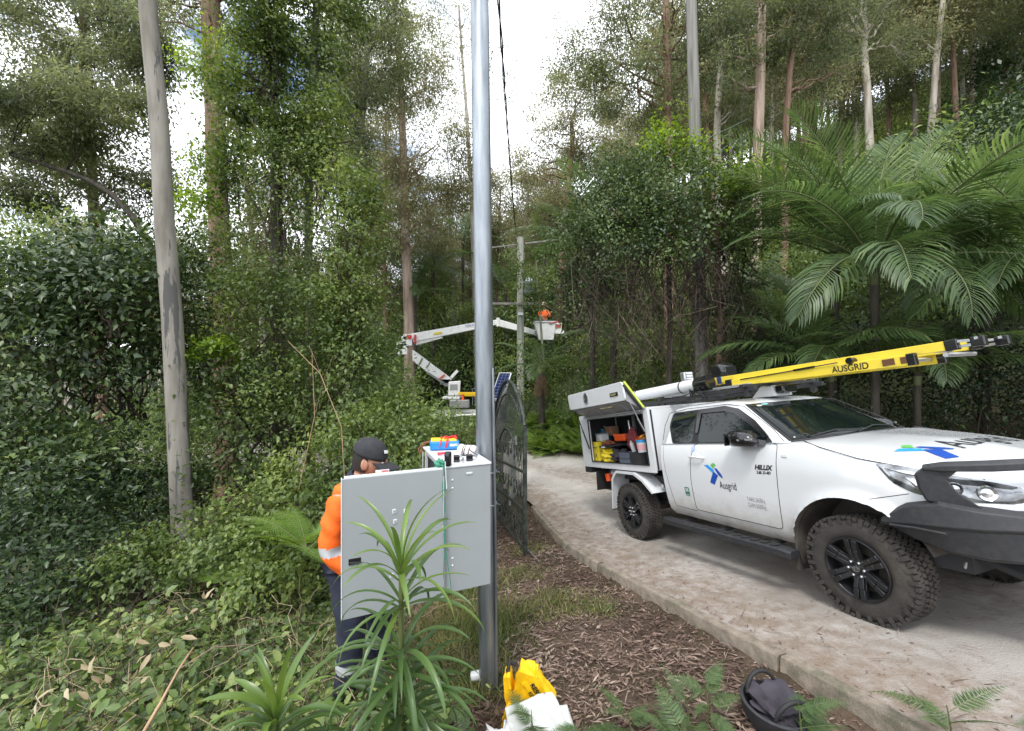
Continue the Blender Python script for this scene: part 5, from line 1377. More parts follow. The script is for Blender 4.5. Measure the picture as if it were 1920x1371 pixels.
mb.build('bushing', m_cabl, tf)
oc = thing('overhead_cable', 'black twisted overhead cable sagging from the far pale pole up past the steel pole', 'cable', fpt)
c0 = Vector((fpt.x - .15, fpt.y, fpt.z - .25)); c1 = at(939, 60, 6.0); c2_ = Vector((-.55, -6.0, 8.9))
pts = []
for k in range(41):
    t_ = k / 40
    # parabola through three points
    y = c0.y + (c2_.y - c0.y) * t_
    l0 = (y - c1.y) * (y - c2_.y) / ((c0.y - c1.y) * (c0.y - c2_.y)); l1 = (y - c0.y) * (y - c2_.y) / ((c1.y - c0.y) * (c1.y - c2_.y)); l2 = (y - c0.y) * (y - c1.y) / ((c2_.y - c0.y) * (c2_.y - c1.y))
    pts.append(Vector((c0.x * l0 + c1.x * l1 + c2_.x * l2, y, c0.z * l0 + c1.z * l1 + c2_.z * l2)) - fpt)
for ph in (0, math.pi):
    P = []
    for k in range(len(pts) - 1):
        for j in range(8):
            t_ = j / 8; q = pts[k].lerp(pts[k + 1], t_); a = ph + (k * 8 + j) * .35
            P.append(q + Vector((math.cos(a), 0, math.sin(a))) * .013)
    MB().tube(P, .012, 5).build('conductor', m_gloss, oc)
# thin service wires over the right-hand hillside
sw = thing('service_wire', 'two thin grey wires running diagonally over the forested hillside', 'wire', at(1330, 260, 12))
a = at(1322, 262, 10.4); c = at(1500, 170, 26)
for dz in (0, -.5):
    MB().tube([a + Vector((0, 0, dz)) - sw.location, (a + c) / 2 + Vector((0, 0, dz - .1)) - sw.location, c + Vector((0, 0, dz)) - sw.location], .008, 4).build('conductor', m_galv, sw)

# ------------------------------------------------------------------ driveway gate, standing open along the kerb
m_gate = mat('lichened_iron', (.018, .022, .020), rough=.6, metal=.3, dirt=(.085, .10, .08), dscale=9, dthr=(.42, .7))
G0 = at(984, 1014, 6.0); G1 = at(925, 936, 8.35)
G0.z = H(G0.x, G0.y) + .05; G1.z = G0.z - .30
gd = Vector((G1.x - G0.x, G1.y - G0.y, 0)); GL = gd.length; gphi = math.atan2(gd.y, gd.x)
gate = thing('driveway_gate', 'dark wrought iron driveway gate with an arched top standing open beside the drive', 'gate', G0, (0, 0, gphi))
slope = (G1.z - G0.z) / GL
def g(x, z): return (x, 0, z + slope * x)
ht0, ht1 = 1.86, 2.62
def arch(x): # top line: low at the near end, rising to the middle, down at the far end
    t_ = x / GL; return ht0 + (ht1 - ht0) * math.sin(math.pi * min(max(t_ * 1.02, 0), 1)) ** .75
xs_ = np.linspace(0, GL, 26)
mb = MB(); mb.tube([g(x, arch(x)) for x in xs_], .030, 8); mb.build('top_rail', m_gate, gate, smooth=60)
mb = MB(); mb.tube([g(x, arch(x) - .22) for x in xs_[2:-2]], .014, 6); mb.build('inner_arch', m_gate, gate, smooth=60)
mb = MB(); mb.tube([g(GL * .12 + (GL * .76) * k / 14, 1.25 + .55 * math.sin(math.pi * k / 14)) for k in range(15)], .016, 6); mb.build('inner_arch', m_gate, gate, smooth=60)
MB().bar(g(0, 0), g(0, ht0), .055, .055).build('gate_stile', m_gate, gate); MB().bar(g(GL, 0), g(GL, ht0 + .02), .05, .05).build('gate_stile', m_gate, gate)
for z in (.06, .62, 1.18): MB().bar(g(.03, z), g(GL - .03, z), .03, .035).build('cross_rail', m_gate, gate)
for i, x in enumerate(np.linspace(.11, GL - .11, 27)):
    MB().bar(g(x, .06), g(x, arch(x) - .02), .011, .011).build('gate_bar', m_gate, gate)
for i, x in enumerate(np.linspace(.22, GL - .22, 11)):
    for z0 in (.33, .90, 1.45):
        mb = MB(); sgn = 1 if i % 2 else -1
        for s in (-1, 1):
            mb.tube([(x + s * (.09 - .004 * k) * math.cos(k * .55) * (1 - k / 14), .012, z0 + slope * x + sgn * (.02 * k - .1) + .05 * math.sin(k * .55)) for k in range(12)], .007, 5)
        mb.build('scroll', m_gate, gate)
mb = MB(); mb.box(g(.02, 1.02), (.06, .06, .13)); mb.build('gate_latch', m_galv, gate, bevel=.004)
mb = MB(); mb.tube([(-.02, -.05, .05), (-.35, -.12, .02)], .010, 8); mb.build('drop_bolt', m_galv, gate)

# gate post, white pickets and the solar panel behind the steel pole
m_oldw = mat('old_grey_timber', (.17, .165, .155), rough=.85, var=.3, vscale=6)
m_pkt = mat('flaking_white_paint', (.62, .62, .58), rough=.7, dirt=(.30, .29, .25), dscale=8, dthr=(.5, .66))
gp_ = at(937, 800, 8.5); gp0 = Vector((gp_.x, gp_.y, H(gp_.x, gp_.y)))
po = thing('gate_post', 'square grey timber gate post hidden partly behind the steel pole', 'post', gp0)
MB().box((0, 0, 1.1), (.16, .16, 2.5)).build('post_shaft', m_oldw, po, bevel=.01)
MB().box((0, 0, 2.37), (.20, .20, .05)).build('post_cap', m_oldw, po, bevel=.005)
pk = thing('picket_fence', 'short run of peeling white pickets between the gate post and the gate', 'fence', gp0 + Vector((.06, .05, 0)))
for k in range(4): MB().box((.14 + .0 + .045 * k, .12 + .22 * k, .80), (.05, .025, 1.35)).build('picket', m_pkt, pk)
for z in (.45, 1.25): MB().bar((.12, .10, z), (.30, .82, z), .03, .07).build('rail', m_pkt, pk)
sp_ = thing('solar_panel', 'small tilted solar panel with white frame on top of the gate post', 'solar panel', gp0 + Vector((.06, -.0, 2.40)), (R_(-35), R_(0), R_(-28)))
MB().box((-.13, 0, .30), (.30, .03, .66)).build('panel_frame', m_whitec, sp_, bevel=.004)
MB().box((-.13, 0, .30), (.27, .036, .63)).build('backing', mat('solar_cell', (.012, .02, .07), rough=.15, coat=.5), sp_)
mb = MB()
for k in range(4): mb.box((-.25 + .08 * k, 0, .30), (.003, .039, .60))
for k in range(8): mb.box((-.13, 0, .04 + .075 * k), (.26, .039, .003))
mb.build('cell_grid', m_steel, sp_)
mb = MB(); mb.tube([(0, 0, .25), (-.0, -.05, .02)], .015, 8); mb.build('panel_bracket', m_galv, sp_)
cb_ = thing('control_box', 'small dark gate control box hanging behind the steel pole', 'box', at(944, 772, 8.4)); MB().box((0, 0, 0), (.12, .12, .30)).build('box_body', m_gloss, cb_, bevel=.01)

# ------------------------------------------------------------------ bucket truck beyond the gate
m_boom = mat('white_boom_paint', (.78, .78, .76), rough=.35, dirt=(.5, .5, .46), dscale=3, dthr=(.55, .8))
TY = 20.0
tr0 = at(846, 742, TY); gz_ = H(-5.5, TY) 
truck = thing('bucket_truck', 'white elevated work platform truck with folded boom parked beyond the thicket', 'truck', (tr0.x, TY, gz_))
def tq(u, v, dy=0): return at(u, v, TY + dy) - Vector((tr0.x, TY, gz_))
dk = tq(850, 765).z
mb = MB(); mb.box((.2, .1, dk - .30), (5.6, 2.2, .20)); mb.build('deck', m_boom, truck, bevel=.02)
mb = MB(); mb.box((.2, .1, dk - .55), (5.2, 1.0, .28)); mb.build('chassis', m_dark_in, truck)
for x in (-2.0, 1.4, 2.3):
    for s in (-1, 1):
        w_ = bpy.data.objects.new('wheel', None); scene.collection.objects.link(w_); w_.parent = truck; w_.location = (x, .1 + s * .95, dk - .75)
        MB().lathe([(.26, -.13), (.46, -.14), (.50, -.08), (.50, .08), (.46, .14), (.26, .13)], (0, 0, 0), 'Y', 28).build('tyre', m_tyre, w_, smooth=40)
        MB().lathe([(.0001, -.05), (.12, -.06), (.26, -.12), (.26, .12), (.12, .06), (.0001, .05)], (0, 0, 0), 'Y', 20).build('rim', m_whitec, w_, smooth=40)
mb = MB(); mb.box((-3.5, .1, dk + .25), (1.5, 2.1, 1.5)); cbn = mb.build('truck_cab', m_boom, truck, bevel=.12)
MB().box((-3.6, -.96, dk + .60), (.8, .02, .5)).build('cab_window', m_glass, cbn)
# turret
mb = MB(); mb.add([tuple(q) for q in [tq(840, 742, -.35), tq(862, 742, -.35), tq(864, 714, -.35), tq(841, 716, -.35), tq(840, 742, .45), tq(862, 742, .45), tq(864, 714, .45), tq(841, 716, .45)]], [(0, 1, 2, 3), (4, 7, 6, 5), (0, 4, 5, 1), (1, 5, 6, 2), (2, 6, 7, 3), (3, 7, 4, 0)])
tu = mb.build('turret', m_boom, truck, bevel=.04)
mb = MB(); q = tq(851, 726, -.36); mb.box(q, (.36, .03, .26)); mb.build('turret_panel', mat('grey_grille', (.3, .3, .3)), tu)
mb = MB(); mb.bar(tq(832, 745), tq(864, 745), .9, .12); mb.build('turntable', m_boom, truck, bevel=.02)
mb = MB(); mb.bar(tq(846, 708), tq(858, 695), .10, .14); mb.build('boom_rest', m_boom, truck, bevel=.01)
def boom(name, a, c, h0, h1, w=.30, m=m_boom):
    a = Vector(a); c = Vector(c); d = (c - a).normalized(); up = Vector((-d.z, 0, d.x)) if abs(d.x) > .01 else Vector((1, 0, 0))
    if up.z < 0: up = -up
    vs = []
    for p, h_ in ((a, h0), (c, h1)):
        for s in (-1, 1):
            for e in (-1, 1): vs.append(p + up * h_ * .5 * e + Vector((0, s * w / 2, 0)))
    mb = MB(); mb.add(vs, [(0, 1, 3, 2), (4, 6, 7, 5), (0, 4, 5, 1), (2, 3, 7, 6), (0, 2, 6, 4), (1, 5, 7, 3)])
    return mb.build(name, m, truck, bevel=.02)
lb = boom('lower_boom', tq(842, 718), tq(760, 655), .46, .40)
mb = MB(); mb.bar(tq(848, 728, -.2), tq(800, 698, -.2), .09, .09); mb.bar(tq(846, 716), tq(826, 716), .3, .25); mb.build('lift_cylinder', m_steel, lb)
mb = MB(); mb.bar(tq(822, 712, -.17), tq(834, 703, -.17), .03, .10); mb.build('red_stripe', mat('faded_red', (.55, .12, .10)), lb)
mb = MB(); mb.bar(tq(786, 684, -.17), tq(792, 672, -.17), .03, .08); mb.bar(tq(799, 690, -.17), tq(806, 680, -.17), .03, .05); mb.build('boom_strap', mat('moss_green', (.15, .2, .06)), lb)
mb = MB()
for (u_, v_, w_, h_) in ((757, 655, .45, .5), (765, 640, .5, .45), (752, 650, .3, .3), (768, 632, .5, .25)): mb.box(tq(u_, v_), (w_, .5, h_))
mb.tube([tq(748, 648), tq(742, 655), tq(750, 668)], .03, 8); mb.tube([tq(752, 640), tq(744, 645), tq(748, 662)], .025, 8)
kn = mb.build('knuckle', m_boom, truck, bevel=.04)
mb = MB(); mb.box(tq(767, 632, -.28), (.22, .03, .18)); mb.box(tq(779, 636, -.2), (.06, .2, .40)); mb.build('red_marking', mat('bright_red_paint', (.62, .03, .04), rough=.4), kn)
ub = boom('upper_boom', tq(774, 634), tq(906, 609), .42, .32)
boom('upper_boom_end', tq(898, 611), tq(937, 604), .30, .24)
boom('compensation_arm', tq(780, 643), tq(830, 632), .26, .12, .2)
mb = MB(); mb.bar(tq(813, 626.5, -.17), tq(828, 623.5, -.17), .03, .09); mb.build('yellow_label', mat('label_yellow', (.72, .55, .03)), ub)
q = tq(872, 614.5, -.175); text('boom_lettering', 'TEREX', .19, frame(q, (1, 0, .19), (-.19, 0, 1)), mat('boom_print', (.15, .17, .35)), ub, xs=.8)
fb = boom('fly_boom', tq(932, 605), tq(1003, 624), .34, .24)
mb = MB(); mb.box(tq(934, 605), (.16, .36, .42)); mb.build('fly_joint', m_boom, truck, bevel=.02)
# outrigger gear and yellow rails on the deck
mb = MB(); mb.box(tq(878, 738, -.6), (.95, .06, .13)); mb.box(tq(885, 741, .4), (.8, .06, .12)); mb.build('yellow_rail', mat('safety_yellow', (.80, .50, .01), rough=.4), truck, bevel=.01)
mb = MB()
for u_ in (886, 892, 898, 905): mb.bar(tq(u_, 728, -.6), tq(u_, 760, -.6), .03, .03)
mb.bar(tq(884, 729, -.6), tq(908, 728, -.6), .03, .03); mb.build('ladder_rack', m_galv, truck)
mb = MB(); mb.box(tq(862, 757, -.7), (.9, .5, .35)); mb.build('locker', m_grey_in, truck, bevel=.02)
cn = thing('traffic_cone', 'orange traffic cone standing on the truck deck', 'cone', at(868, 758, TY - .75)); MB().lathe([(.13, 0), (.13, .02), (.10, .02), (.02, .50), (.0001, .5)], (0, 0, 0), 'Z', 16).build('cone_body', m_orange, cn, smooth=40)
# bucket
bk0 = at(1021, 632, TY - .3)
bk = bpy.data.objects.new('bucket', None); scene.collection.objects.link(bk); bk.parent = truck; bk.location = bk0 - Vector((tr0.x, TY, gz_))
mb = MB(); w0, w1, hB = .30, .40, .85
z0 = -.15
for s in (-1, 1):
    mb.add([(-w1 - .1, s * .38, z0 + hB), (w1 + .1, s * .38, z0 + hB), (w1, s * .34, z0), (-w1 + .12, s * .34, z0), (-w1 - .1, s * .34, z0 + hB), (w1 + .1, s * .34, z0 + hB), (w1, s * .30, z0), (-w1 + .12, s * .30, z0)], [(0, 1, 2, 3), (4, 7, 6, 5), (0, 4, 5, 1), (1, 5, 6, 2), (2, 6, 7, 3), (3, 7, 4, 0)])
mb.add([(-w1 - .1, -.38, z0 + hB), (-w1 - .1, .38, z0 + hB), (-w1 + .12, .34, z0), (-w1 + .12, -.34, z0)], [(0, 1, 2, 3)]); mb.add([(w1 + .1, -.38, z0 + hB), (w1 + .1, .38, z0 + hB), (w1, .34, z0), (w1, -.34, z0)], [(0, 1, 2, 3)]); mb.add([(-w1 + .12, -.34, z0), (-w1 + .12, .34, z0), (w1, .34, z0), (w1, -.34, z0)], [(0, 1, 2, 3)])
mb.build('bucket_shell', m_boom, bk)
mb = MB(); mb.box((0, -.40, z0 + hB), (1.04, .05, .05)); mb.box((0, .40, z0 + hB), (1.04, .05, .05)); mb.build('bucket_rim', m_cabl, bk)
mb = MB(); mb.box((.62, -.1, .45), (.35, .4, .40)); mb.box((.66, -.1, .20), (.5, .4, .16)); mb.build('control_panel', m_boom, bk, bevel=.03)
mb = MB(); mb.box((.60, -.32, .50), (.30, .03, .14)); mb.tube([(.2, -.4, .6), (.5, -.42, .7), (.7, -.4, .62)], .03, 8); mb.build('red_cover', mat('faded_red', (.5, .1, .1)), bk)
mb = MB(); mb.bar(tq(1002, 623) - bk.location, Vector((-.3, 0, .1)), .16, .16); mb.build('bucket_mount', m_grey_in, bk)

# ------------------------------------------------------------------ gear at the foot of the pole
def cloth_box(name, m, parent, sx_, sy_, sz_, seed, amp=.02, loc=(0, 0, 0), rot=(0, 0, 0), sub=14, taper=0.0, hollow=False):
    rr_ = np.random.default_rng(seed); bm = bmesh.new(); bmesh.ops.create_cube(bm, size=1)
    bmesh.ops.subdivide_edges(bm, edges=bm.edges, cuts=sub, use_grid_fill=True)
    ph = rr_.uniform(0, 6, 8)
    for v in bm.verts:
        p = v.co.copy(); q = Vector((p.x * sx_, p.y * sy_, p.z * sz_))
        k = 1 - taper * (p.z + .5); q.x *= k; q.y *= k
        n_ = Vector((p.x, p.y, p.z)).normalized()
        a = amp * (math.sin(p.x * 9 + ph[0] + 3 * p.z) + math.sin(p.y * 8 + ph[1] + p.x * 5) + .8 * math.sin(p.z * 11 + ph[2] + p.y * 6) + .6 * math.sin((p.x + p.z) * 19 + ph[3]) + .4 * math.sin((p.x - p.z) * 31 + ph[4]))
        v.co = q + n_ * a
    me = bpy.data.meshes.new(name); bm.to_mesh(me); bm.free(); me.materials.append(m); me.shade_smooth(); me.set_sharp_from_angle(angle=R_(50))
    return link(name, me, parent, loc, rot)
bx_, by_ = .035, 2.66
bz_ = H(bx_, by_)
bag = thing('gear_bag', 'bright yellow canvas gear bag with black trim slumped against the foot of the steel pole', 'bag', (bx_, by_, bz_ + .02), (0, 0, -.12))
bag.scale = (.84, .84, .84)
m_bagy = mat('yellow_canvas', (.85, .50, .005), rough=.55, var=.08, vscale=8)
cloth_box('bag_body', m_bagy, bag, .15, .14, .34, 4, .0045, (.05, 0, .19), (.10, .25, 0), taper=.10)
cloth_box('bag_flap', m_bagy, bag, .26, .14, .12, 6, .004, (.17, -.01, .20), (.0, .95, 0), sub=10)
cloth_box('bag_pocket', m_bagy, bag, .05, .12, .30, 9, .004, (-.055, -.03, .17), (.0, -.10, 0), sub=8)
cloth_box('bag_pocket', m_bagy, bag, .13, .06, .18, 14, .004, (-.02, -.13, .06), (.25, .3, 0), sub=8)
mb = MB(); mb.tube([(-.02, .02, .34), (-.06, 0, .38), (-.07, -.03, .33), (-.055, -.05, .22)], .016, 8); mb.build('bag_trim', m_seal, bag, smooth=60)
mtx = Matrix.Translation((.125, -.078, .10)) @ Matrix.Rotation(R_(-62), 4, 'Y') @ Matrix.Rotation(R_(90), 4, 'X')
ca_, sa_ = math.cos(.95), math.sin(.95)
mtx = frame(Vector((.17, -.093, .20)) + Vector((ca_, 0, -sa_)) * -.105 + Vector((sa_, 0, ca_)) * -.008, (ca_, 0, -sa_), (sa_, 0, ca_))
text('bag_lettering', 'RESCUE', .050, mtx, m_black, bag, bold=.0015, xs=.95)
text('bag_lettering', 'KIT', .040, mtx @ Matrix.Translation((.04, -.045, 0)), m_black, bag, bold=.001, xs=.95)
mx_, my_ = .185, 2.34
mt_ = thing('folded_mat', 'stack of folded white and black insulating mats lying beside the yellow bag', 'mat', (mx_, my_, H(mx_, my_)), (R_(9), R_(-4), .12))
m_matw = mat('white_rubber_mat', (.46, .47, .44), rough=.5, var=.08, vscale=6)
for k in range(7):
    w_ = .40 - .012 * k; z = .012 + .022 * k
    o = MB().box((.01 * math.sin(k * 2.1), .008 * math.cos(k * 1.7), z), (w_, .27 + .01 * math.sin(k), .013 if k < 6 else .010), rz=.05 * math.sin(k * 1.9)).build('mat_fold', m_matw if k % 2 == 0 else m_seal, mt_, bevel=.005)
cloth_box('loose_sheet', m_matw, mt_, .30, .24, .010, 21, .0045, (-.03, .05, .160), (.05, .02, .2), sub=12)
o = cloth_box('plastic_bag', mat('white_plastic_film', (.66, .67, .68), rough=.25), None, .16, .12, .16, 17, .014, (0, 0, 0), (0, 0, .4)); p = Vector((-.035, 2.33, 0)); o.location = (p.x, p.y, H(p.x, p.y) + .06); tag(o, 'crumpled clear white plastic bag in front of the steel pole', 'plastic bag')
p = Vector((-.265, 2.95, 0)); bt = thing('white_jar', 'small white jar lying on the ground left of the steel pole', 'jar', (p.x, p.y, H(p.x, p.y) + .10)); MB().tube([(-.03, 0, 0), (.04, 0, .01)], [.032, .034], 20).build('jar_body', m_whitec, bt, smooth=50, bevel=.008)
# black bag in the undergrowth at the bottom right
p = atz(1455, 1335, -.02)
bb_ = thing('black_bag', 'open black tool bag half hidden under the feathery foliage by the kerb', 'bag', (p.x, p.y, H(p.x, p.y)), (0, 0, .2))
mb = MB(); mb.lathe([(.0001, 0), (.13, 0), (.17, .06), (.18, .13), (.165, .135), (.15, .06), (.12, .02), (.0001, .02)], (0, 0, 0), 'Z', 28); mb.build('bag_body', m_blackp, bb_, smooth=50)
for s in (-1, 1):
    mb = MB(); mb.tube([(.10 * math.cos(t_), s * .10 + s * .02 * math.sin(t_), .13 + .10 * math.sin(t_)) for t_ in np.linspace(0, math.pi, 12)], .012, 8); mb.build('bag_strap', m_seal, bb_, smooth=60)
cloth_box('bag_content', mat('charcoal_cloth', (.04, .04, .045), rough=.9), bb_, .22, .2, .1, 33, .02, (0, 0, .10), sub=8)
# ================================================================== PEOPLE
m_skin = mat('skin', (.46, .235, .155), rough=.5, spec=.4, var=.08, vscale=20)
m_hi = mat('hi_vis_orange', (.92, .14, .008), rough=.75, var=.05, vscale=6, bump=.5, bscale=10)
m_navy = mat('navy_drill', (.018, .022, .042), rough=.85, var=.2, vscale=10, bump=.4, bscale=14)
m_refl = mat('silver_tape', (.48, .50, .52), rough=.4, metal=.2)
m_hair = mat('dark_hair', (.015, .012, .010), rough=.6)
m_boot = mat('brown_boot_leather', (.10, .055, .03), rough=.7)
def skin_mesh(name, nodes, edges, mats, parent=None, root=0, sub=2, post=None):
    """grow one surface round a skeleton; nodes: (pos, rx, ry)"""
    me = bpy.data.meshes.new(name); me.from_pydata([n[0] for n in nodes], edges, [])
    o = link(name, me, parent)
    sk = o.modifiers.new('skin', 'SKIN'); sk.use_smooth_shade = True
    for i, v in enumerate(me.skin_vertices[0].data):
        v.radius = (nodes[i][1], nodes[i][2]); v.use_root = (i == root)
    sb = o.modifiers.new('sub', 'SUBSURF'); sb.levels = sub; sb.render_levels = sub
    bake(o)
    for m_ in (mats if isinstance(mats, (list, tuple)) else [mats]): o.data.materials.append(m_)
    if post: post(o.data)
    o.data.shade_smooth()
    return o
def head_mesh(name, parent, M, m, cap_hat=None):
    """head facing +x: skull, jaw, nose, brow, lips, ears; unit head about 0.235 m tall"""
    bm = bmesh.new(); bmesh.ops.create_uvsphere(bm, u_segments=40, v_segments=32, radius=1)
    for v in bm.verts:
        x, y, z = v.co
        X, Y, Z = x * .098, y * .076, z * .118
        if z < 0:
            k = -z; Y *= 1 - .30 * k ** 1.4; X *= 1 - .18 * k ** 2
            X += .016 * k * (1 if x > 0 else -.6)
        if x < 0 and z > -.3: X *= 1.06
        if x > .3:   # face plane flattened
            X = min(X, .090 + .004 * math.cos(y * 3)) if abs(y) > .25 else X
        # features
        g_ = lambda yy, zz, sy, sz: math.exp(-((y - yy) / sy) ** 2 - ((z - zz) / sz) ** 2)
        if x > .2:
            X += .026 * g_(0, -.20, .13, .12) + .012 * g_(0, -.02, .10, .16) + .008 * g_(0, .14, .5, .07)
            X -= .014 * (g_(.36, .02, .20, .10) + g_(-.36, .02, .20, .10))
            X += .008 * g_(0, -.44, .22, .035) + .007 * g_(0, -.53, .20, .04) - .005 * g_(0, -.485, .24, .02)
            X += .010 * g_(0, -.78, .28, .14) - .006 * g_(0, -.64, .3, .05)
            X += .006 * (g_(.5, -.2, .2, .18) + g_(-.5, -.2, .2, .18))
        v.co = (X, Y, Z)
    for s in (-1, 1):
        r = bmesh.ops.create_uvsphere(bm, u_segments=14, v_segments=10, radius=1)
        for v in r['verts']:
            x, y, z = v.co; d = math.hypot(x, z)
            v.co = Vector((-.004 + x * .022 - z * .004, s * (.075 + .012 * y * 1.0 + .008 * (1 if x < 0 else 0)), -.016 + z * .034))
            if y * s > 0 and d < .6: v.co.y -= s * .007
    # neck
    r = bmesh.ops.create_cone(bm, cap_ends=True, segments=24, radius1=.062, radius2=.054, depth=.15)
    for v in r['verts']: v.co += Vector((-.025, 0, -.135))
    me = bpy.data.meshes.new(name); bm.to_mesh(me); bm.free(); me.materials.append(m); me.shade_smooth()
    me.transform(M)
    return me
def eye_parts(parent, M):
    for s in (-1, 1):
        mb = MB(); c = Vector((.084, s * .030, .004)); mb.lathe([(.0001, -.010), (.009, -.006), (.0115, 0), (.009, .006), (.0001, .010)], c, 'Y', 14)
        o = mb.build('eye', m_whitec, parent, smooth=60); o.data.transform(M)
        mb = MB(); mb.tube([c + Vector((.004, -.016, .022)), c + Vector((.010, 0, .026)), c + Vector((.003, .016, .022))], .0035, 6); o = mb.build('eyebrow', m_hair, parent); o.data.transform(M)

def hand(name, parent, wrist, d, palm_n, m, curl=.5, s=1.0):
    """five fingers, grown from a palm"""
    d = Vector(d).normalized(); n_ = Vector(palm_n); n_ = (n_ - d * n_.dot(d)).normalized(); sd = d.cross(n_)
    wrist = Vector(wrist)
    nodes = [(wrist, .024, .019), (wrist + d * .045, .034, .017), (wrist + d * .082, .036, .015)]; edges = [(0, 1), (1, 2)]
    o = skin_mesh(name, nodes, edges, m, parent, 0, 2)
    for k, (off, L_) in enumerate(((.030, .070), (.010, .080), (-.010, .075), (-.028, .060))):
        p = wrist + d * .075 + sd * off; dirn = d.copy(); nn = [(p, .0095, .0095)]
        for j in range(3):
            dirn = (dirn + n_ * -curl * .55).normalized(); p = p + dirn * L_ * (.42, .32, .26)[j]; nn.append((p, .0088 - j * .0008, .0088 - j * .0008))
        skin_mesh('finger', nn, [(0, 1), (1, 2), (2, 3)], m, o, 0, 2)
    p = wrist + d * .025 + sd * .026; dirn = (d * .6 + sd * .8 - n_ * .3).normalized(); nn = [(p, .012, .012)]
    for j in range(2): p = p + dirn * .036; nn.append((p, .0105 - j * .001, .0105 - j * .001)); dirn = (dirn + d * .5 - n_ * .3).normalized()
    skin_mesh('thumb', nn, [(0, 1), (1, 2)], m, o, 0, 2)
    return o

# worker bent over the open cabinet; faces +x, feet on the ground left of the cabinet
wx, wy = -1.075, 2.90
wz = H(wx, wy)
man = thing('person', 'man in black cap, orange shirt and navy trousers looking down behind the open cabinet door', 'person', (wx, wy, wz), (0, 0, R_(-14)))
V_ = Vector
hip = V_((-.02, 0, .93)); chest = V_((-.015, 0, 1.24)); neckb = V_((.035, 0, 1.475)); headc = V_((.080, -.0, 1.600))
nodes = [(hip, .118, .105), (V_((-.03, 0, 1.08)), .125, .10), (chest, .155, .115), (V_((.01, 0, 1.41)), .115, .09), (neckb, .058, .058), (V_((.055, 0, 1.53)), .055, .055)]
edges = [(0, 1), (1, 2), (2, 3), (3, 4), (4, 5)]
def limb(nodes, edges, start, pts):
    prev = start
    for p, r in pts: nodes.append((V_(p), r, r)); edges.append((prev, len(nodes) - 1)); prev = len(nodes) - 1
RA = [((.0, -.19, 1.415), .060), ((-.03, -.235, 1.20), .047), ((-.035, -.25, 1.08), .042), ((.11, -.20, .985), .037), ((.26, -.10, 1.02), .027)]
LA = [((.0, .19, 1.415), .060), ((.02, .24, 1.20), .047), ((.04, .25, 1.10), .042), ((.19, .20, 1.06), .036), ((.33, .12, 1.12), .026)]
RL = [((-.02, -.10, .88), .095), ((.02, -.12, .66), .078), ((.03, -.13, .49), .058), ((-.0, -.13, .28), .052), ((-.03, -.13, .10), .040), ((.06, -.14, .05), .040)]
LL = [((-.02, .10, .88), .095), ((.05, .12, .66), .078), ((.07, .13, .49), .058), ((.05, .13, .28), .052), ((.03, .13, .10), .040), ((.12, .14, .05), .040)]
limb(nodes, edges, 3, RA); limb(nodes, edges, 3, LA); limb(nodes, edges, 0, RL); limb(nodes, edges, 0, LL)
man.scale = (1.085,) * 3
bodyo = skin_mesh('body', nodes, edges, m_skin, man, 0, 2)
tilt = Matrix.Translation(headc) @ Matrix.Rotation(R_(12), 4, 'Z') @ Matrix.Rotation(R_(13), 4, 'Y') @ Matrix.Diagonal((1.03, 1.03, 1.06, 1))
hm = head_mesh('head', man, tilt, m_skin); ho = link('head', hm, man)
eye_parts(ho, tilt)
hand('hand', man, RA[-1][0], (.9, .3, .25), (0, .3, 1), m_skin, .8); hand('hand', man, LA[-1][0], (.95, -.2, .2), (0, 0, 1), m_skin, .8)
# cap
mb = MB(); K = 36; vs = []; fs = []; J_ = 12
for j in range(J_ + 1):
    ph = j / J_ * math.pi / 2
    for k in range(K):
        a = 2 * math.pi * k / K
        r = math.cos(ph) ** .8 if j < J_ else .001
        seam = 1 + .010 * math.cos(6 * a) * math.sin(ph * 2)
        vs.append((-.010 + .110 * r * math.cos(a) * seam, .088 * r * math.sin(a) * seam, .026 + .104 * math.sin(ph) ** .9 - .012 * math.cos(a) * (1 - j / J_)))
for j in range(J_):
    for k in range(K): fs.append((j * K + k, j * K + (k + 1) % K, (j + 1) * K + (k + 1) % K, (j + 1) * K + k))
mb.add(vs, fs)
m_cap = mat('charcoal_cap_cloth', (.026, .027, .031), rough=.85, var=.2, vscale=30, bump=.2, bscale=200)
cap = mb.build('cap', m_cap, man, smooth=60); so = cap.modifiers.new('s', 'SOLIDIFY'); so.thickness = .004; cap.data.transform(tilt)
vs = []; fs = []
for i in range(9):
    t_ = i / 8
    for k in range(17):
        a = (k / 16 * 2 - 1) * 1.15
        x0, y0 = -.010 + .112 * math.cos(a), .089 * math.sin(a)
        vs.append((x0 + t_ * .095 * math.cos(a) ** .6, y0 * (1 - .06 * t_), .020 - .012 * math.cos(a) - .016 * t_ ** 1.3 - .035 * (y0 / .09) ** 2 * (.3 + t_ * .7)))
for i in range(8):
    for k in range(16): fs.append((i * 17 + k, i * 17 + k + 1, (i + 1) * 17 + k + 1, (i + 1) * 17 + k))
br = MB().add(vs, fs).build('cap_brim', m_cap, cap, smooth=60); br.data.transform(tilt); so = br.modifiers.new('s', 'SOLIDIFY'); so.thickness = .004
mb = MB(); mb.box((.092, -.030, .075), (.004, .024, .020), M=Matrix.Rotation(-.5, 3, 'Z') @ Matrix.Rotation(-.55, 3, 'Y')); o = mb.build('cap_badge', m_whitec, cap); o.data.transform(tilt)
mb = MB(); vs = []; fs = []
for j in range(7):
    for k in range(21):
        a = math.radians(80 + 200 * k / 20); z = .028 - .095 * j / 6; q = 1 - .10 * (j / 6) ** 2
        vs.append((-.008 + .106 * q * math.cos(a), .081 * q * math.sin(a), z))
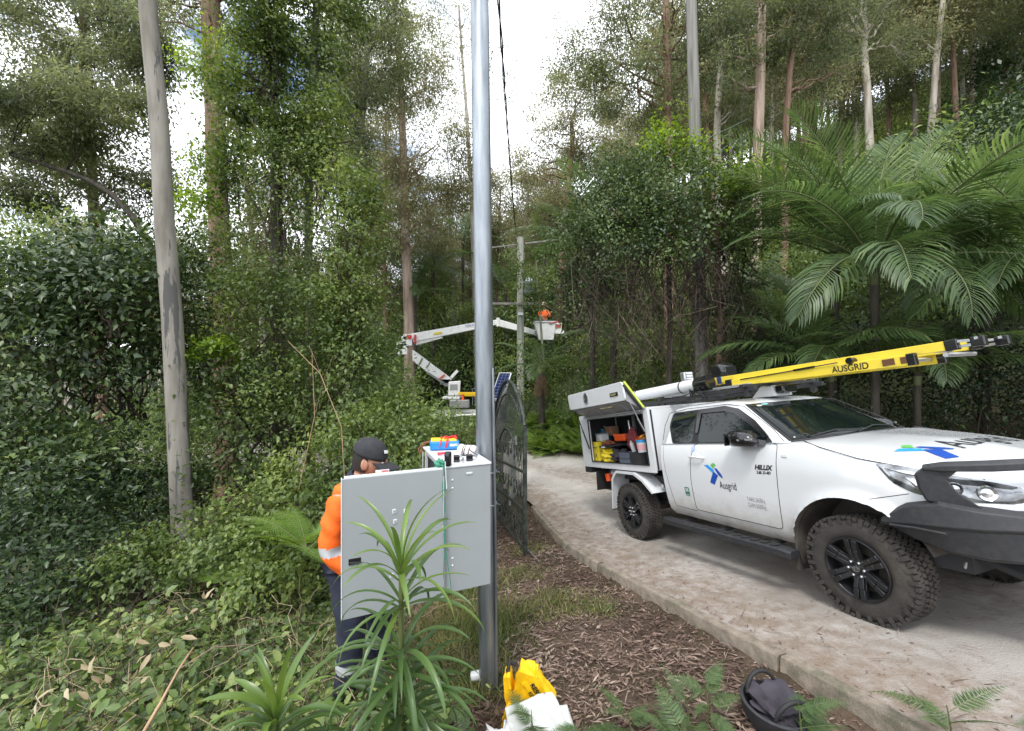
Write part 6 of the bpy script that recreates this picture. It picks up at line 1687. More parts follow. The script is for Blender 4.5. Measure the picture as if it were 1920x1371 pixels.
for j in range(6):
    for k in range(20): fs.append((j * 21 + k, j * 21 + k + 1, (j + 1) * 21 + k + 1, (j + 1) * 21 + k))
mb.add(vs, fs); o = mb.build('hair', m_hair, man, smooth=60); o.data.transform(tilt)
# shirt and trousers grow round the same skeleton, a little larger
def grow(sel, name, mats, extra, sub=2, root=0, post=None):
    idx = {k: i for i, k in enumerate(sel)}
    nd = [(nodes[k][0], nodes[k][1] + extra, nodes[k][2] + extra) for k in sel]
    ed = [(idx[a], idx[b_]) for a, b_ in edges if a in idx and b_ in idx]
    return skin_mesh(name, nd, ed, mats, man, root, sub, post)
def wrinkle(seed, amp=.006):
    def f(me):
        me.update()
        for v in me.vertices:
            p = v.co; n_ = v.normal
            k = math.sin(p.z * 38 + 9 * math.sin(p.y * 7 + seed) + 5 * math.sin(p.x * 9)) * .6 + math.sin(p.z * 71 + p.x * 31 + seed) * .35 + math.sin(p.x * 45 + p.y * 33 + p.z * 12) * .35
            v.co = p + n_ * amp * k
    return f
tors = [0, 1, 2, 3, 4] + list(range(6, 10)) + list(range(11, 15))
shirt = grow(tors, 'shirt', [m_hi, m_navy, m_refl], .026, 3, 0, wrinkle(1.0, .0075))
def paint(o, fn):
    for p in o.data.polygons: p.material_index = fn(p.center)
paint(shirt, lambda c: 2 if (abs(c.z - 1.115) < .025 and abs(c.y) > .17) or (abs(c.z - 1.10) < .024 and abs(c.y) <= .17) else (1 if c.z < .99 and abs(c.y) < .15 else 0))
legs = [0] + list(range(16, 21)) + list(range(22, 27))
n_r = 16
trs = grow([0] + list(range(16, 21)) + list(range(22, 27)), 'trousers', [m_navy, m_refl], .024, 3, 0, wrinkle(2.3, .006)) if len(nodes) >= 28 else grow([0, 1], 'trousers', [m_navy], .02)
paint(trs, lambda c: 1 if abs(c.z - .36) < .026 else 0)
mb = MB(); mb.tube([neckb + V_((-.02 + .078 * math.cos(t_), .080 * math.sin(t_), -.01 - .03 * math.cos(t_))) for t_ in np.linspace(0, 2 * math.pi, 25)], [.020] * 25, 8, caps=False); mb.tube([neckb + V_((-.015 + .070 * math.cos(t_), .072 * math.sin(t_), .018 - .028 * math.cos(t_))) for t_ in np.linspace(.5, 2 * math.pi - .5, 22)], [.012] * 22, 8); mb.build('collar', m_navy, shirt, smooth=60)
mb = MB(); mb.tube([(.0 + .158 * math.cos(t_), .165 * math.sin(t_), .96) for t_ in np.linspace(0, 2 * math.pi, 31)], .016, 8, caps=False, squash=.5); mb.build('belt', m_seal, trs, smooth=60)
for s, x0 in ((-1, -.03), (1, .03)):
    mb = MB(); vs = []; fs = []
    ring = [(-.055, .045, .055), (-.03, .052, .075), (.03, .050, .085), (.09, .048, .070), (.16, .050, .050), (.205, .035, .030), (.22, .008, .012)]
    K = 16
    for (x, w_, h_) in ring:
        for k in range(K): a = 2 * math.pi * k / K; vs.append((x0 + x, s * .135 + w_ * math.cos(a), max(0.0, h_ * .9 + h_ * math.sin(a))))
    for i in range(len(ring) - 1):
        for k in range(K): fs.append((i * K + k, i * K + (k + 1) % K, (i + 1) * K + (k + 1) % K, (i + 1) * K + k))
    fs += [tuple(range(K)), tuple((len(ring) - 1) * K + k for k in range(K))]
    mb.add(vs, fs); mb.tube([(x0 - .005, s * .135, .09), (x0 - .008, s * .135, .18)], [.058, .056], 16); mb.build('boot', m_boot, man, smooth=60)

# lineworker in the bucket, waist up above the rim
bp_ = at(1020, 632, TY - .3)
lw = thing('person', 'worker in orange shirt and white helmet standing in the raised bucket', 'person', bp_ + Vector((0, 0, -.13)), (0, 0, R_(-70)))
nd = [((0, 0, .95), .15, .12), ((0, 0, 1.2), .16, .12), ((0, 0, 1.38), .12, .10), ((0, 0, 1.48), .055, .055), ((0.01, 0, 1.55), .05, .05)]
ed = [(0, 1), (1, 2), (2, 3), (3, 4)]
nd = [(V_(p), a, c) for p, a, c in nd]
limb(nd, ed, 2, [((0, -.20, 1.38), .06), ((.04, -.27, 1.16), .05), ((.24, -.20, 1.08), .042), ((.36, -.10, 1.14), .03)]); limb(nd, ed, 2, [((0, .20, 1.38), .06), ((.06, .26, 1.18), .05), ((.26, .16, 1.12), .042), ((.38, .06, 1.20), .03)])
limb(nd, ed, 0, [((0, -.1, .85), .10), ((.02, -.11, .5), .07), ((0, -.11, .08), .05)]); limb(nd, ed, 0, [((0, .1, .85), .10), ((.02, .11, .5), .07), ((0, .11, .08), .05)])
lw_b = skin_mesh('body', nd, ed, m_skin, lw, 0, 2)
idx = [0, 1, 2, 5, 6, 7, 9, 10, 11]; mp_ = {k: i for i, k in enumerate(idx)}
skin_mesh('shirt', [(nd[k][0], nd[k][1] + .03, nd[k][2] + .03) for k in idx], [(mp_[a], mp_[b_]) for a, b_ in ed if a in mp_ and b_ in mp_], m_hi, lw, 0, 2)
idx = [0] + [13, 14, 15, 16, 17, 18]; mp_ = {k: i for i, k in enumerate(idx)}
skin_mesh('trousers', [(nd[k][0], nd[k][1] + .02, nd[k][2] + .02) for k in idx], [(mp_[a], mp_[b_]) for a, b_ in ed if a in mp_ and b_ in mp_], m_navy, lw, 0, 2)
mt2 = Matrix.Translation((.03, 0, 1.64)); link('head', head_mesh('head', lw, mt2, m_skin), lw)
mb = MB(); mb.lathe([(.135, 0), (.115, .01), (.112, .06), (.09, .11), (.05, .135), (.0001, .14)], (.02, 0, 1.665), 'Z', 24); mb.build('helmet', mat('pale_yellow_helmet', (.75, .66, .42), rough=.35), lw, smooth=60)
mb = MB(); mb.tube([(.10, -.12, 1.45), (.13, -.06, 1.2), (.13, .06, 1.2), (.10, .12, 1.45)], .02, 6); mb.build('harness', m_dark_in, lw)
hand('hand', lw, (.36, -.10, 1.14), (.9, .3, .2), (0, 0, 1), m_skin, .8); hand('hand', lw, (.38, .06, 1.20), (.9, -.2, .3), (0, 0, 1), m_skin, .8)
# ================================================================== VEGETATION
m_gl = leaf_mat('gum_leaf', (.065, .085, .040), (.150, .180, .080), (.30, .32, .15), rough=.5, trans=.5, big=.35)  # gum green, lightened and greyed to stand in for haze on far crowns
m_gl2 = leaf_mat('olive_gum_leaf', (.095, .10, .05), (.22, .225, .105), (.42, .40, .22), rough=.5, trans=.5, big=.35)  # paler olive green, distance haze partly put into the leaf colour
m_dl = leaf_mat('dark_glossy_leaf', (.016, .034, .013), (.052, .090, .030), (.14, .20, .058), rough=.36, trans=.25, big=.8)
m_vl = leaf_mat('vine_leaf', (.038, .066, .017), (.110, .165, .040), (.25, .31, .085), rough=.42, trans=.38, big=.8)
m_yl = leaf_mat('young_vine_leaf', (.09, .15, .02), (.20, .31, .04), (.36, .48, .07), rough=.42, trans=.45, big=.8)
m_gc = leaf_mat('ground_cover_leaf', (.055, .095, .026), (.135, .205, .055), (.31, .37, .12), rough=.42, trans=.35, big=1.2)
m_pl = leaf_mat('palm_leaflet', (.035, .070, .022), (.095, .155, .050), (.22, .29, .10), rough=.38, trans=.38, spec=.5, big=.6)
m_plb = leaf_mat('dry_palm_frond', (.10, .065, .035), (.20, .14, .08), (.34, .26, .16), rough=.7, trans=.2)
m_fl = leaf_mat('fern_pinna', (.09, .16, .03), (.19, .30, .055), (.34, .44, .10), rough=.5, trans=.40, big=1.0)
m_ft = leaf_mat('feathery_leaflet', (.045, .085, .030), (.10, .165, .055), (.20, .27, .10), rough=.5, trans=.35, big=1.5)
m_st = leaf_mat('strap_leaf', (.035, .070, .018), (.075, .14, .032), (.20, .29, .055), rough=.34, trans=.28, spec=.6, big=2.0)
m_dv = leaf_mat('dead_vine', (.035, .026, .020), (.085, .062, .045), (.17, .135, .10), rough=.9, trans=.0)
m_dry = leaf_mat('dry_curled_leaf', (.25, .19, .11), (.42, .34, .21), (.55, .47, .32), rough=.7, trans=.3)
b_smooth = bark_mat('smooth_grey_gum_bark', (.155, .14, .12), (.30, .28, .245), stretch=.18, scale=5, bump=.25, thr=(.45, .6), patch=(.105, .105, .10))
b_pink = bark_mat('pinkish_gum_bark', (.22, .15, .11), (.42, .33, .27), stretch=.10, scale=8, bump=.4)
b_rough = bark_mat('stringy_brown_bark', (.10, .065, .045), (.26, .17, .12), stretch=.07, scale=12, bump=1.0)
b_white = bark_mat('white_gum_bark', (.22, .18, .145), (.46, .42, .35), stretch=.15, scale=5, bump=.2)
b_dark = bark_mat('dark_vine_bark', (.030, .026, .022), (.085, .075, .06), stretch=.15, scale=9, bump=.8)
b_moss = bark_mat('mossy_bark', (.075, .085, .05), (.19, .20, .14), stretch=.15, scale=7, bump=.6)
b_red = bark_mat('red_brown_bark', (.13, .075, .055), (.32, .21, .155), stretch=.12, scale=8, bump=.5)

def curve(a, c, sag, n=6, jit=0.05, r=None):
    a = np.array(a, float); c = np.array(c, float); t_ = np.linspace(0, 1, n)[:, None]
    L_ = np.linalg.norm(c - a); p = a + (c - a) * t_ + np.array([0, 0, 1.0]) * (sag * L_ * 4 * t_ * (1 - t_)); 
    p[1:-1] += (r or rng).normal(0, jit * L_ / n, (n - 2, 3)); return p

def tree_meshes(seed, trunk, rad, crowns, n_clump=60, per=110, leaf=(.15, .042), mleaf=None, mbark=None, clump=.42, limbs=7, droop=.7, limb_r=.35, flat=.55, base_off=None, kind='kite'):
    """trunk: world/local points base..top; crowns: list of (centre, radii). Returns trunk and crown meshes in the frame of trunk[0]"""
    r = np.random.default_rng(seed)
    T = np.array(trunk, float); o0 = T[0].copy(); T = T - o0
    d = np.concatenate([[0], np.cumsum(np.linalg.norm(np.diff(T, axis=0), axis=1))]); s = np.linspace(0, d[-1], 18)
    TP = np.stack([np.interp(s, d, T[:, k]) for k in range(3)], -1); TP[1:-1] += r.normal(0, .012 * d[-1] / 8, (16, 3)) * np.array([1, 1, 0])
    # smooth a little
    for _ in range(2): TP[1:-1] = (TP[:-2] + 2 * TP[1:-1] + TP[2:]) / 4
    rad = np.interp(np.linspace(0, 1, 18), np.linspace(0, 1, len(rad)), rad)
    rad[0] *= 1.25; 
    w = NB(); w.tube(TP, rad, 14)
    nl = NB(); ends = []
    C = []
    for c, q in crowns: C.append((np.array(c, float) - o0, np.array(q, float)))
    vol = np.array([np.prod(q) ** .667 for _, q in C]); vol = vol / vol.sum()
    samples = []
    for k in range(limbs):
        c, q = C[r.choice(len(C), p=vol)]
        e_ = c + nrm(r.normal(size=3)) * q * r.uniform(.25, .75)
        below = TP[:, 2] < e_[2] - .12 * np.linalg.norm(e_ - TP[-1])
        cand = np.where(below)[0]; cand = cand[cand >= 5] if (cand >= 5).any() else np.array([8])
        dist = np.linalg.norm(TP[cand] - e_, axis=1) ; j = cand[np.argmin(dist + .6 * np.abs(TP[cand, 2] - (e_[2] - .5 * np.linalg.norm(e_[:2] - TP[cand, :2], axis=1))))]
        P = curve(TP[j], e_, r.uniform(-.10, .16), 9, .35, r); rr_ = rad[j] * limb_r
        w.tube(P, np.linspace(rr_, rr_ * .25, 9), 7); samples.append((P, np.linspace(rr_, rr_ * .25, 9)))
    SP = np.concatenate([p for p, _ in samples] + [TP[10:]]); SR = np.concatenate([q for _, q in samples] + [rad[10:] * .6])
    Ls = []; 
    for k in range(n_clump):
        c, q = C[r.choice(len(C), p=vol)]
        v = nrm(r.normal(size=3)); e_ = c + v * q * r.uniform(.35, 1.0) ** .7
        dist = np.linalg.norm(SP - e_, axis=1); j = np.argmin(dist); rr_ = min(SR[j] * .7, .035)
        if k % 2 == 0 or dist[j] > clump * 2: w.tube(curve(SP[j], e_, r.uniform(-.05, .12), 5, .3, r), np.linspace(max(rr_, .010), .006, 5), 4)
        m_ = int(per * r.uniform(.6, 1.4)); cr_ = clump * r.uniform(.7, 1.35)
        P = e_ + r.normal(size=(m_, 3)) * np.array([1, 1, flat]) * cr_ * .55
        D = nrm(r.normal(size=(m_, 3)) * .8 + np.array([0, 0, -droop]) + nrm(P - e_) * .5)
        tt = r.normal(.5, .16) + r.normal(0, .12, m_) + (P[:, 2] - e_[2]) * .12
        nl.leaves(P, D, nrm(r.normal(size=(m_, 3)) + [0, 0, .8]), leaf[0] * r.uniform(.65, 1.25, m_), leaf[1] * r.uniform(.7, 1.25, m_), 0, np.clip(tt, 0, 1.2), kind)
    return w.mesh('trunk', [mbark], True), nl.mesh('crown', [mleaf])

def tree(name, label, seed, trunk, rad, crowns, mleaf, mbark, cat='tree', group=None, **kw):
    a, c = tree_meshes(seed, trunk, rad, crowns, mleaf=mleaf, mbark=mbark, **kw)
    t_ = thing(name, label, cat, trunk[0], group=group); link('trunk', a, t_); link('crown', c, t_)
    return t_
def ptrunk(pts, Y, extra=None):
    """trunk through photograph pixels (foot first) at depth Y, continued down to the ground"""
    P = [at(u, v, Y) for u, v in pts]; d = (P[1] - P[0]).normalized() if len(P) > 1 else Vector((0, 0, 1))
    g0 = H(P[0].x, P[0].y) - .15
    if P[0].z > g0 + .1:
        q = P[0] - d * ((P[0].z - g0) / max(d.z, .3)); P = [q] + P
    return [tuple(p) for p in P]
def pcrown(u, v, ru, rv, Y, ry=None):
    c = at(u, v, Y); return (tuple(c), (ru / F_PX * Y, ry or ru / F_PX * Y * .8, rv / F_PX * Y))

# ---- leafy masses: lobes of clustered leaves over hidden stems
def mass_mesh(seed, lobes, n, leaf, mi, kind='fold', cl=.16, tm=.5, out=.6, down=.35, core=.25, spill=0.0, mats=None, cspread=.14):
    r = np.random.default_rng(seed); nb = NB()
    area = np.array([(q[0] * q[2] + q[1] * q[2] + q[0] * q[1]) for _, q in lobes]); area /= area.sum()
    per = 34; nc = max(1, n // per)
    for (c, q), a in zip(lobes, area):
        c = np.array(c, float); q = np.array(q, float); k = max(1, int(nc * a))
        v = nrm(r.normal(size=(k, 3))); v[:, 2] = np.where(v[:, 2] < -.55, -v[:, 2] * .6, v[:, 2]); v = nrm(v)
        ph = r.uniform(0, 6, 3)
        lump_ = 1 + .26 * np.sin(v[:, 0] * 5 + ph[0]) * np.cos(v[:, 2] * 6 + ph[1]) + .15 * np.sin(v[:, 1] * 9 + v[:, 2] * 8 + ph[2])
        rf_ = np.where(r.random(k) < core, r.uniform(.45, .85, k), r.uniform(.85, 1.06, k)) * lump_
        E_ = c + v * q * rf_[:, None]
        ct = r.normal(tm, cspread, k)
        E2 = np.repeat(E_, per, 0); v2 = np.repeat(nrm(v / q), per, 0); m_ = len(E2)
        P = E2 + r.normal(size=(m_, 3)) * cl * np.array([1, 1, .75])
        D = nrm(v2 * out + r.normal(size=(m_, 3)) * .65 + np.array([0, 0, -down]))
        Nn = nrm(v2 * .7 + np.array([0, 0, .7]) + r.normal(size=(m_, 3)) * .35)
        sc = r.uniform(.6, 1.3, m_) * np.repeat(r.uniform(.8, 1.2, k), per)
        nb.leaves(P, D, Nn, leaf[0] * sc, leaf[1] * sc, 0, np.clip(np.repeat(ct, per) + r.normal(0, .10, m_), 0, 1.2), kind)
        for j in range(max(3, k // 14)):  # stems
            e_ = E_[r.integers(k)]; b0 = c + np.array([r.normal(0, .25) * q[0], r.normal(0, .25) * q[1], -q[2] * .95])
            nb.tube(curve(b0, e_, r.uniform(-.05, .15), 7, .5, r), np.linspace(.022, .005, 7), 4, 1, .3)
    return nb.mesh('foliage', mats)
def mass(name, label, seed, lobes, n, leaf, ml, cat='shrub', group=None, **kw):
    o0 = np.array(lobes[0][0], float); o0[2] = H(o0[0], o0[1])
    lb = [(np.array(c, float) - o0, q) for c, q in lobes]
    t_ = thing(name, label, cat, tuple(o0), group=group)
    link('foliage', mass_mesh(seed, lb, n, leaf, 0, mats=[ml, m_dv], **kw), t_)
    return t_
def pl_(u0, v0, u1, v1, Y, ry=None):
    """lobe spanning photograph rectangle at depth Y"""
    c = at((u0 + u1) / 2, (v0 + v1) / 2, Y); rx = abs(u1 - u0) / 2 / F_PX * Y; rz = abs(v1 - v0) / 2 / F_PX * Y
    return (tuple(c), (rx, ry or rx * .8, rz))

# -- LEFT SIDE -----------------------------------------------------------------
tree('gum_tree', 'smooth grey gum trunk with dark shed patches leaning beside the thicket, nearest of the trees', 1,
     ptrunk([(346, 1065), (338, 900), (322, 560), (300, 270), (278, 0), (262, -200)], 6.0), [.145, .135, .130, .124, .115, .11, .10],
     [pcrown(240, -330, 260, 120, 6.3)], m_gl, b_smooth, n_clump=40, per=60, limbs=6, clump=.4)
tree('stringybark_tree', 'tall straight tree with ribbed brown stringy bark behind the grey gum', 2,
     ptrunk([(418, 620), (412, 420), (402, 200), (395, 0), (392, -120)], 11.5), [.30, .27, .25, .24, .22],
     [pcrown(400, -40, 160, 150, 11.5), pcrown(470, 190, 70, 110, 11.3)], m_gl, b_rough, n_clump=70, per=90, limbs=8)
tree('vine_covered_tree', 'dark slender trunk wrapped in climbing vines left of centre', 3,
     ptrunk([(520, 580), (516, 430), (522, 330), (515, 200), (500, 40), (480, -80)], 8.6), [.14, .13, .125, .11, .10, .09],
     [pcrown(500, 20, 90, 130, 8.6), pcrown(450, 160, 50, 90, 8.4), pcrown(560, 250, 50, 90, 8.6)], m_vl, b_dark, n_clump=80, per=110, leaf=(.10, .055), clump=.30, kind='fold', droop=.4)
tree('mossy_tree', 'slim greenish mossy trunk rising right of the vine wrapped tree', 4,
     ptrunk([(580, 600), (578, 430), (580, 260), (590, 90), (598, -60)], 8.9), [.10, .09, .085, .08, .07],
     [pcrown(620, -20, 90, 100, 8.9), pcrown(600, 160, 60, 110, 8.9)], m_vl, b_moss, n_clump=60, per=90, leaf=(.11, .05), clump=.34, droop=.5)
tree('brown_gum_tree', 'reddish brown trunk standing far at the left edge among pale crowns', 5,
     ptrunk([(180, 520), (176, 420), (172, 250), (160, 60), (155, -60)], 15.5), [.20, .18, .16, .15, .14],
     [pcrown(150, 60, 150, 130, 15.5), pcrown(60, 250, 110, 80, 15), pcrown(230, 330, 100, 70, 15)], m_gl, b_rough, n_clump=290, per=125, limbs=18, clump=.60, leaf=(.18, .055))
tree('leaning_tree', 'dark crooked limbs leaning left across the bright gap behind the grey gum', 6,
     ptrunk([(300, 500), (272, 440), (215, 350), (120, 320), (20, 290)], 12.5), [.16, .14, .11, .08, .05],
     [pcrown(70, 220, 120, 70, 12.5), pcrown(200, 200, 90, 60, 12.5), pcrown(20, 360, 70, 45, 12.4), pcrown(240, 60, 90, 90, 13)], m_gl, b_dark, n_clump=210, per=120, limbs=14, clump=.48, leaf=(.17, .05))
tree('pale_bare_tree', 'thin pale tree with bare forked limbs far off at the left', 7,
     ptrunk([(112, 440), (108, 380), (104, 300)], 24), [.16, .12, .08], [pcrown(105, 300, 60, 50, 24)], m_gl2, b_white, n_clump=10, per=40, limbs=8)
tree('spreading_gum_tree', 'straight grey brown trunk with wide airy olive crown left of the steel pole', 8,
     ptrunk([(766, 620), (762, 480), (758, 330), (752, 200), (750, 60)], 20), [.27, .24, .21, .17, .10],
     [pcrown(740, 130, 120, 120, 20), pcrown(700, 300, 90, 80, 20), pcrown(830, 330, 90, 90, 20), pcrown(760, 430, 100, 60, 20)], m_gl2, b_pink, n_clump=300, per=130, limbs=22, clump=.62, leaf=(.17, .05))
tree('slender_gum_tree', 'very slender pale gum standing against the white sky behind the steel pole', 9,
     ptrunk([(890, 560), (886, 400), (878, 250), (868, 120), (860, 10)], 24), [.17, .15, .12, .09, .06],
     [pcrown(860, 60, 90, 80, 24), pcrown(935, 150, 40, 60, 24), pcrown(850, 230, 60, 70, 24)], m_gl, b_white, n_clump=80, per=90, limbs=12, clump=.6)
tree('olive_gum_tree', 'olive crowned gum filling the gap between brown trunk and steel pole', 10,
     ptrunk([(660, 560), (664, 380), (680, 200), (690, 60)], 15), [.2, .17, .14, .1],
     [pcrown(680, 120, 110, 110, 15), pcrown(640, 260, 70, 80, 15), pcrown(700, 20, 90, 60, 15)], m_gl, b_moss, n_clump=210, per=125, limbs=14, clump=.5)

mass('broadleaf_thicket', 'dense dark glossy leaved thicket filling the left edge of the picture', 21,
     [pl_(-120, 470, 200, 860, 6.4, 1.2), pl_(120, 420, 340, 800, 6.9, 1.2), pl_(-60, 760, 200, 1040, 5.7, .9), pl_(150, 440, 300, 640, 6.2, .7)], 26000, (.105, .052), m_dl, cl=.19, tm=.56, cspread=.2)
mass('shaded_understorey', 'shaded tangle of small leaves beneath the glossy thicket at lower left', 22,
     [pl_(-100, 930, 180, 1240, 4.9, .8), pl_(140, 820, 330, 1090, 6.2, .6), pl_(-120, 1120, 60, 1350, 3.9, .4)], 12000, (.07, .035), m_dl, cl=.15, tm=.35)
mass('vine_thicket', 'tall mound of vines and fine leaves right of the grey gum trunk', 23,
     [pl_(340, 640, 560, 1020, 7.0, .9), pl_(330, 420, 470, 760, 8.2, .8), pl_(430, 470, 640, 860, 7.4, .9), pl_(560, 580, 735, 900, 7.2, .8)], 27000, (.075, .042), m_vl, cl=.15, tm=.45)
mass('hedge_thicket', 'light leaved thicket behind the worker and the cabinet', 24,
     [pl_(600, 760, 800, 1010, 5.6, .6), pl_(740, 765, 905, 960, 6.4, .6), pl_(650, 730, 830, 900, 7.2, .7), pl_(440, 860, 660, 1080, 5.4, .5)], 17000, (.075, .038), m_vl, cl=.13, tm=.62)
mass('vine_curtain', 'curtain of climbing leaves hanging over the dark slender trunk', 25,
     [pl_(455, -60, 545, 260, 8.3, .5), pl_(470, 200, 585, 480, 8.1, .5), pl_(400, 250, 470, 420, 8.8, .4)], 11000, (.075, .045), m_vl, cl=.17, tm=.5, core=.45)
mass('bright_vine', 'bright green young vine climbing right of the mossy trunk', 26,
     [pl_(600, 300, 720, 560, 7.6, .5), pl_(560, 180, 640, 420, 8.2, .4), pl_(590, 480, 715, 690, 7.3, .5)], 12000, (.075, .045), m_vl, cl=.15, tm=.62, core=.4)
mass('sunlit_vine', 'yellow green leafy vine hanging around the brown stringybark trunk', 27,
     [pl_(345, 60, 460, 190, 9.4, .5), pl_(360, 250, 480, 360, 9.2, .5), pl_(320, 330, 420, 470, 9.0, .5)], 4200, (.085, .05), m_yl, cl=.17, tm=.4, core=.5)
mass('bright_shrub', 'bright green shrubby canopy behind the glossy thicket at far left', 28,
     [pl_(-100, 400, 160, 560, 9.5, 1.2), pl_(80, 430, 300, 560, 10, 1.0)], 7000, (.10, .05), m_vl, cl=.22, tm=.8)
mass('low_shrub', 'low leafy shrub around the foot of the grey gum trunk', 29,
     [pl_(330, 960, 520, 1110, 5.0, .5), pl_(200, 1010, 350, 1130, 4.9, .4), pl_(430, 1040, 600, 1130, 4.3, .35)], 7000, (.06, .036), m_vl, cl=.10, tm=.62)
mass('yellow_shrub', 'small yellow green bush in the shade right of the grey gum', 30, [pl_(365, 640, 440, 690, 6.5, .3)], 700, (.08, .05), m_yl, cl=.09, tm=.4)

# -- CENTRE ---------------------------------------------------------------------
tree('screening_sapling', 'sparse leafy sapling in front of the transformer on the pale power pole', 49, ptrunk([(1016, 640), (1010, 560), (1004, 480)], 17.2), [.06, .05, .03], [pcrown(1005, 520, 34, 60, 17.2), pcrown(960, 500, 22, 50, 17.2)], m_vl, b_moss, n_clump=34, per=60, limbs=6, clump=.32, leaf=(.12, .06))
mass('hillside_shrub', 'pale olive shrubs on the slope behind the raised boom', 41,
     [pl_(740, 540, 900, 760, 25, 2.5), pl_(880, 560, 1040, 760, 24, 2), pl_(780, 640, 960, 800, 23, 2)], 9000, (.20, .09), m_gc, cl=.35, tm=.45, kind='kite')
mass('olive_bush', 'rounded olive bush below the palms left of the steel pole', 42, [pl_(795, 550, 850, 630, 23.5, 1), pl_(860, 570, 905, 640, 23, 1)], 2600, (.15, .07), m_vl, cl=.22, tm=.7, kind='kite')
mass('roadside_shrub', 'mid green shrub behind the ferns on the far side of the drive', 43,
     [pl_(1030, 620, 1200, 830, 14.5, 1.2), pl_(930, 660, 1060, 800, 16.5, 1.2), pl_(1140, 640, 1320, 820, 12.5, 1.0)], 12000, (.11, .055), m_vl, cl=.22, tm=.55)
mass('brown_thicket', 'thin brownish thicket below the boom left of the steel pole', 44, [pl_(640, 600, 730, 760, 12, 1.0), pl_(650, 650, 735, 780, 10, .8)], 4500, (.11, .05), m_gc, cl=.25, tm=.35, kind='kite')
tree('red_limbed_gum', 'gum with a reddish crooked trunk and airy crown right of the overhead cable', 45,
     ptrunk([(1058, 430), (1062, 370), (1070, 300), (1076, 262), (1072, 230)], 26), [.3, .28, .25, .2, .12],
     [pcrown(1075, 175, 85, 45, 26), pcrown(1020, 235, 55, 35, 26), pcrown(1110, 270, 60, 50, 26), pcrown(1000, 320, 55, 60, 27)], m_gl2, b_red, n_clump=150, per=110, limbs=14, clump=.75, leaf=(.18, .06))
tree('large_gum_tree', 'large gum with red brown trunk and broad crown overhanging the vine thicket', 46,
     ptrunk([(1255, 420), (1256, 300), (1252, 180), (1250, 60), (1248, -80)], 17), [.20, .18, .165, .15, .13],
     [pcrown(1130, 70, 110, 70, 17), pcrown(1250, 30, 140, 90, 17), pcrown(1190, 170, 110, 50, 17), pcrown(1330, 110, 70, 70, 17), pcrown(1090, 140, 60, 30, 17)], m_gl, b_red, n_clump=240, per=110, limbs=22, clump=.55)
tree('yellowing_gum', 'distant gum with yellowish crown low in the gap behind the pale power pole', 47,
     ptrunk([(980, 560), (985, 450), (990, 360)], 34), [.22, .18, .12], [pcrown(975, 370, 55, 60, 34), pcrown(1010, 440, 50, 60, 34), pcrown(940, 430, 40, 70, 34)], m_gl2, b_white, n_clump=110, per=110, limbs=10, clump=.85, leaf=(.22, .08))
tree('grey_gum_tree', 'greyish gum standing far back left of the overhead cable', 48,
     ptrunk([(850, 560), (846, 460), (840, 380)], 32), [.22, .18, .12], [pcrown(840, 420, 70, 60, 32), pcrown(800, 370, 60, 60, 32), pcrown(890, 470, 40, 60, 30)], m_gl2, b_white, n_clump=110, per=110, limbs=10, clump=.85, leaf=(.22, .08))

# right thicket of vines between the timber pole and the drive
mass('vine_canopy', 'heavy dome of dark vines over the thicket beside the grey timber pole', 51,
     [pl_(1060, 330, 1260, 560, 9.8, 1.2), pl_(1190, 300, 1400, 560, 9.6, 1.2), pl_(1120, 280, 1330, 430, 10.4, 1.0), pl_(1040, 490, 1160, 620, 10.2, .7), pl_(1030, 390, 1130, 500, 10.6, .6), pl_(1350, 380, 1450, 520, 10.0, .7), pl_(1090, 300, 1160, 370, 10.5, .5), pl_(1330, 500, 1440, 640, 9.9, .6)], 30000, (.085, .048), m_dl, cl=.17, tm=.62)
mass('canopy_vine', 'yellow green young vine spilling over the top of the dark vine dome', 52,
     [pl_(1215, 225, 1275, 330, 9.9, .4), pl_(1330, 310, 1430, 380, 9.3, .5), pl_(1290, 250, 1320, 330, 10.2, .3)], 2600, (.085, .05), m_yl, cl=.20, tm=.45, core=.6)
hv = thing('hanging_vines', 'curtain of dead brown vines hanging below the dark vine dome', 'vines', at(1230, 560, 9.6))
nb = NB(); r = np.random.default_rng(5)
for k in range(420):
    u_ = r.uniform(1075, 1405); v_ = r.uniform(440, 560); Y_ = r.uniform(9.0, 10.2)
    a = np.array(at(u_, v_, Y_)); c = a + np.array([r.normal(0, .35), r.normal(0, .3), -r.uniform(.6, 2.6)])
    nb.tube(curve(a, c, r.uniform(-.12, .05), 7, .9, r) - np.array(hv.location), r.uniform(.003, .009), 3, 0, r.uniform(.1, .9))
link('vine_stems', nb.mesh('vine_stems', [m_dv]), hv)['kind'] = 'stuff'
tree('red_stemmed_tree', 'thin leaning reddish stem right of the grey timber pole', 53, ptrunk([(1348, 700), (1352, 600), (1346, 480), (1344, 400)], 9.9), [.075, .07, .065, .05], [pcrown(1345, 400, 60, 50, 9.9)], m_vl, b_red, n_clump=20, per=80, leaf=(.09, .05))
tree('slim_dark_tree', 'slim dark trunk left of the grey timber pole inside the vine thicket', 54, ptrunk([(1256, 720), (1256, 600), (1254, 480)], 10.1), [.07, .065, .06], [pcrown(1250, 450, 50, 40, 10)], m_vl, b_dark, n_clump=12, per=80, leaf=(.09, .05))

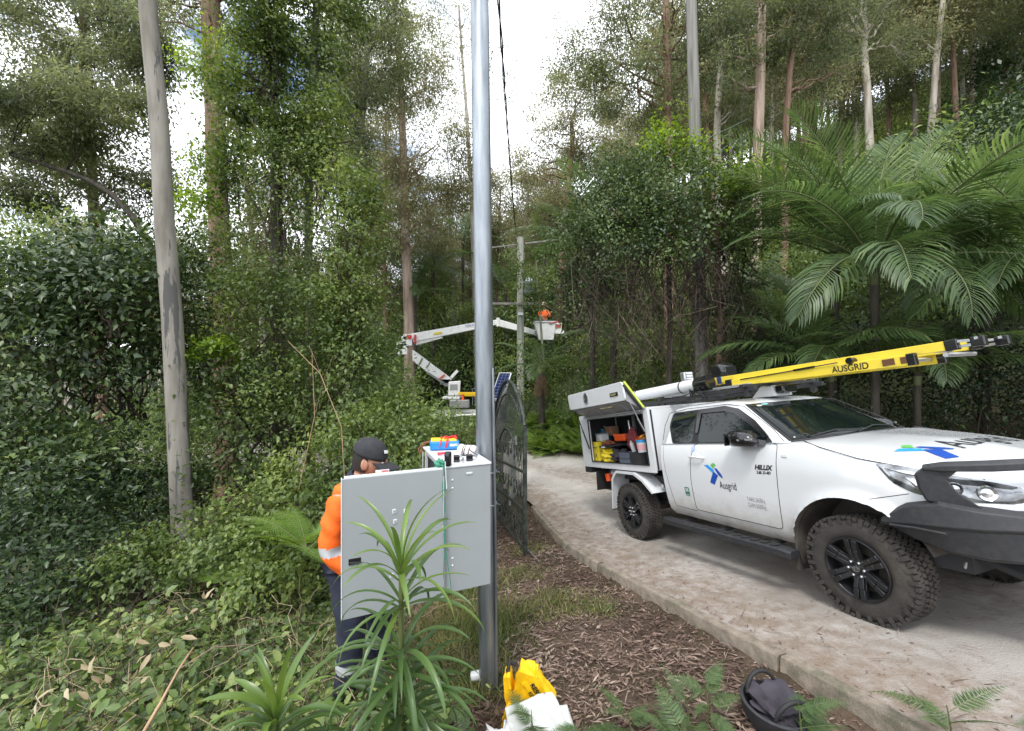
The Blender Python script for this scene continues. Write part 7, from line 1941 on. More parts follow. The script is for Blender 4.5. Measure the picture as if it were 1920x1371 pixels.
# -- RIGHT: trunks on the hillside -------------------------------------------------
tree('pink_gum_tree', 'tall straight pinkish gum trunk right of the grey timber pole', 61,
     ptrunk([(1416, 500), (1420, 350), (1424, 200), (1428, 60), (1430, -60)], 14.5), [.19, .18, .17, .155, .14],
     [pcrown(1440, 20, 110, 90, 14.5), pcrown(1380, 120, 60, 50, 14.5)], m_gl, b_pink, n_clump=80, per=110, limbs=10)
tree('bent_gum_tree', 'slimmer orange barked gum with a slight bend beside the pinkish gum', 62,
     ptrunk([(1468, 500), (1474, 380), (1470, 270), (1480, 160), (1490, 20)], 15), [.13, .125, .12, .10, .08],
     [pcrown(1500, 40, 90, 90, 15), pcrown(1560, 130, 60, 50, 15)], m_gl, b_red, n_clump=80, per=110, limbs=10)
tree('burnt_gum_tree', 'pale gum with a dark burl and orange lower trunk behind the vine dome', 63,
     ptrunk([(1346, 330), (1342, 260), (1350, 150), (1358, 40)], 16), [.16, .15, .13, .10], [pcrown(1350, 20, 80, 70, 16), pcrown(1390, 210, 50, 40, 16)], m_gl, b_white, n_clump=70, per=100, limbs=10)
o = tree('forked_gum_tree', 'white forked gum high on the hillside above the tall palm', 64,
     ptrunk([(1633, 330), (1630, 240), (1624, 150), (1620, 80)], 21), [.24, .20, .16, .14], [pcrown(1600, 20, 90, 60, 21), pcrown(1690, 90, 60, 50, 21)], m_gl, b_white, n_clump=90, per=100, limbs=14, clump=.6, limb_r=.55)
hill_t = [(1575, 300, 1571, 90, 26, 'thin pale gum between bent gum and forked gum', b_pink), (1604, 290, 1600, 190, 25, 'short broken pale trunk left of the forked gum', b_white), (1665, 300, 1662, 140, 28, 'straight brown gum just right of the forked gum', b_red),
          (1716, 290, 1708, 110, 27, 'thin leaning white gum uphill of the tall palm', b_white), (1758, 215, 1756, 60, 30, 'pinkish gum halfway up the hillside', b_pink), (1806, 190, 1796, 90, 31, 'white gum leaning left near the dark bushy tree', b_white),
          (1822, 180, 1822, 60, 30, 'straight pale gum just left of the dark bushy tree', b_pink), (1888, 165, 1882, -20, 26, 'tall orange brown gum near the upper right corner', b_red), (1528, 250, 1522, 40, 24, 'dark forked gum left of the forked white gum', b_dark),
          (1390, 230, 1392, 60, 27, 'dim gum behind the pinkish gum on the slope', b_moss), (1448, 240, 1446, 70, 30, 'grey gum between pinkish gum and bent gum', b_white), (1915, 260, 1925, 30, 24, 'shaded gum at the right edge of the picture', b_dark)]
for k, (u0, v0, u1, v1, Y_, lab, bk_) in enumerate(hill_t):
    tree('hillside_gum', lab, 70 + k, ptrunk([(u0, v0 + 60), (u0, v0), ((u0 + u1) / 2 + 3, (v0 + v1) / 2), (u1, v1), (u1 - 2, v1 - 60)], Y_), [.15, .14, .13, .11, .08],
         [pcrown(u1, v1 - 30, 70, 60, Y_), pcrown(u1 + 30 * (-1) ** k, v1 + 40, 45, 40, Y_)], m_gl, bk_, n_clump=60, per=100, limbs=9, clump=.75, leaf=(.20, .062))
mass('ivy_covered_tree', 'dark bushy ivy covered tree high at the upper right', 90, [pl_(1830, 90, 1895, 190, 24, 1.2)], 2600, (.14, .09), m_dl, cl=.3, tm=.4, kind='kite', cat='tree')
mass('dark_bush', 'big dark rounded bush behind the palms at the right edge', 91, [pl_(1800, 200, 2060, 460, 10.5, 1.2), pl_(1900, 330, 2100, 560, 9.5, 1.0)], 15000, (.10, .05), m_dl, cl=.20, tm=.5)
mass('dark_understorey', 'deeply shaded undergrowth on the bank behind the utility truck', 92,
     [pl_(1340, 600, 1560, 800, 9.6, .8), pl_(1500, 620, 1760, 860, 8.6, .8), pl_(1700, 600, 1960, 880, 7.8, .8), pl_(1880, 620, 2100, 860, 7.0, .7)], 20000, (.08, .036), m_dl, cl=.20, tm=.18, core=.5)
mass('slope_shrub', 'mid green shrubs on the slope between the pinkish gum and the palms', 93,
     [pl_(1380, 470, 1560, 660, 12.5, 1.2), pl_(1540, 430, 1800, 640, 12, 1.4), pl_(1760, 400, 1960, 640, 11, 1.2)], 16000, (.12, .06), m_vl, cl=.25, tm=.45, kind='kite')

# -- forest filling the slopes: a few trees, copied
gen = []
for k in range(6):
    h_ = 15 + 2 * (k % 3); rr_ = np.random.default_rng(200 + k)
    top_ = (rr_.normal(0, .6), rr_.normal(0, .6), h_)
    cr_ = [((rr_.normal(0, 1.2), rr_.normal(0, 1.2), h_ * q), (2.0 + rr_.random(), 2.0 + rr_.random(), 1.5)) for q in (.95, .8, .68, .55)]
    gen.append(tree_meshes(200 + k, [(0, 0, -.5), (top_[0] * .4, top_[1] * .4, h_ * .5), top_], [.17, .13, .06], cr_, n_clump=190, per=85, limbs=14, clump=.75, leaf=(.22, .075), mleaf=(m_gl, m_gl2, m_gl2)[k % 3], mbark=(b_pink, b_white, b_red, b_moss, b_white, b_rough)[k]))
def forest(name, label, group, spots, seed, smin=.8, smax=1.25):
    r = np.random.default_rng(seed)
    for k, (x, y) in enumerate(spots):
        a, c = gen[r.integers(len(gen))]; s = r.uniform(smin, smax)
        t_ = thing(name, label, 'tree', (x, y, H(x, y)), (r.normal(0, .03), r.normal(0, .03), r.uniform(0, 6.28)), group); t_.scale = (s, s, s)
        link('trunk', a, t_); link('crown', c, t_)
r = np.random.default_rng(77)
sp1 = []
for k in range(400):
    x = r.uniform(3, 75); y = r.uniform(17, 85)
    if math.hypot(x, y) < 28 or x / y < .24 or x / y > 1.6: continue
    if all((x - a) ** 2 + (y - c) ** 2 > (2.2 + .04 * y) ** 2 for a, c in sp1): sp1.append((x, y))
    if len(sp1) > 130: break
forest('forest_tree', 'one of the many similar gums crowding the hillside behind the palms', 'gums on the hillside', sp1, 3, .75, 1.15)
sp2 = []
for k in range(400):
    x = r.uniform(-60, -4); y = r.uniform(19, 70)
    if x / y < -1.4 or x / y > -.18: continue
    if all((x - a) ** 2 + (y - c) ** 2 > 20 for a, c in sp2): sp2.append((x, y))
    if len(sp2) > 48: break
forest('valley_tree', 'one of the similar distant gums standing in the valley at the left', 'gums in the valley', sp2, 4, .6, .95)
sp3 = [(-9, 27), (-6.5, 31), (-4, 34), (-10, 35), (-7, 38), (-2.2, 38), (2.4, 33), (4.2, 29), (6.2, 34), (-12, 30), (3.4, 38), (1.6, 44), (-14, 33), (-1.2, 29), (5.4, 26), (-16, 28), (-5, 44), (-8.5, 46), (-3.5, 46), (1.0, 50), (4.5, 42), (-7, 40), (8, 38), (10, 30), (-1, 62), (6, 56)]
forest('distant_tree', 'one of the distant gums closing the view up the valley', 'gums at the end of the valley', sp3, 6, .55, .85)
bush = [mass_mesh(300 + k, [((0, 0, .9), (1.5, 1.3, 1.2)), ((1.1, .3, .7), (1.0, 1.0, .9))], 6000, (.10, .05), 0, kind='kite', cl=.28, tm=(.35, .55, .65)[k], mats=[(m_dl, m_vl, m_gc)[k], m_dv]) for k in range(3)]
def bushes(name, label, group, spots, seed, s0=1.0, s1=1.8):
    r = np.random.default_rng(seed)
    for x, y in spots:
        t_ = thing(name, label, 'bush', (x, y, H(x, y) - .15), (0, 0, r.uniform(0, 6.28)), group); s = r.uniform(s0, s1); t_.scale = (s, s, s * r.uniform(.8, 1.3))
        link('foliage', bush[r.integers(3)], t_)
sp = []
for k in range(600):
    x = r.uniform(2.5, 62); y = r.uniform(13.5, 60)
    if x / y < .12 or x / y > 1.5 or (y < 22 and x < 5): continue
    if all((x - a) ** 2 + (y - c) ** 2 > (1.8 + .03 * y) ** 2 for a, c in sp): sp.append((x, y))
    if len(sp) > 165: break
bushes('slope_bush', 'one of the similar dark bushes covering the hillside between the gums', 'bushes on the hillside', sp, 8, 1.1, 2.1)
sp = []
for k in range(500):
    x = r.uniform(-14, 10); y = r.uniform(27, 70)
    if all((x - a) ** 2 + (y - c) ** 2 > (1.4 + .03 * y) ** 2 for a, c in sp): sp.append((x, y))
    if len(sp) > 70: break
bushes('far_bush', 'one of the similar bushes on the slope closing the view behind the raised boom', 'bushes at the end of the valley', sp, 10, 1.3, 2.6)
sp = []
for k in range(600):
    x = r.uniform(-26, 0); y = r.uniform(10, 42)
    if x / y < -1.35 or (y < 24 and x > -6): continue
    if all((x - a) ** 2 + (y - c) ** 2 > 6 for a, c in sp): sp.append((x, y))
    if len(sp) > 50: break
bushes('valley_bush', 'one of the similar bushes growing in the valley behind the thicket', 'bushes in the valley', sp, 9)

# -- palms -------------------------------------------------------------------------
def frond_mesh(seed, L_, n=56, ll=.55, w=.032, bend=1.1, vee=.35, droop=.35, mt=None, name='frond', tm=.5, dead=False):
    r = np.random.default_rng(seed); nb = NB(); K = 26
    s = np.linspace(0, 1, K); ang = -bend * s ** 1.6
    dx = np.cos(ang); dz = np.sin(ang); P = np.zeros((K, 3)); P[1:, 0] = np.cumsum(dx[:-1]) * L_ / K; P[1:, 2] = np.cumsum(dz[:-1]) * L_ / K
    P[:, 1] += .05 * L_ * np.sin(s * 2.2 + r.uniform(0, 3)) * s
    nb.tube(P, np.interp(s, [0, .15, 1], [.028, .018, .004]) * (L_ / 2.5), 5, 1 if not dead else 0, .5)
    t_ = np.linspace(.14, .995, n); B = np.stack([np.interp(t_, s, P[:, k]) for k in range(3)], -1)
    A = np.interp(t_, s, ang); F_ = np.stack([np.cos(A), 0 * A, np.sin(A)], -1); U = np.stack([-np.sin(A), 0 * A, np.cos(A)], -1)
    prof = np.sin(np.pi * np.clip((t_ - .08) / .95, 0, 1)) ** .55
    for sd in (-1, 1):
        S = np.array([0, sd, 0.])[None]
        fw = np.interp(t_, [0, .6, 1], [.25, .55, 1.6])[:, None]
        D = nrm(S * 1.0 + F_ * fw + U * vee + r.normal(0, .07, (n, 3)))
        L1 = ll * prof * r.uniform(.88, 1.1, n); W = w * (.5 + .5 * prof)
        side = nrm(np.cross(D, U)); g_ = np.array([0, 0, -1.0])[None]
        d2 = nrm(D + g_ * droop * 1.2); d3 = nrm(D + g_ * droop * 2.8)
        p0 = B; p1 = p0 + D * L1[:, None] * .38; p2 = p1 + d2 * L1[:, None] * .34; p3 = p2 + d3 * L1[:, None] * .30
        fold = U * (W * .25)[:, None]
        V = np.stack([p0 + side * W[:, None] * .15, p0 - side * W[:, None] * .15, p1 + side * W[:, None] * .5 , p1 - side * W[:, None] * .5 - fold, p2 + side * W[:, None] * .45, p2 - side * W[:, None] * .45 - fold, p3], 1)
        b_ = (np.arange(n) * 7)[:, None]
        nb.add(V.reshape(-1, 3), [np.concatenate([b_ + np.array([[0, 2, 3, 1]]), b_ + np.array([[2, 4, 5, 3]])]), b_ + np.array([[4, 6, 5]])], 0, np.repeat(np.clip(r.normal(tm, .12, n), 0, 1.1), 7))
    return nb.mesh(name, [mt or m_pl, m_rach])
m_rach = mat('palm_rachis', (.09, .11, .035), rough=.5)
fr_big = [frond_mesh(400 + k, 3.2, 58, .74, .030, (.8, 1.2, 1.6, .5)[k], (.40, .25, .15, .45)[k], (.30, .5, .7, .22)[k], tm=(.5, .42, .36, .62)[k]) for k in range(4)]
fr_big.append(frond_mesh(404, 3.7, 66, .74, .032, .42, .55, .16, tm=.62))
fr_dead = [frond_mesh(410 + k, 1.6, 34, .45, .022, .7, -.2, 1.2, mt=m_plb, dead=True) for k in range(2)]
def palm(name, label, p, trunk_h, s, fronds, seed, dead=0, trunk_r=.07, group=None, el=None):
    """p: world position of the crown; fronds: list of (azimuth deg from +x, elevation deg, kind) or a count"""
    r = np.random.default_rng(seed); p = Vector(p)
    g0 = H(p.x, p.y) - .1; t_ = thing(name, label, 'palm', (p.x, p.y, g0), group=group); hh = p.z - g0
    nb = NB(); nb.tube(np.array([(0, 0, 0), (.03, .02, hh * .4), (0, 0, hh * .8), (0, 0, hh)]), [trunk_r * 1.3, trunk_r, trunk_r, trunk_r * 1.2], 12)
    link('trunk', nb.mesh('trunk', [b_dark], True), t_)
    nb = NB(); nb.tube(np.array([(0, 0, hh - .35 * s), (0, 0, hh - .1 * s), (0, 0, hh + .12 * s)]), [trunk_r * 1.1, trunk_r * 1.25, trunk_r * .5], 12); link('crown_shaft', nb.mesh('crown_shaft', [m_rach], True), t_)
    if isinstance(fronds, int):
        n = fronds; fronds = [(360 * k / n * 2.4 + r.normal(0, 12), (el or (72, -5))[0] - ((el or (72, -5))[0] - (el or (72, -5))[1]) * (k / n) + r.normal(0, 5), r.integers(4)) for k in range(n)]
    for az, e_, kd in fronds:
        o = link('frond', fr_big[kd], t_, (0, 0, hh)); sc = s * r.uniform(.88, 1.1); o.scale = (sc, sc, sc)
        o.rotation_euler = (r.normal(0, .15), -R_(e_), R_(az))
    for k in range(dead):
        o = link('dead_frond', fr_dead[k % 2], t_, (0, 0, hh - .1)); o.scale = (s, s, s); o.rotation_euler = (0, R_(48 + 25 * r.random()), R_(r.uniform(0, 360)))
    return t_
palm('tall_palm', 'large feather palm with a steep silvery frond above the yellow ladder', at(1640, 505, 7.6), 2, .98,
     [(10, 66, 4), (-8, 52, 4), (168, 62, 4), (30, 40, 0), (150, 70, 3), (165, 56, 0), (152, 52, 4), (185, 68, 4), (35, 74, 4), (178, 36, 1), (200, 46, 1), (-12, 48, 0), (12, 30, 1), (240, 35, 2), (290, 38, 2), (330, 30, 1), (95, 70, 3), (60, 45, 0), (215, 10, 2), (255, 5, 2), (300, 8, 2), (345, 5, 2), (120, 40, 0), (270, 40, 0), (235, 12, 1), (315, -6, 1)], 1, trunk_r=.065)
palm('rear_palm', 'dark upright feather palm behind the left side of the large palm', at(1565, 480, 9.0), 1, .95, [(170, 60, 4), (150, 70, 3), (185, 48, 0), (120, 75, 4), (30, 70, 3), (200, 35, 1), (215, 55, 0), (245, 30, 1), (10, 50, 0), (290, 30, 2), (160, 30, 1), (340, 40, 1)], 41, trunk_r=.08)
palm('bright_palm', 'light green feather palm between the large palm and the right edge', at(1845, 500, 7.9), 1, .95, [(160, 62, 3), (175, 45, 0), (190, 30, 1), (140, 50, 4), (20, 66, 4), (0, 48, 0), (-15, 30, 1), (225, 35, 1), (260, 40, 0), (290, 28, 2), (320, 40, 1), (80, 75, 3), (205, 15, 2), (245, 8, 2)], 42, trunk_r=.08)
palm('side_palm', 'feather palm cut off by the right edge of the picture', at(1985, 540, 6.8), 2, .92,
     [(150, 50, 0), (170, 32, 1), (185, 15, 1), (200, 30, 2), (225, 20, 2), (160, 68, 3), (260, 25, 1), (140, 20, 1), (195, 50, 0), (120, 60, 3)], 2, trunk_r=.09)
palm('low_palm', 'low feather palm arching over the bank behind the canopy and ladder', at(1560, 690, 8.4), 1, .82,
     [(150, 48, 0), (175, 30, 1), (200, 22, 1), (225, 30, 2), (250, 35, 1), (280, 28, 1), (310, 30, 1), (350, 35, 1), (20, 45, 0), (0, 25, 1), (330, 50, 0), (210, 50, 0), (90, 65, 3), (190, 55, 0), (130, 25, 1)], 3, trunk_r=.07)
palm('young_palm', 'young feather palm drooping behind the middle of the yellow ladder', at(1720, 700, 7.4), 1, .62,
     [(160, 45, 1), (200, 40, 1), (235, 30, 2), (270, 40, 1), (300, 28, 2), (340, 40, 1), (20, 50, 0), (80, 60, 3)], 4, trunk_r=.05)
palm('roadside_palm', 'palm with dead brown skirt beside the ferns at the bend', at(1014, 690, 14.5), 1, .62, 11, 5, dead=9, trunk_r=.12, el=(60, -5))
palm('arching_palm', 'palm with long arching fronds emerging left of the vine dome', at(1110, 480, 13), 1, .95, 11, 6, trunk_r=.08, el=(75, 0))
for k, (u_, v_, Y_, s_, lab) in enumerate([(812, 500, 24, 1.05, 'distant palm left of the steel pole above the upper boom'), (778, 545, 22, .9, 'shaded palm behind the boom knuckle'), (868, 450, 27, 1.0, 'distant palm close to the steel pole under the airy gums'),
                                     (948, 545, 25, .9, 'distant palm between steel pole and pale power pole'), (1060, 540, 24, .85, 'palm behind the raised bucket'), (1020, 480, 24, .9, 'pale distant palm right of the pale power pole'), (1150, 640, 12.5, .55, 'small palm under the hanging vines near the canopy lid'), (1425, 600, 11, .7, 'small palm at the foot of the pinkish gum')]):
    palm('background_palm', lab, at(u_, v_, Y_), 1, s_, 12, 20 + k, trunk_r=.09, el=(72, -8))

# -- ferns --------------------------------------------------------------------------
def fern_mesh(seed, L_, n=22, ll=.16, bend=1.0, fine=True, mt=None, name='frond', pn=9):
    r = np.random.default_rng(seed); nb = NB(); K = 14; s = np.linspace(0, 1, K); ang = -bend * s ** 1.4
    P = np.zeros((K, 3)); P[1:, 0] = np.cumsum(np.cos(ang)[:-1]) * L_ / K; P[1:, 2] = np.cumsum(np.sin(ang)[:-1]) * L_ / K
    nb.tube(P, np.linspace(.006, .0015, K) * (L_ / .8), 4, 1, .5)
    t_ = np.linspace(.16, .99, n); B = np.stack([np.interp(t_, s, P[:, k]) for k in range(3)], -1); A = np.interp(t_, s, ang)
    F_ = np.stack([np.cos(A), 0 * A, np.sin(A)], -1); U = np.stack([-np.sin(A), 0 * A, np.cos(A)], -1)
    prof = np.interp(t_, [.1, .3, 1], [.65, 1, .05]); tt = np.clip(r.normal(.5, .1, n), 0, 1)
    for sd in (-1, 1):
        D = nrm(np.array([0, sd, 0.])[None] + F_ * .42 - U * .10 + r.normal(0, .05, (n, 3))); Lp_ = ll * prof * r.uniform(.9, 1.1, n)
        if not fine:
            nb.leaves(B, D, U, Lp_, Lp_ * .26, 0, tt, 'kite', .05)
        else:
            q = np.linspace(.06, .97, pn); Q = (B[:, None] + D[:, None] * (Lp_[:, None] * q[None])[..., None]).reshape(-1, 3)
            D2 = np.repeat(D, pn, 0); U2 = np.repeat(U, pn, 0); S2 = nrm(np.cross(D2, U2)); lq = (Lp_[:, None] * np.interp(q, [0, .15, 1], [.22, .24, .05])[None]).ravel() ; t2 = np.repeat(tt, pn)
            for s2 in (-1, 1): nb.leaves(Q, nrm(S2 * s2 + D2 * .5), U2, lq, lq * .42, 0, t2, 'kite', .05)
    return nb.mesh(name, [mt or m_fl, m_rach])
fern_far = [fern_mesh(500 + k, 1.0, 20, .20, (.9, 1.3)[k], fine=False) for k in range(2)]
fern_near = [fern_mesh(510 + k, .72, 22, .17, (.7, 1.1, 1.4)[k], fine=True) for k in range(3)]
def fern(name, label, p, meshes, n, s, seed, el=(70, 15), group=None, az=(0, 360)):
    r = np.random.default_rng(seed); t_ = thing(name, label, 'fern', p, group=group)
    for k in range(n):
        o = link('frond', meshes[r.integers(len(meshes))], t_); sc = s * r.uniform(.75, 1.15); o.scale = (sc,) * 3
        o.rotation_euler = (r.normal(0, .15), -R_(r.uniform(el[1], el[0])), R_(r.uniform(*az)))
    return t_
r = np.random.default_rng(9)
for k in range(24):
    u_ = 990 + (k % 8) * 17 + r.uniform(-6, 6); row = k // 8; Y_ = 13.6 + row * .8 + (u_ - 990) * -.008
    p = at(u_, 760, Y_); z = H(p.x, p.y)
    fern('bank_fern', 'one of the bright green ferns massed on the bank at the bend of the drive', (p.x, p.y, z), fern_far, 11, 1.25 + .15 * row, 600 + k, group='ferns on the bank at the bend')
fern('tree_fern_clump', 'bright green fern spreading beside the worker at the thicket edge', at(575, 1030, 4.3), fern_near, 13, 1.35, 640, el=(60, 5))
fern('edge_fern', 'small bright fern below the larger fern left of the worker', at(625, 1060, 3.6), fern_near, 9, .75, 641, el=(60, 5))
fern('gum_foot_fern', 'bluish fern at the foot of the grey gum trunk', at(420, 1100, 4.4), fern_near, 8, .75, 642, el=(50, 5))
fern('shade_fern', 'dull fern in the shade left of the larger fern', at(520, 990, 5.0), fern_near, 9, .9, 643, el=(60, 5))

# feathery seedlings at the bottom edge
fe = [fern_mesh(520 + k, .34, 15, .085, (.4, .8)[k], fine=True, mt=m_ft, name='feathery_leaf', pn=14) for k in range(2)]
def seedling(label, p, n, s, seed, h_=.25, az=(0, 360), group=None):
    r = np.random.default_rng(seed); t_ = thing('feathery_seedling', label, 'seedling', p, group=group)
    nb = NB(); nb.tube(np.array([(0, 0, -.05), (.01, 0, h_ * .5), (0, .01, h_)]), [.005, .004, .002], 5, 0, .4); link('stem', nb.mesh('stem', [m_rach]), t_)
    for k in range(n):
        z = h_ * (.25 + .75 * k / n); o = link('leaf', fe[r.integers(2)], t_, (0, 0, z)); sc = s * r.uniform(.7, 1.15); o.scale = (sc,) * 3
        o.rotation_euler = (r.normal(0, .2), -R_(r.uniform(-5, 50)), R_(r.uniform(*az)))
def gp(u, v):
    """ground point seen at a pixel"""
    lo, hi = .3, 40
    for _ in range(50):
        Y_ = (lo + hi) / 2; p = at(u, v, Y_)
        if p.z > H(p.x, p.y): lo = Y_
        else: hi = Y_
    p = at(u, v, lo); return Vector((p.x, p.y, H(p.x, p.y)))
for k, (x, y, n, s, h_, lab) in enumerate([
    (.10, 1.95, 9, 1.0, .30, 'feathery seedling spreading over the white mats'), (-.20, 1.90, 9, .95, .30, 'feathery seedling in front of the foot of the steel pole'), (.36, 1.90, 8, .9, .22, 'feathery seedling right of the folded mats'),
    (.62, 2.0, 8, .8, .18, 'low feathery seedling on the bare soil right of the mats'), (.85, 1.85, 8, .9, .22, 'feathery seedling at the bottom edge below the bare soil'), (1.04, 2.25, 10, .75, .34, 'upright feathery seedling near the kerb left of the black bag'),
    (1.40, 1.80, 8, .9, .30, 'feathery seedling partly covering the black bag'), 
    (.95, 2.05, 7, .7, .22, 'small feathery seedling beside the upright one'), (-.42, 2.05, 7, .8, .25, 'feathery seedling right of the strappy plant'), (1.95, 1.62, 8, .9, .25, 'feathery seedling at the kerb near the bottom right corner'), (2.3, 1.55, 8, .8, .3, 'feathery seedling on the drive edge in the bottom right corner')]):
    y += .36 if y < 2.2 else .12; x *= 1.08
    seedling(lab, (x, y, H(x, y)), max(5, n - 2), s * 1.0, 700 + k, h_ * .85)
fl_ = thing('orange_flower', 'tiny orange flower among the feathery leaves near the kerb', 'flower', (1.10, 2.05, H(1.1, 2.05) + .12))
mb = MB(); mb.lathe([(.0001, 0), (.012, .004), (.018, .012), (.006, .010), (.0001, .008)], (0, 0, 0), 'Z', 9); mb.build('petals', mat('orange_petal', (.85, .35, .02)), fl_); MB().tube([(0, 0, -.1), (0, 0, 0)], .0015, 4).build('stem', m_rach, fl_)

# -- strap leaved plants --------------------------------------------------------------
def strap(r, L_, w, e0, az, bend, tmid, parent, z0, twist=0.0, off=(0, 0)):
    K = 12; s = np.linspace(0, 1, K); ang = e0 - bend * s ** 1.25
    dx = np.cos(ang); dz = np.sin(ang); x = np.concatenate([[0], np.cumsum(dx[:-1])]) * L_ / K; z = np.concatenate([[0], np.cumsum(dz[:-1])]) * L_ / K
    lat = .06 * L_ * np.sin(s * 2 + r.uniform(0, 6)) * s
    W = w * np.interp(s, [0, .12, .5, .85, 1], [.55, .85, 1.0, .55, .02]); tw = twist * s
    ca, sa = math.cos(az), math.sin(az)
    V = []
    for i in range(K):
        up = np.array([-math.sin(ang[i]), 0, math.cos(ang[i])]); sd = np.array([0, 1, 0]) * math.cos(tw[i]) + up * math.sin(tw[i]); un = up * math.cos(tw[i]) - np.array([0, 1, 0]) * math.sin(tw[i])
        c = np.array([x[i], lat[i], z[i]])
        for q, h_ in ((-.5, .16), (-.25, .03), (0, 0), (.25, .03), (.5, .16)): V.append(c + sd * q * W[i] + un * h_ * W[i])
    V = np.array(V); V = np.stack([V[:, 0] * ca - V[:, 1] * sa + off[0], V[:, 0] * sa + V[:, 1] * ca + off[1], V[:, 2] + z0], -1)
    F_ = np.array([(i * 5 + k, (i + 1) * 5 + k, (i + 1) * 5 + k + 1, i * 5 + k + 1) for i in range(K - 1) for k in range(4)])
    tt = np.repeat(np.clip(tmid + .25 * s ** 2 * r.uniform(-.6, 1) + .12 * (1 - s), 0, 1.15), 5)
    link('leaf', np_mesh('leaf', V, [F_], tt, [m_st], None, True), parent)
def strap_plant(label, base, whorls, seed):
    r = np.random.default_rng(seed); t_ = thing('strappy_plant', label, 'plant', base)
    top_ = max(w[0] for w in whorls); nb = NB(); nb.tube(np.array([(0, 0, -.1), (.0, 0, top_ * .5), (0, 0, top_)]), [.014, .012, .010], 8); link('stem', nb.mesh('stem', [m_rach], True), t_)
    for (z, n, L_, w_, e0, e1, b0, b1, tm) in whorls:
        for k in range(n):
            f_ = (k + .5) / n; az = k * 2.39996 + r.normal(0, .25)
            strap(r, L_ * r.uniform(.75, 1.12), w_ * r.uniform(.8, 1.15), e0 + (e1 - e0) * f_ + r.normal(0, .08), az, b0 + (b1 - b0) * f_ + r.normal(0, .15), tm + r.normal(0, .07), t_, z - .10 * f_ * (n / 22), r.normal(0, .3), (.008 * math.cos(az), .008 * math.sin(az)))
b0 = at(752, 1030, 1.78); gz0 = H(b0.x, b0.y); hh = b0.z - gz0 - .06
strap_plant('tall green plant with long arching strap leaves standing in front of the cabinet door', (b0.x, b0.y, gz0),
    [(hh, 20, .43, .024, 1.45, .50, .9, 2.1, .66), (hh - .15, 13, .44, .024, .9, .2, 1.4, 2.1, .45), (hh - .36, 15, .46, .025, .9, .1, 1.5, 2.3, .42), (hh - .46, 13, .48, .027, .8, 0, 1.4, 2.2, .42), (hh - .56, 15, .50, .026, .7, -.1, 1.4, 2.1, .40), (hh - .72, 9, .50, .027, .5, -.3, 1.2, 1.8, .42), (hh - .64, 12, .46, .028, .6, -.2, 1.3, 1.9, .40)], 5)
b0 = at(516, 1335, 1.62); gz0 = H(b0.x, b0.y); hh = b0.z - gz0
strap_plant('shorter strap leaved plant with yellow green centre at the bottom edge', (b0.x, b0.y, gz0),
    [(hh, 20, .33, .034, 1.45, .45, .8, 1.9, .72), (hh - .10, 14, .38, .032, .7, .1, 1.2, 1.9, .5), (hh - .3, 8, .4, .03, .5, 0, 1.2, 1.8, .45)], 8)

# -- ground cover at the lower left: trailing broad leaves, stems and dry leaves ------------
def ground_cover(name, label, n, xr, yr, hgt, leaf, m, seed, keep, tm=.5, kind='broad', lean=.5):
    r = np.random.default_rng(seed); x = r.uniform(*xr, n); y = r.uniform(*yr, n); k = keep(x, y); x = x[k]; y = y[k]; n = len(x)
    c = 14; X = np.repeat(x, c) + r.normal(0, .10, n * c); Y_ = np.repeat(y, c) + r.normal(0, .10, n * c)
    hz = np.repeat(hgt * (.55 + .45 * wob(x, y, 2.2, 4)) * r.uniform(.5, 1.2, n), c)
    Z = height(X, Y_) + hz * r.uniform(.25, 1.05, n * c) + .03
    D = nrm(np.stack([r.normal(0, 1, n * c), r.normal(0, 1, n * c) - .25, r.normal(.05, .45, n * c)], -1)); Nn = nrm(np.stack([r.normal(0, .65, n * c), r.normal(0, .65, n * c) - .25, np.ones(n * c)], -1))
    sc = r.uniform(.5, 1.35, n * c); tt = np.repeat(r.normal(tm, .22, n), c) + r.normal(0, .14, n * c)
    nb = NB(); nb.leaves(np.stack([X, Y_, Z], -1), D, Nn, leaf[0] * sc, leaf[1] * sc, 0, np.clip(tt, 0, 1.2), kind)
    for j in range(n // 2):
        a = np.array([x[j], y[j], float(height(x[j], y[j]))]); e_ = a + np.array([r.normal(0, .25), r.normal(0, .25), hgt * r.uniform(.5, 1.1)]); nb.tube(curve(a, e_, .15, 5, .3, r), .0025, 3, 1, .5)
    o = link(name, nb.mesh(name, [m, m_dv])); tag(o, label, 'ground cover', kind='stuff')
ground_cover('trailing_ground_cover', 'trailing green broad leaved ground cover sloping down at the lower left', 1700, (-4.6, -.95), (1.25, 4.4), .34, (.068, .036), m_gc, 31, lambda x, y: (x < -.95 - .22 * np.maximum(y - 2.4, 0)) & (x > -1.5 * y - .6), tm=.55)
ground_cover('small_leaved_cover', 'small leaved weeds and stalks between the ground cover and the worker', 800, (-3.2, -.5), (1.6, 5.2), .22, (.045, .022), m_gc, 32, lambda x, y: (x < -.75 - .1 * y) , tm=.75, kind='kite')
ground_cover('tall_undergrowth', 'taller bright leafy undergrowth rising in front of the shaded thicket', 330, (-4.2, -1.0), (2.1, 4.9), .62, (.085, .045), m_gc, 36, lambda x, y: (x < -1.25 - .15 * np.maximum(y - 2.4, 0)) & (x > -1.4 * y - .3) & (wob(x, y, 2.6, 7) > -.15), tm=.62)
ground_cover('plant_foot_weeds', 'leafy weeds around the legs of the worker and the foot of the strappy plants', 190, (-1.35, -.42), (1.9, 2.75), .30, (.06, .026), m_gc, 38, lambda x, y: x < -.42, tm=.45)
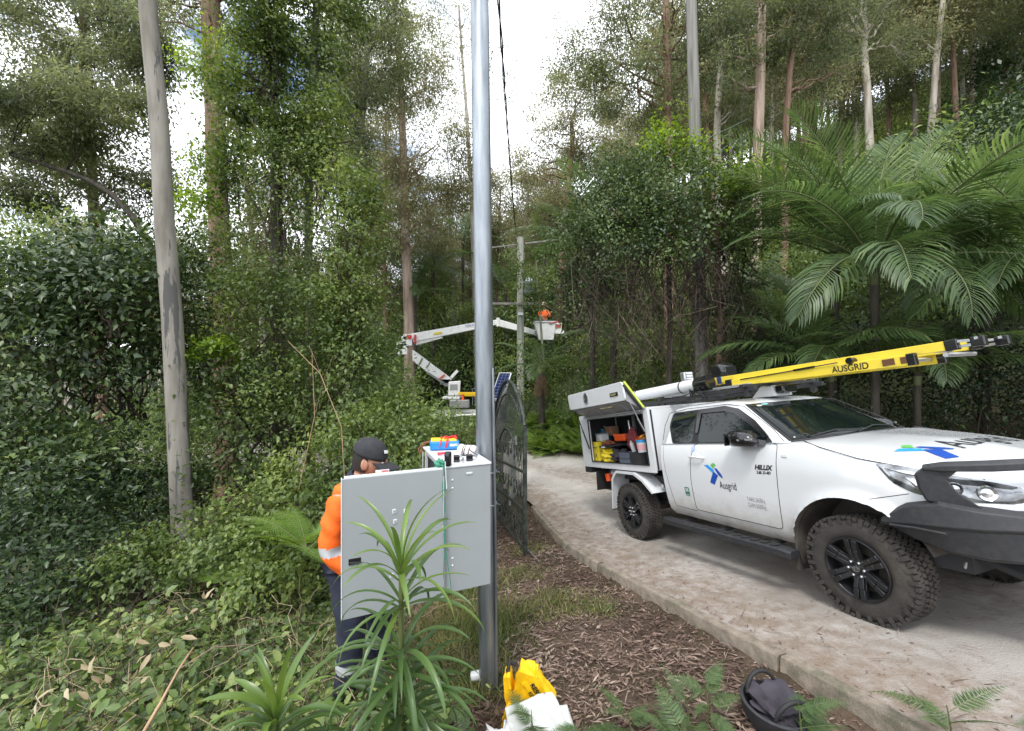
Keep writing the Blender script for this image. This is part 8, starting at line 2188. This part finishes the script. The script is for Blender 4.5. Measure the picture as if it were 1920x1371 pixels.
ground_cover('shaded_cover', 'dark leafy cover under the thicket behind the ground cover', 1300, (-9.0, -1.6), (3.8, 8.2), .42, (.075, .045), m_vl, 33, lambda x, y: (x > -1.45 * y - .3), tm=.40)
ground_cover('kerbside_weeds', 'thin weeds behind the gate post and around the gate', 260, (-2.4, -.45), (4.6, 9.0), .25, (.06, .03), m_gc, 34, lambda x, y: x < .1 - .09 * y, tm=.6)
ground_cover('bank_weeds', 'low weeds on the bank behind the utility truck', 700, (1.5, 12.0), (5.0, 14.5), .30, (.08, .04), m_vl, 35, lambda x, y: ~inside(road_poly, x, y) & (x > kerb_x(y)) & (y > 6.4 - .5 * (x - 6)), tm=.4)
nb = NB(); r = np.random.default_rng(61)
for k in range(170):
    x_, y_ = r.uniform(-3.6, -.9), r.uniform(1.6, 4.2)
    if x_ < -1.4 * y_ - .2: continue
    a = np.array([x_, y_, H(x_, y_) + .1]); c = a + np.array([r.normal(0, .35), r.normal(0, .3), r.uniform(.12, .48)])
    nb.tube(curve(a, c, r.uniform(.0, .3), 8, .25, r), r.uniform(.0015, .0035), 3, 0, r.uniform(.2, .9))
o = link('dry_stalks', nb.mesh('dry_stalks', [m_dry])); tag(o, 'thin straw coloured stalks arching out of the ground cover', 'dry stalks', kind='stuff')
# dry curled leaves caught on the ground cover
nb = NB(); r = np.random.default_rng(41)
for (u_, v_, n_) in ((395, 1125, 9), (350, 1150, 6), (245, 1180, 5), (175, 1250, 8), (250, 1265, 6), (150, 1300, 5), (70, 1340, 9), (330, 1235, 5), (300, 1205, 5)):
    p = at(u_, v_, 2.7 if v_ < 1200 else 2.35); 
    for j in range(n_ // 2 + 1):
        q = np.array(p) + r.normal(0, .035, 3); d_ = nrm(r.normal(size=3) + [0, 0, .5]); nb.leaves(q[None], d_[None], nrm(r.normal(size=3) + [0, -1, .5])[None], np.array([.085]) * r.uniform(.6, 1.2), np.array([.028]), 0, r.uniform(.3, .9, 1), 'broad', .4)
o = link('dry_leaves', nb.mesh('dry_leaves', [m_dry])); tag(o, 'pale dried leaves scattered on top of the ground cover', 'dry leaves', kind='stuff')
def stalk(label, pts, r0, name='dead_stalk'):
    P = [Vector(p) for p in pts]; t_ = thing(name, label, 'stalk', P[0])
    MB().tube([p - P[0] for p in P], [r0 * (1 - .6 * k / (len(P) - 1)) for k in range(len(P))], 7).build('stem', mat('pale_dead_stem', (.34, .22, .13), rough=.8, var=.25, vscale=12), t_, smooth=60)
    mb = MB(); a, c = P[len(P) // 2] - P[0], P[-1] - P[0]; mb.tube([a, (a + c) / 2 + Vector((.10, .05, .02)), c + Vector((.22, .1, -.05))], r0 * .4, 5); mb.build('side_stem', m_twig, t_)
stalk('pale brown dead stalk leaning up from the bottom edge in the ground cover', [at(262, 1385, 1.75), at(300, 1320, 1.85), at(335, 1255, 1.98), at(362, 1215, 2.1)], .008)
stalk('thin dead cane arching through the vines above the worker', [at(650, 960, 5.0), at(640, 800, 4.9), at(600, 700, 5.0), at(540, 640, 5.3)], .007)
stalk('thin pale cane hanging in the thicket left of the worker', [at(560, 920, 5.2), at(590, 780, 5.0), at(585, 660, 5.2)], .007)
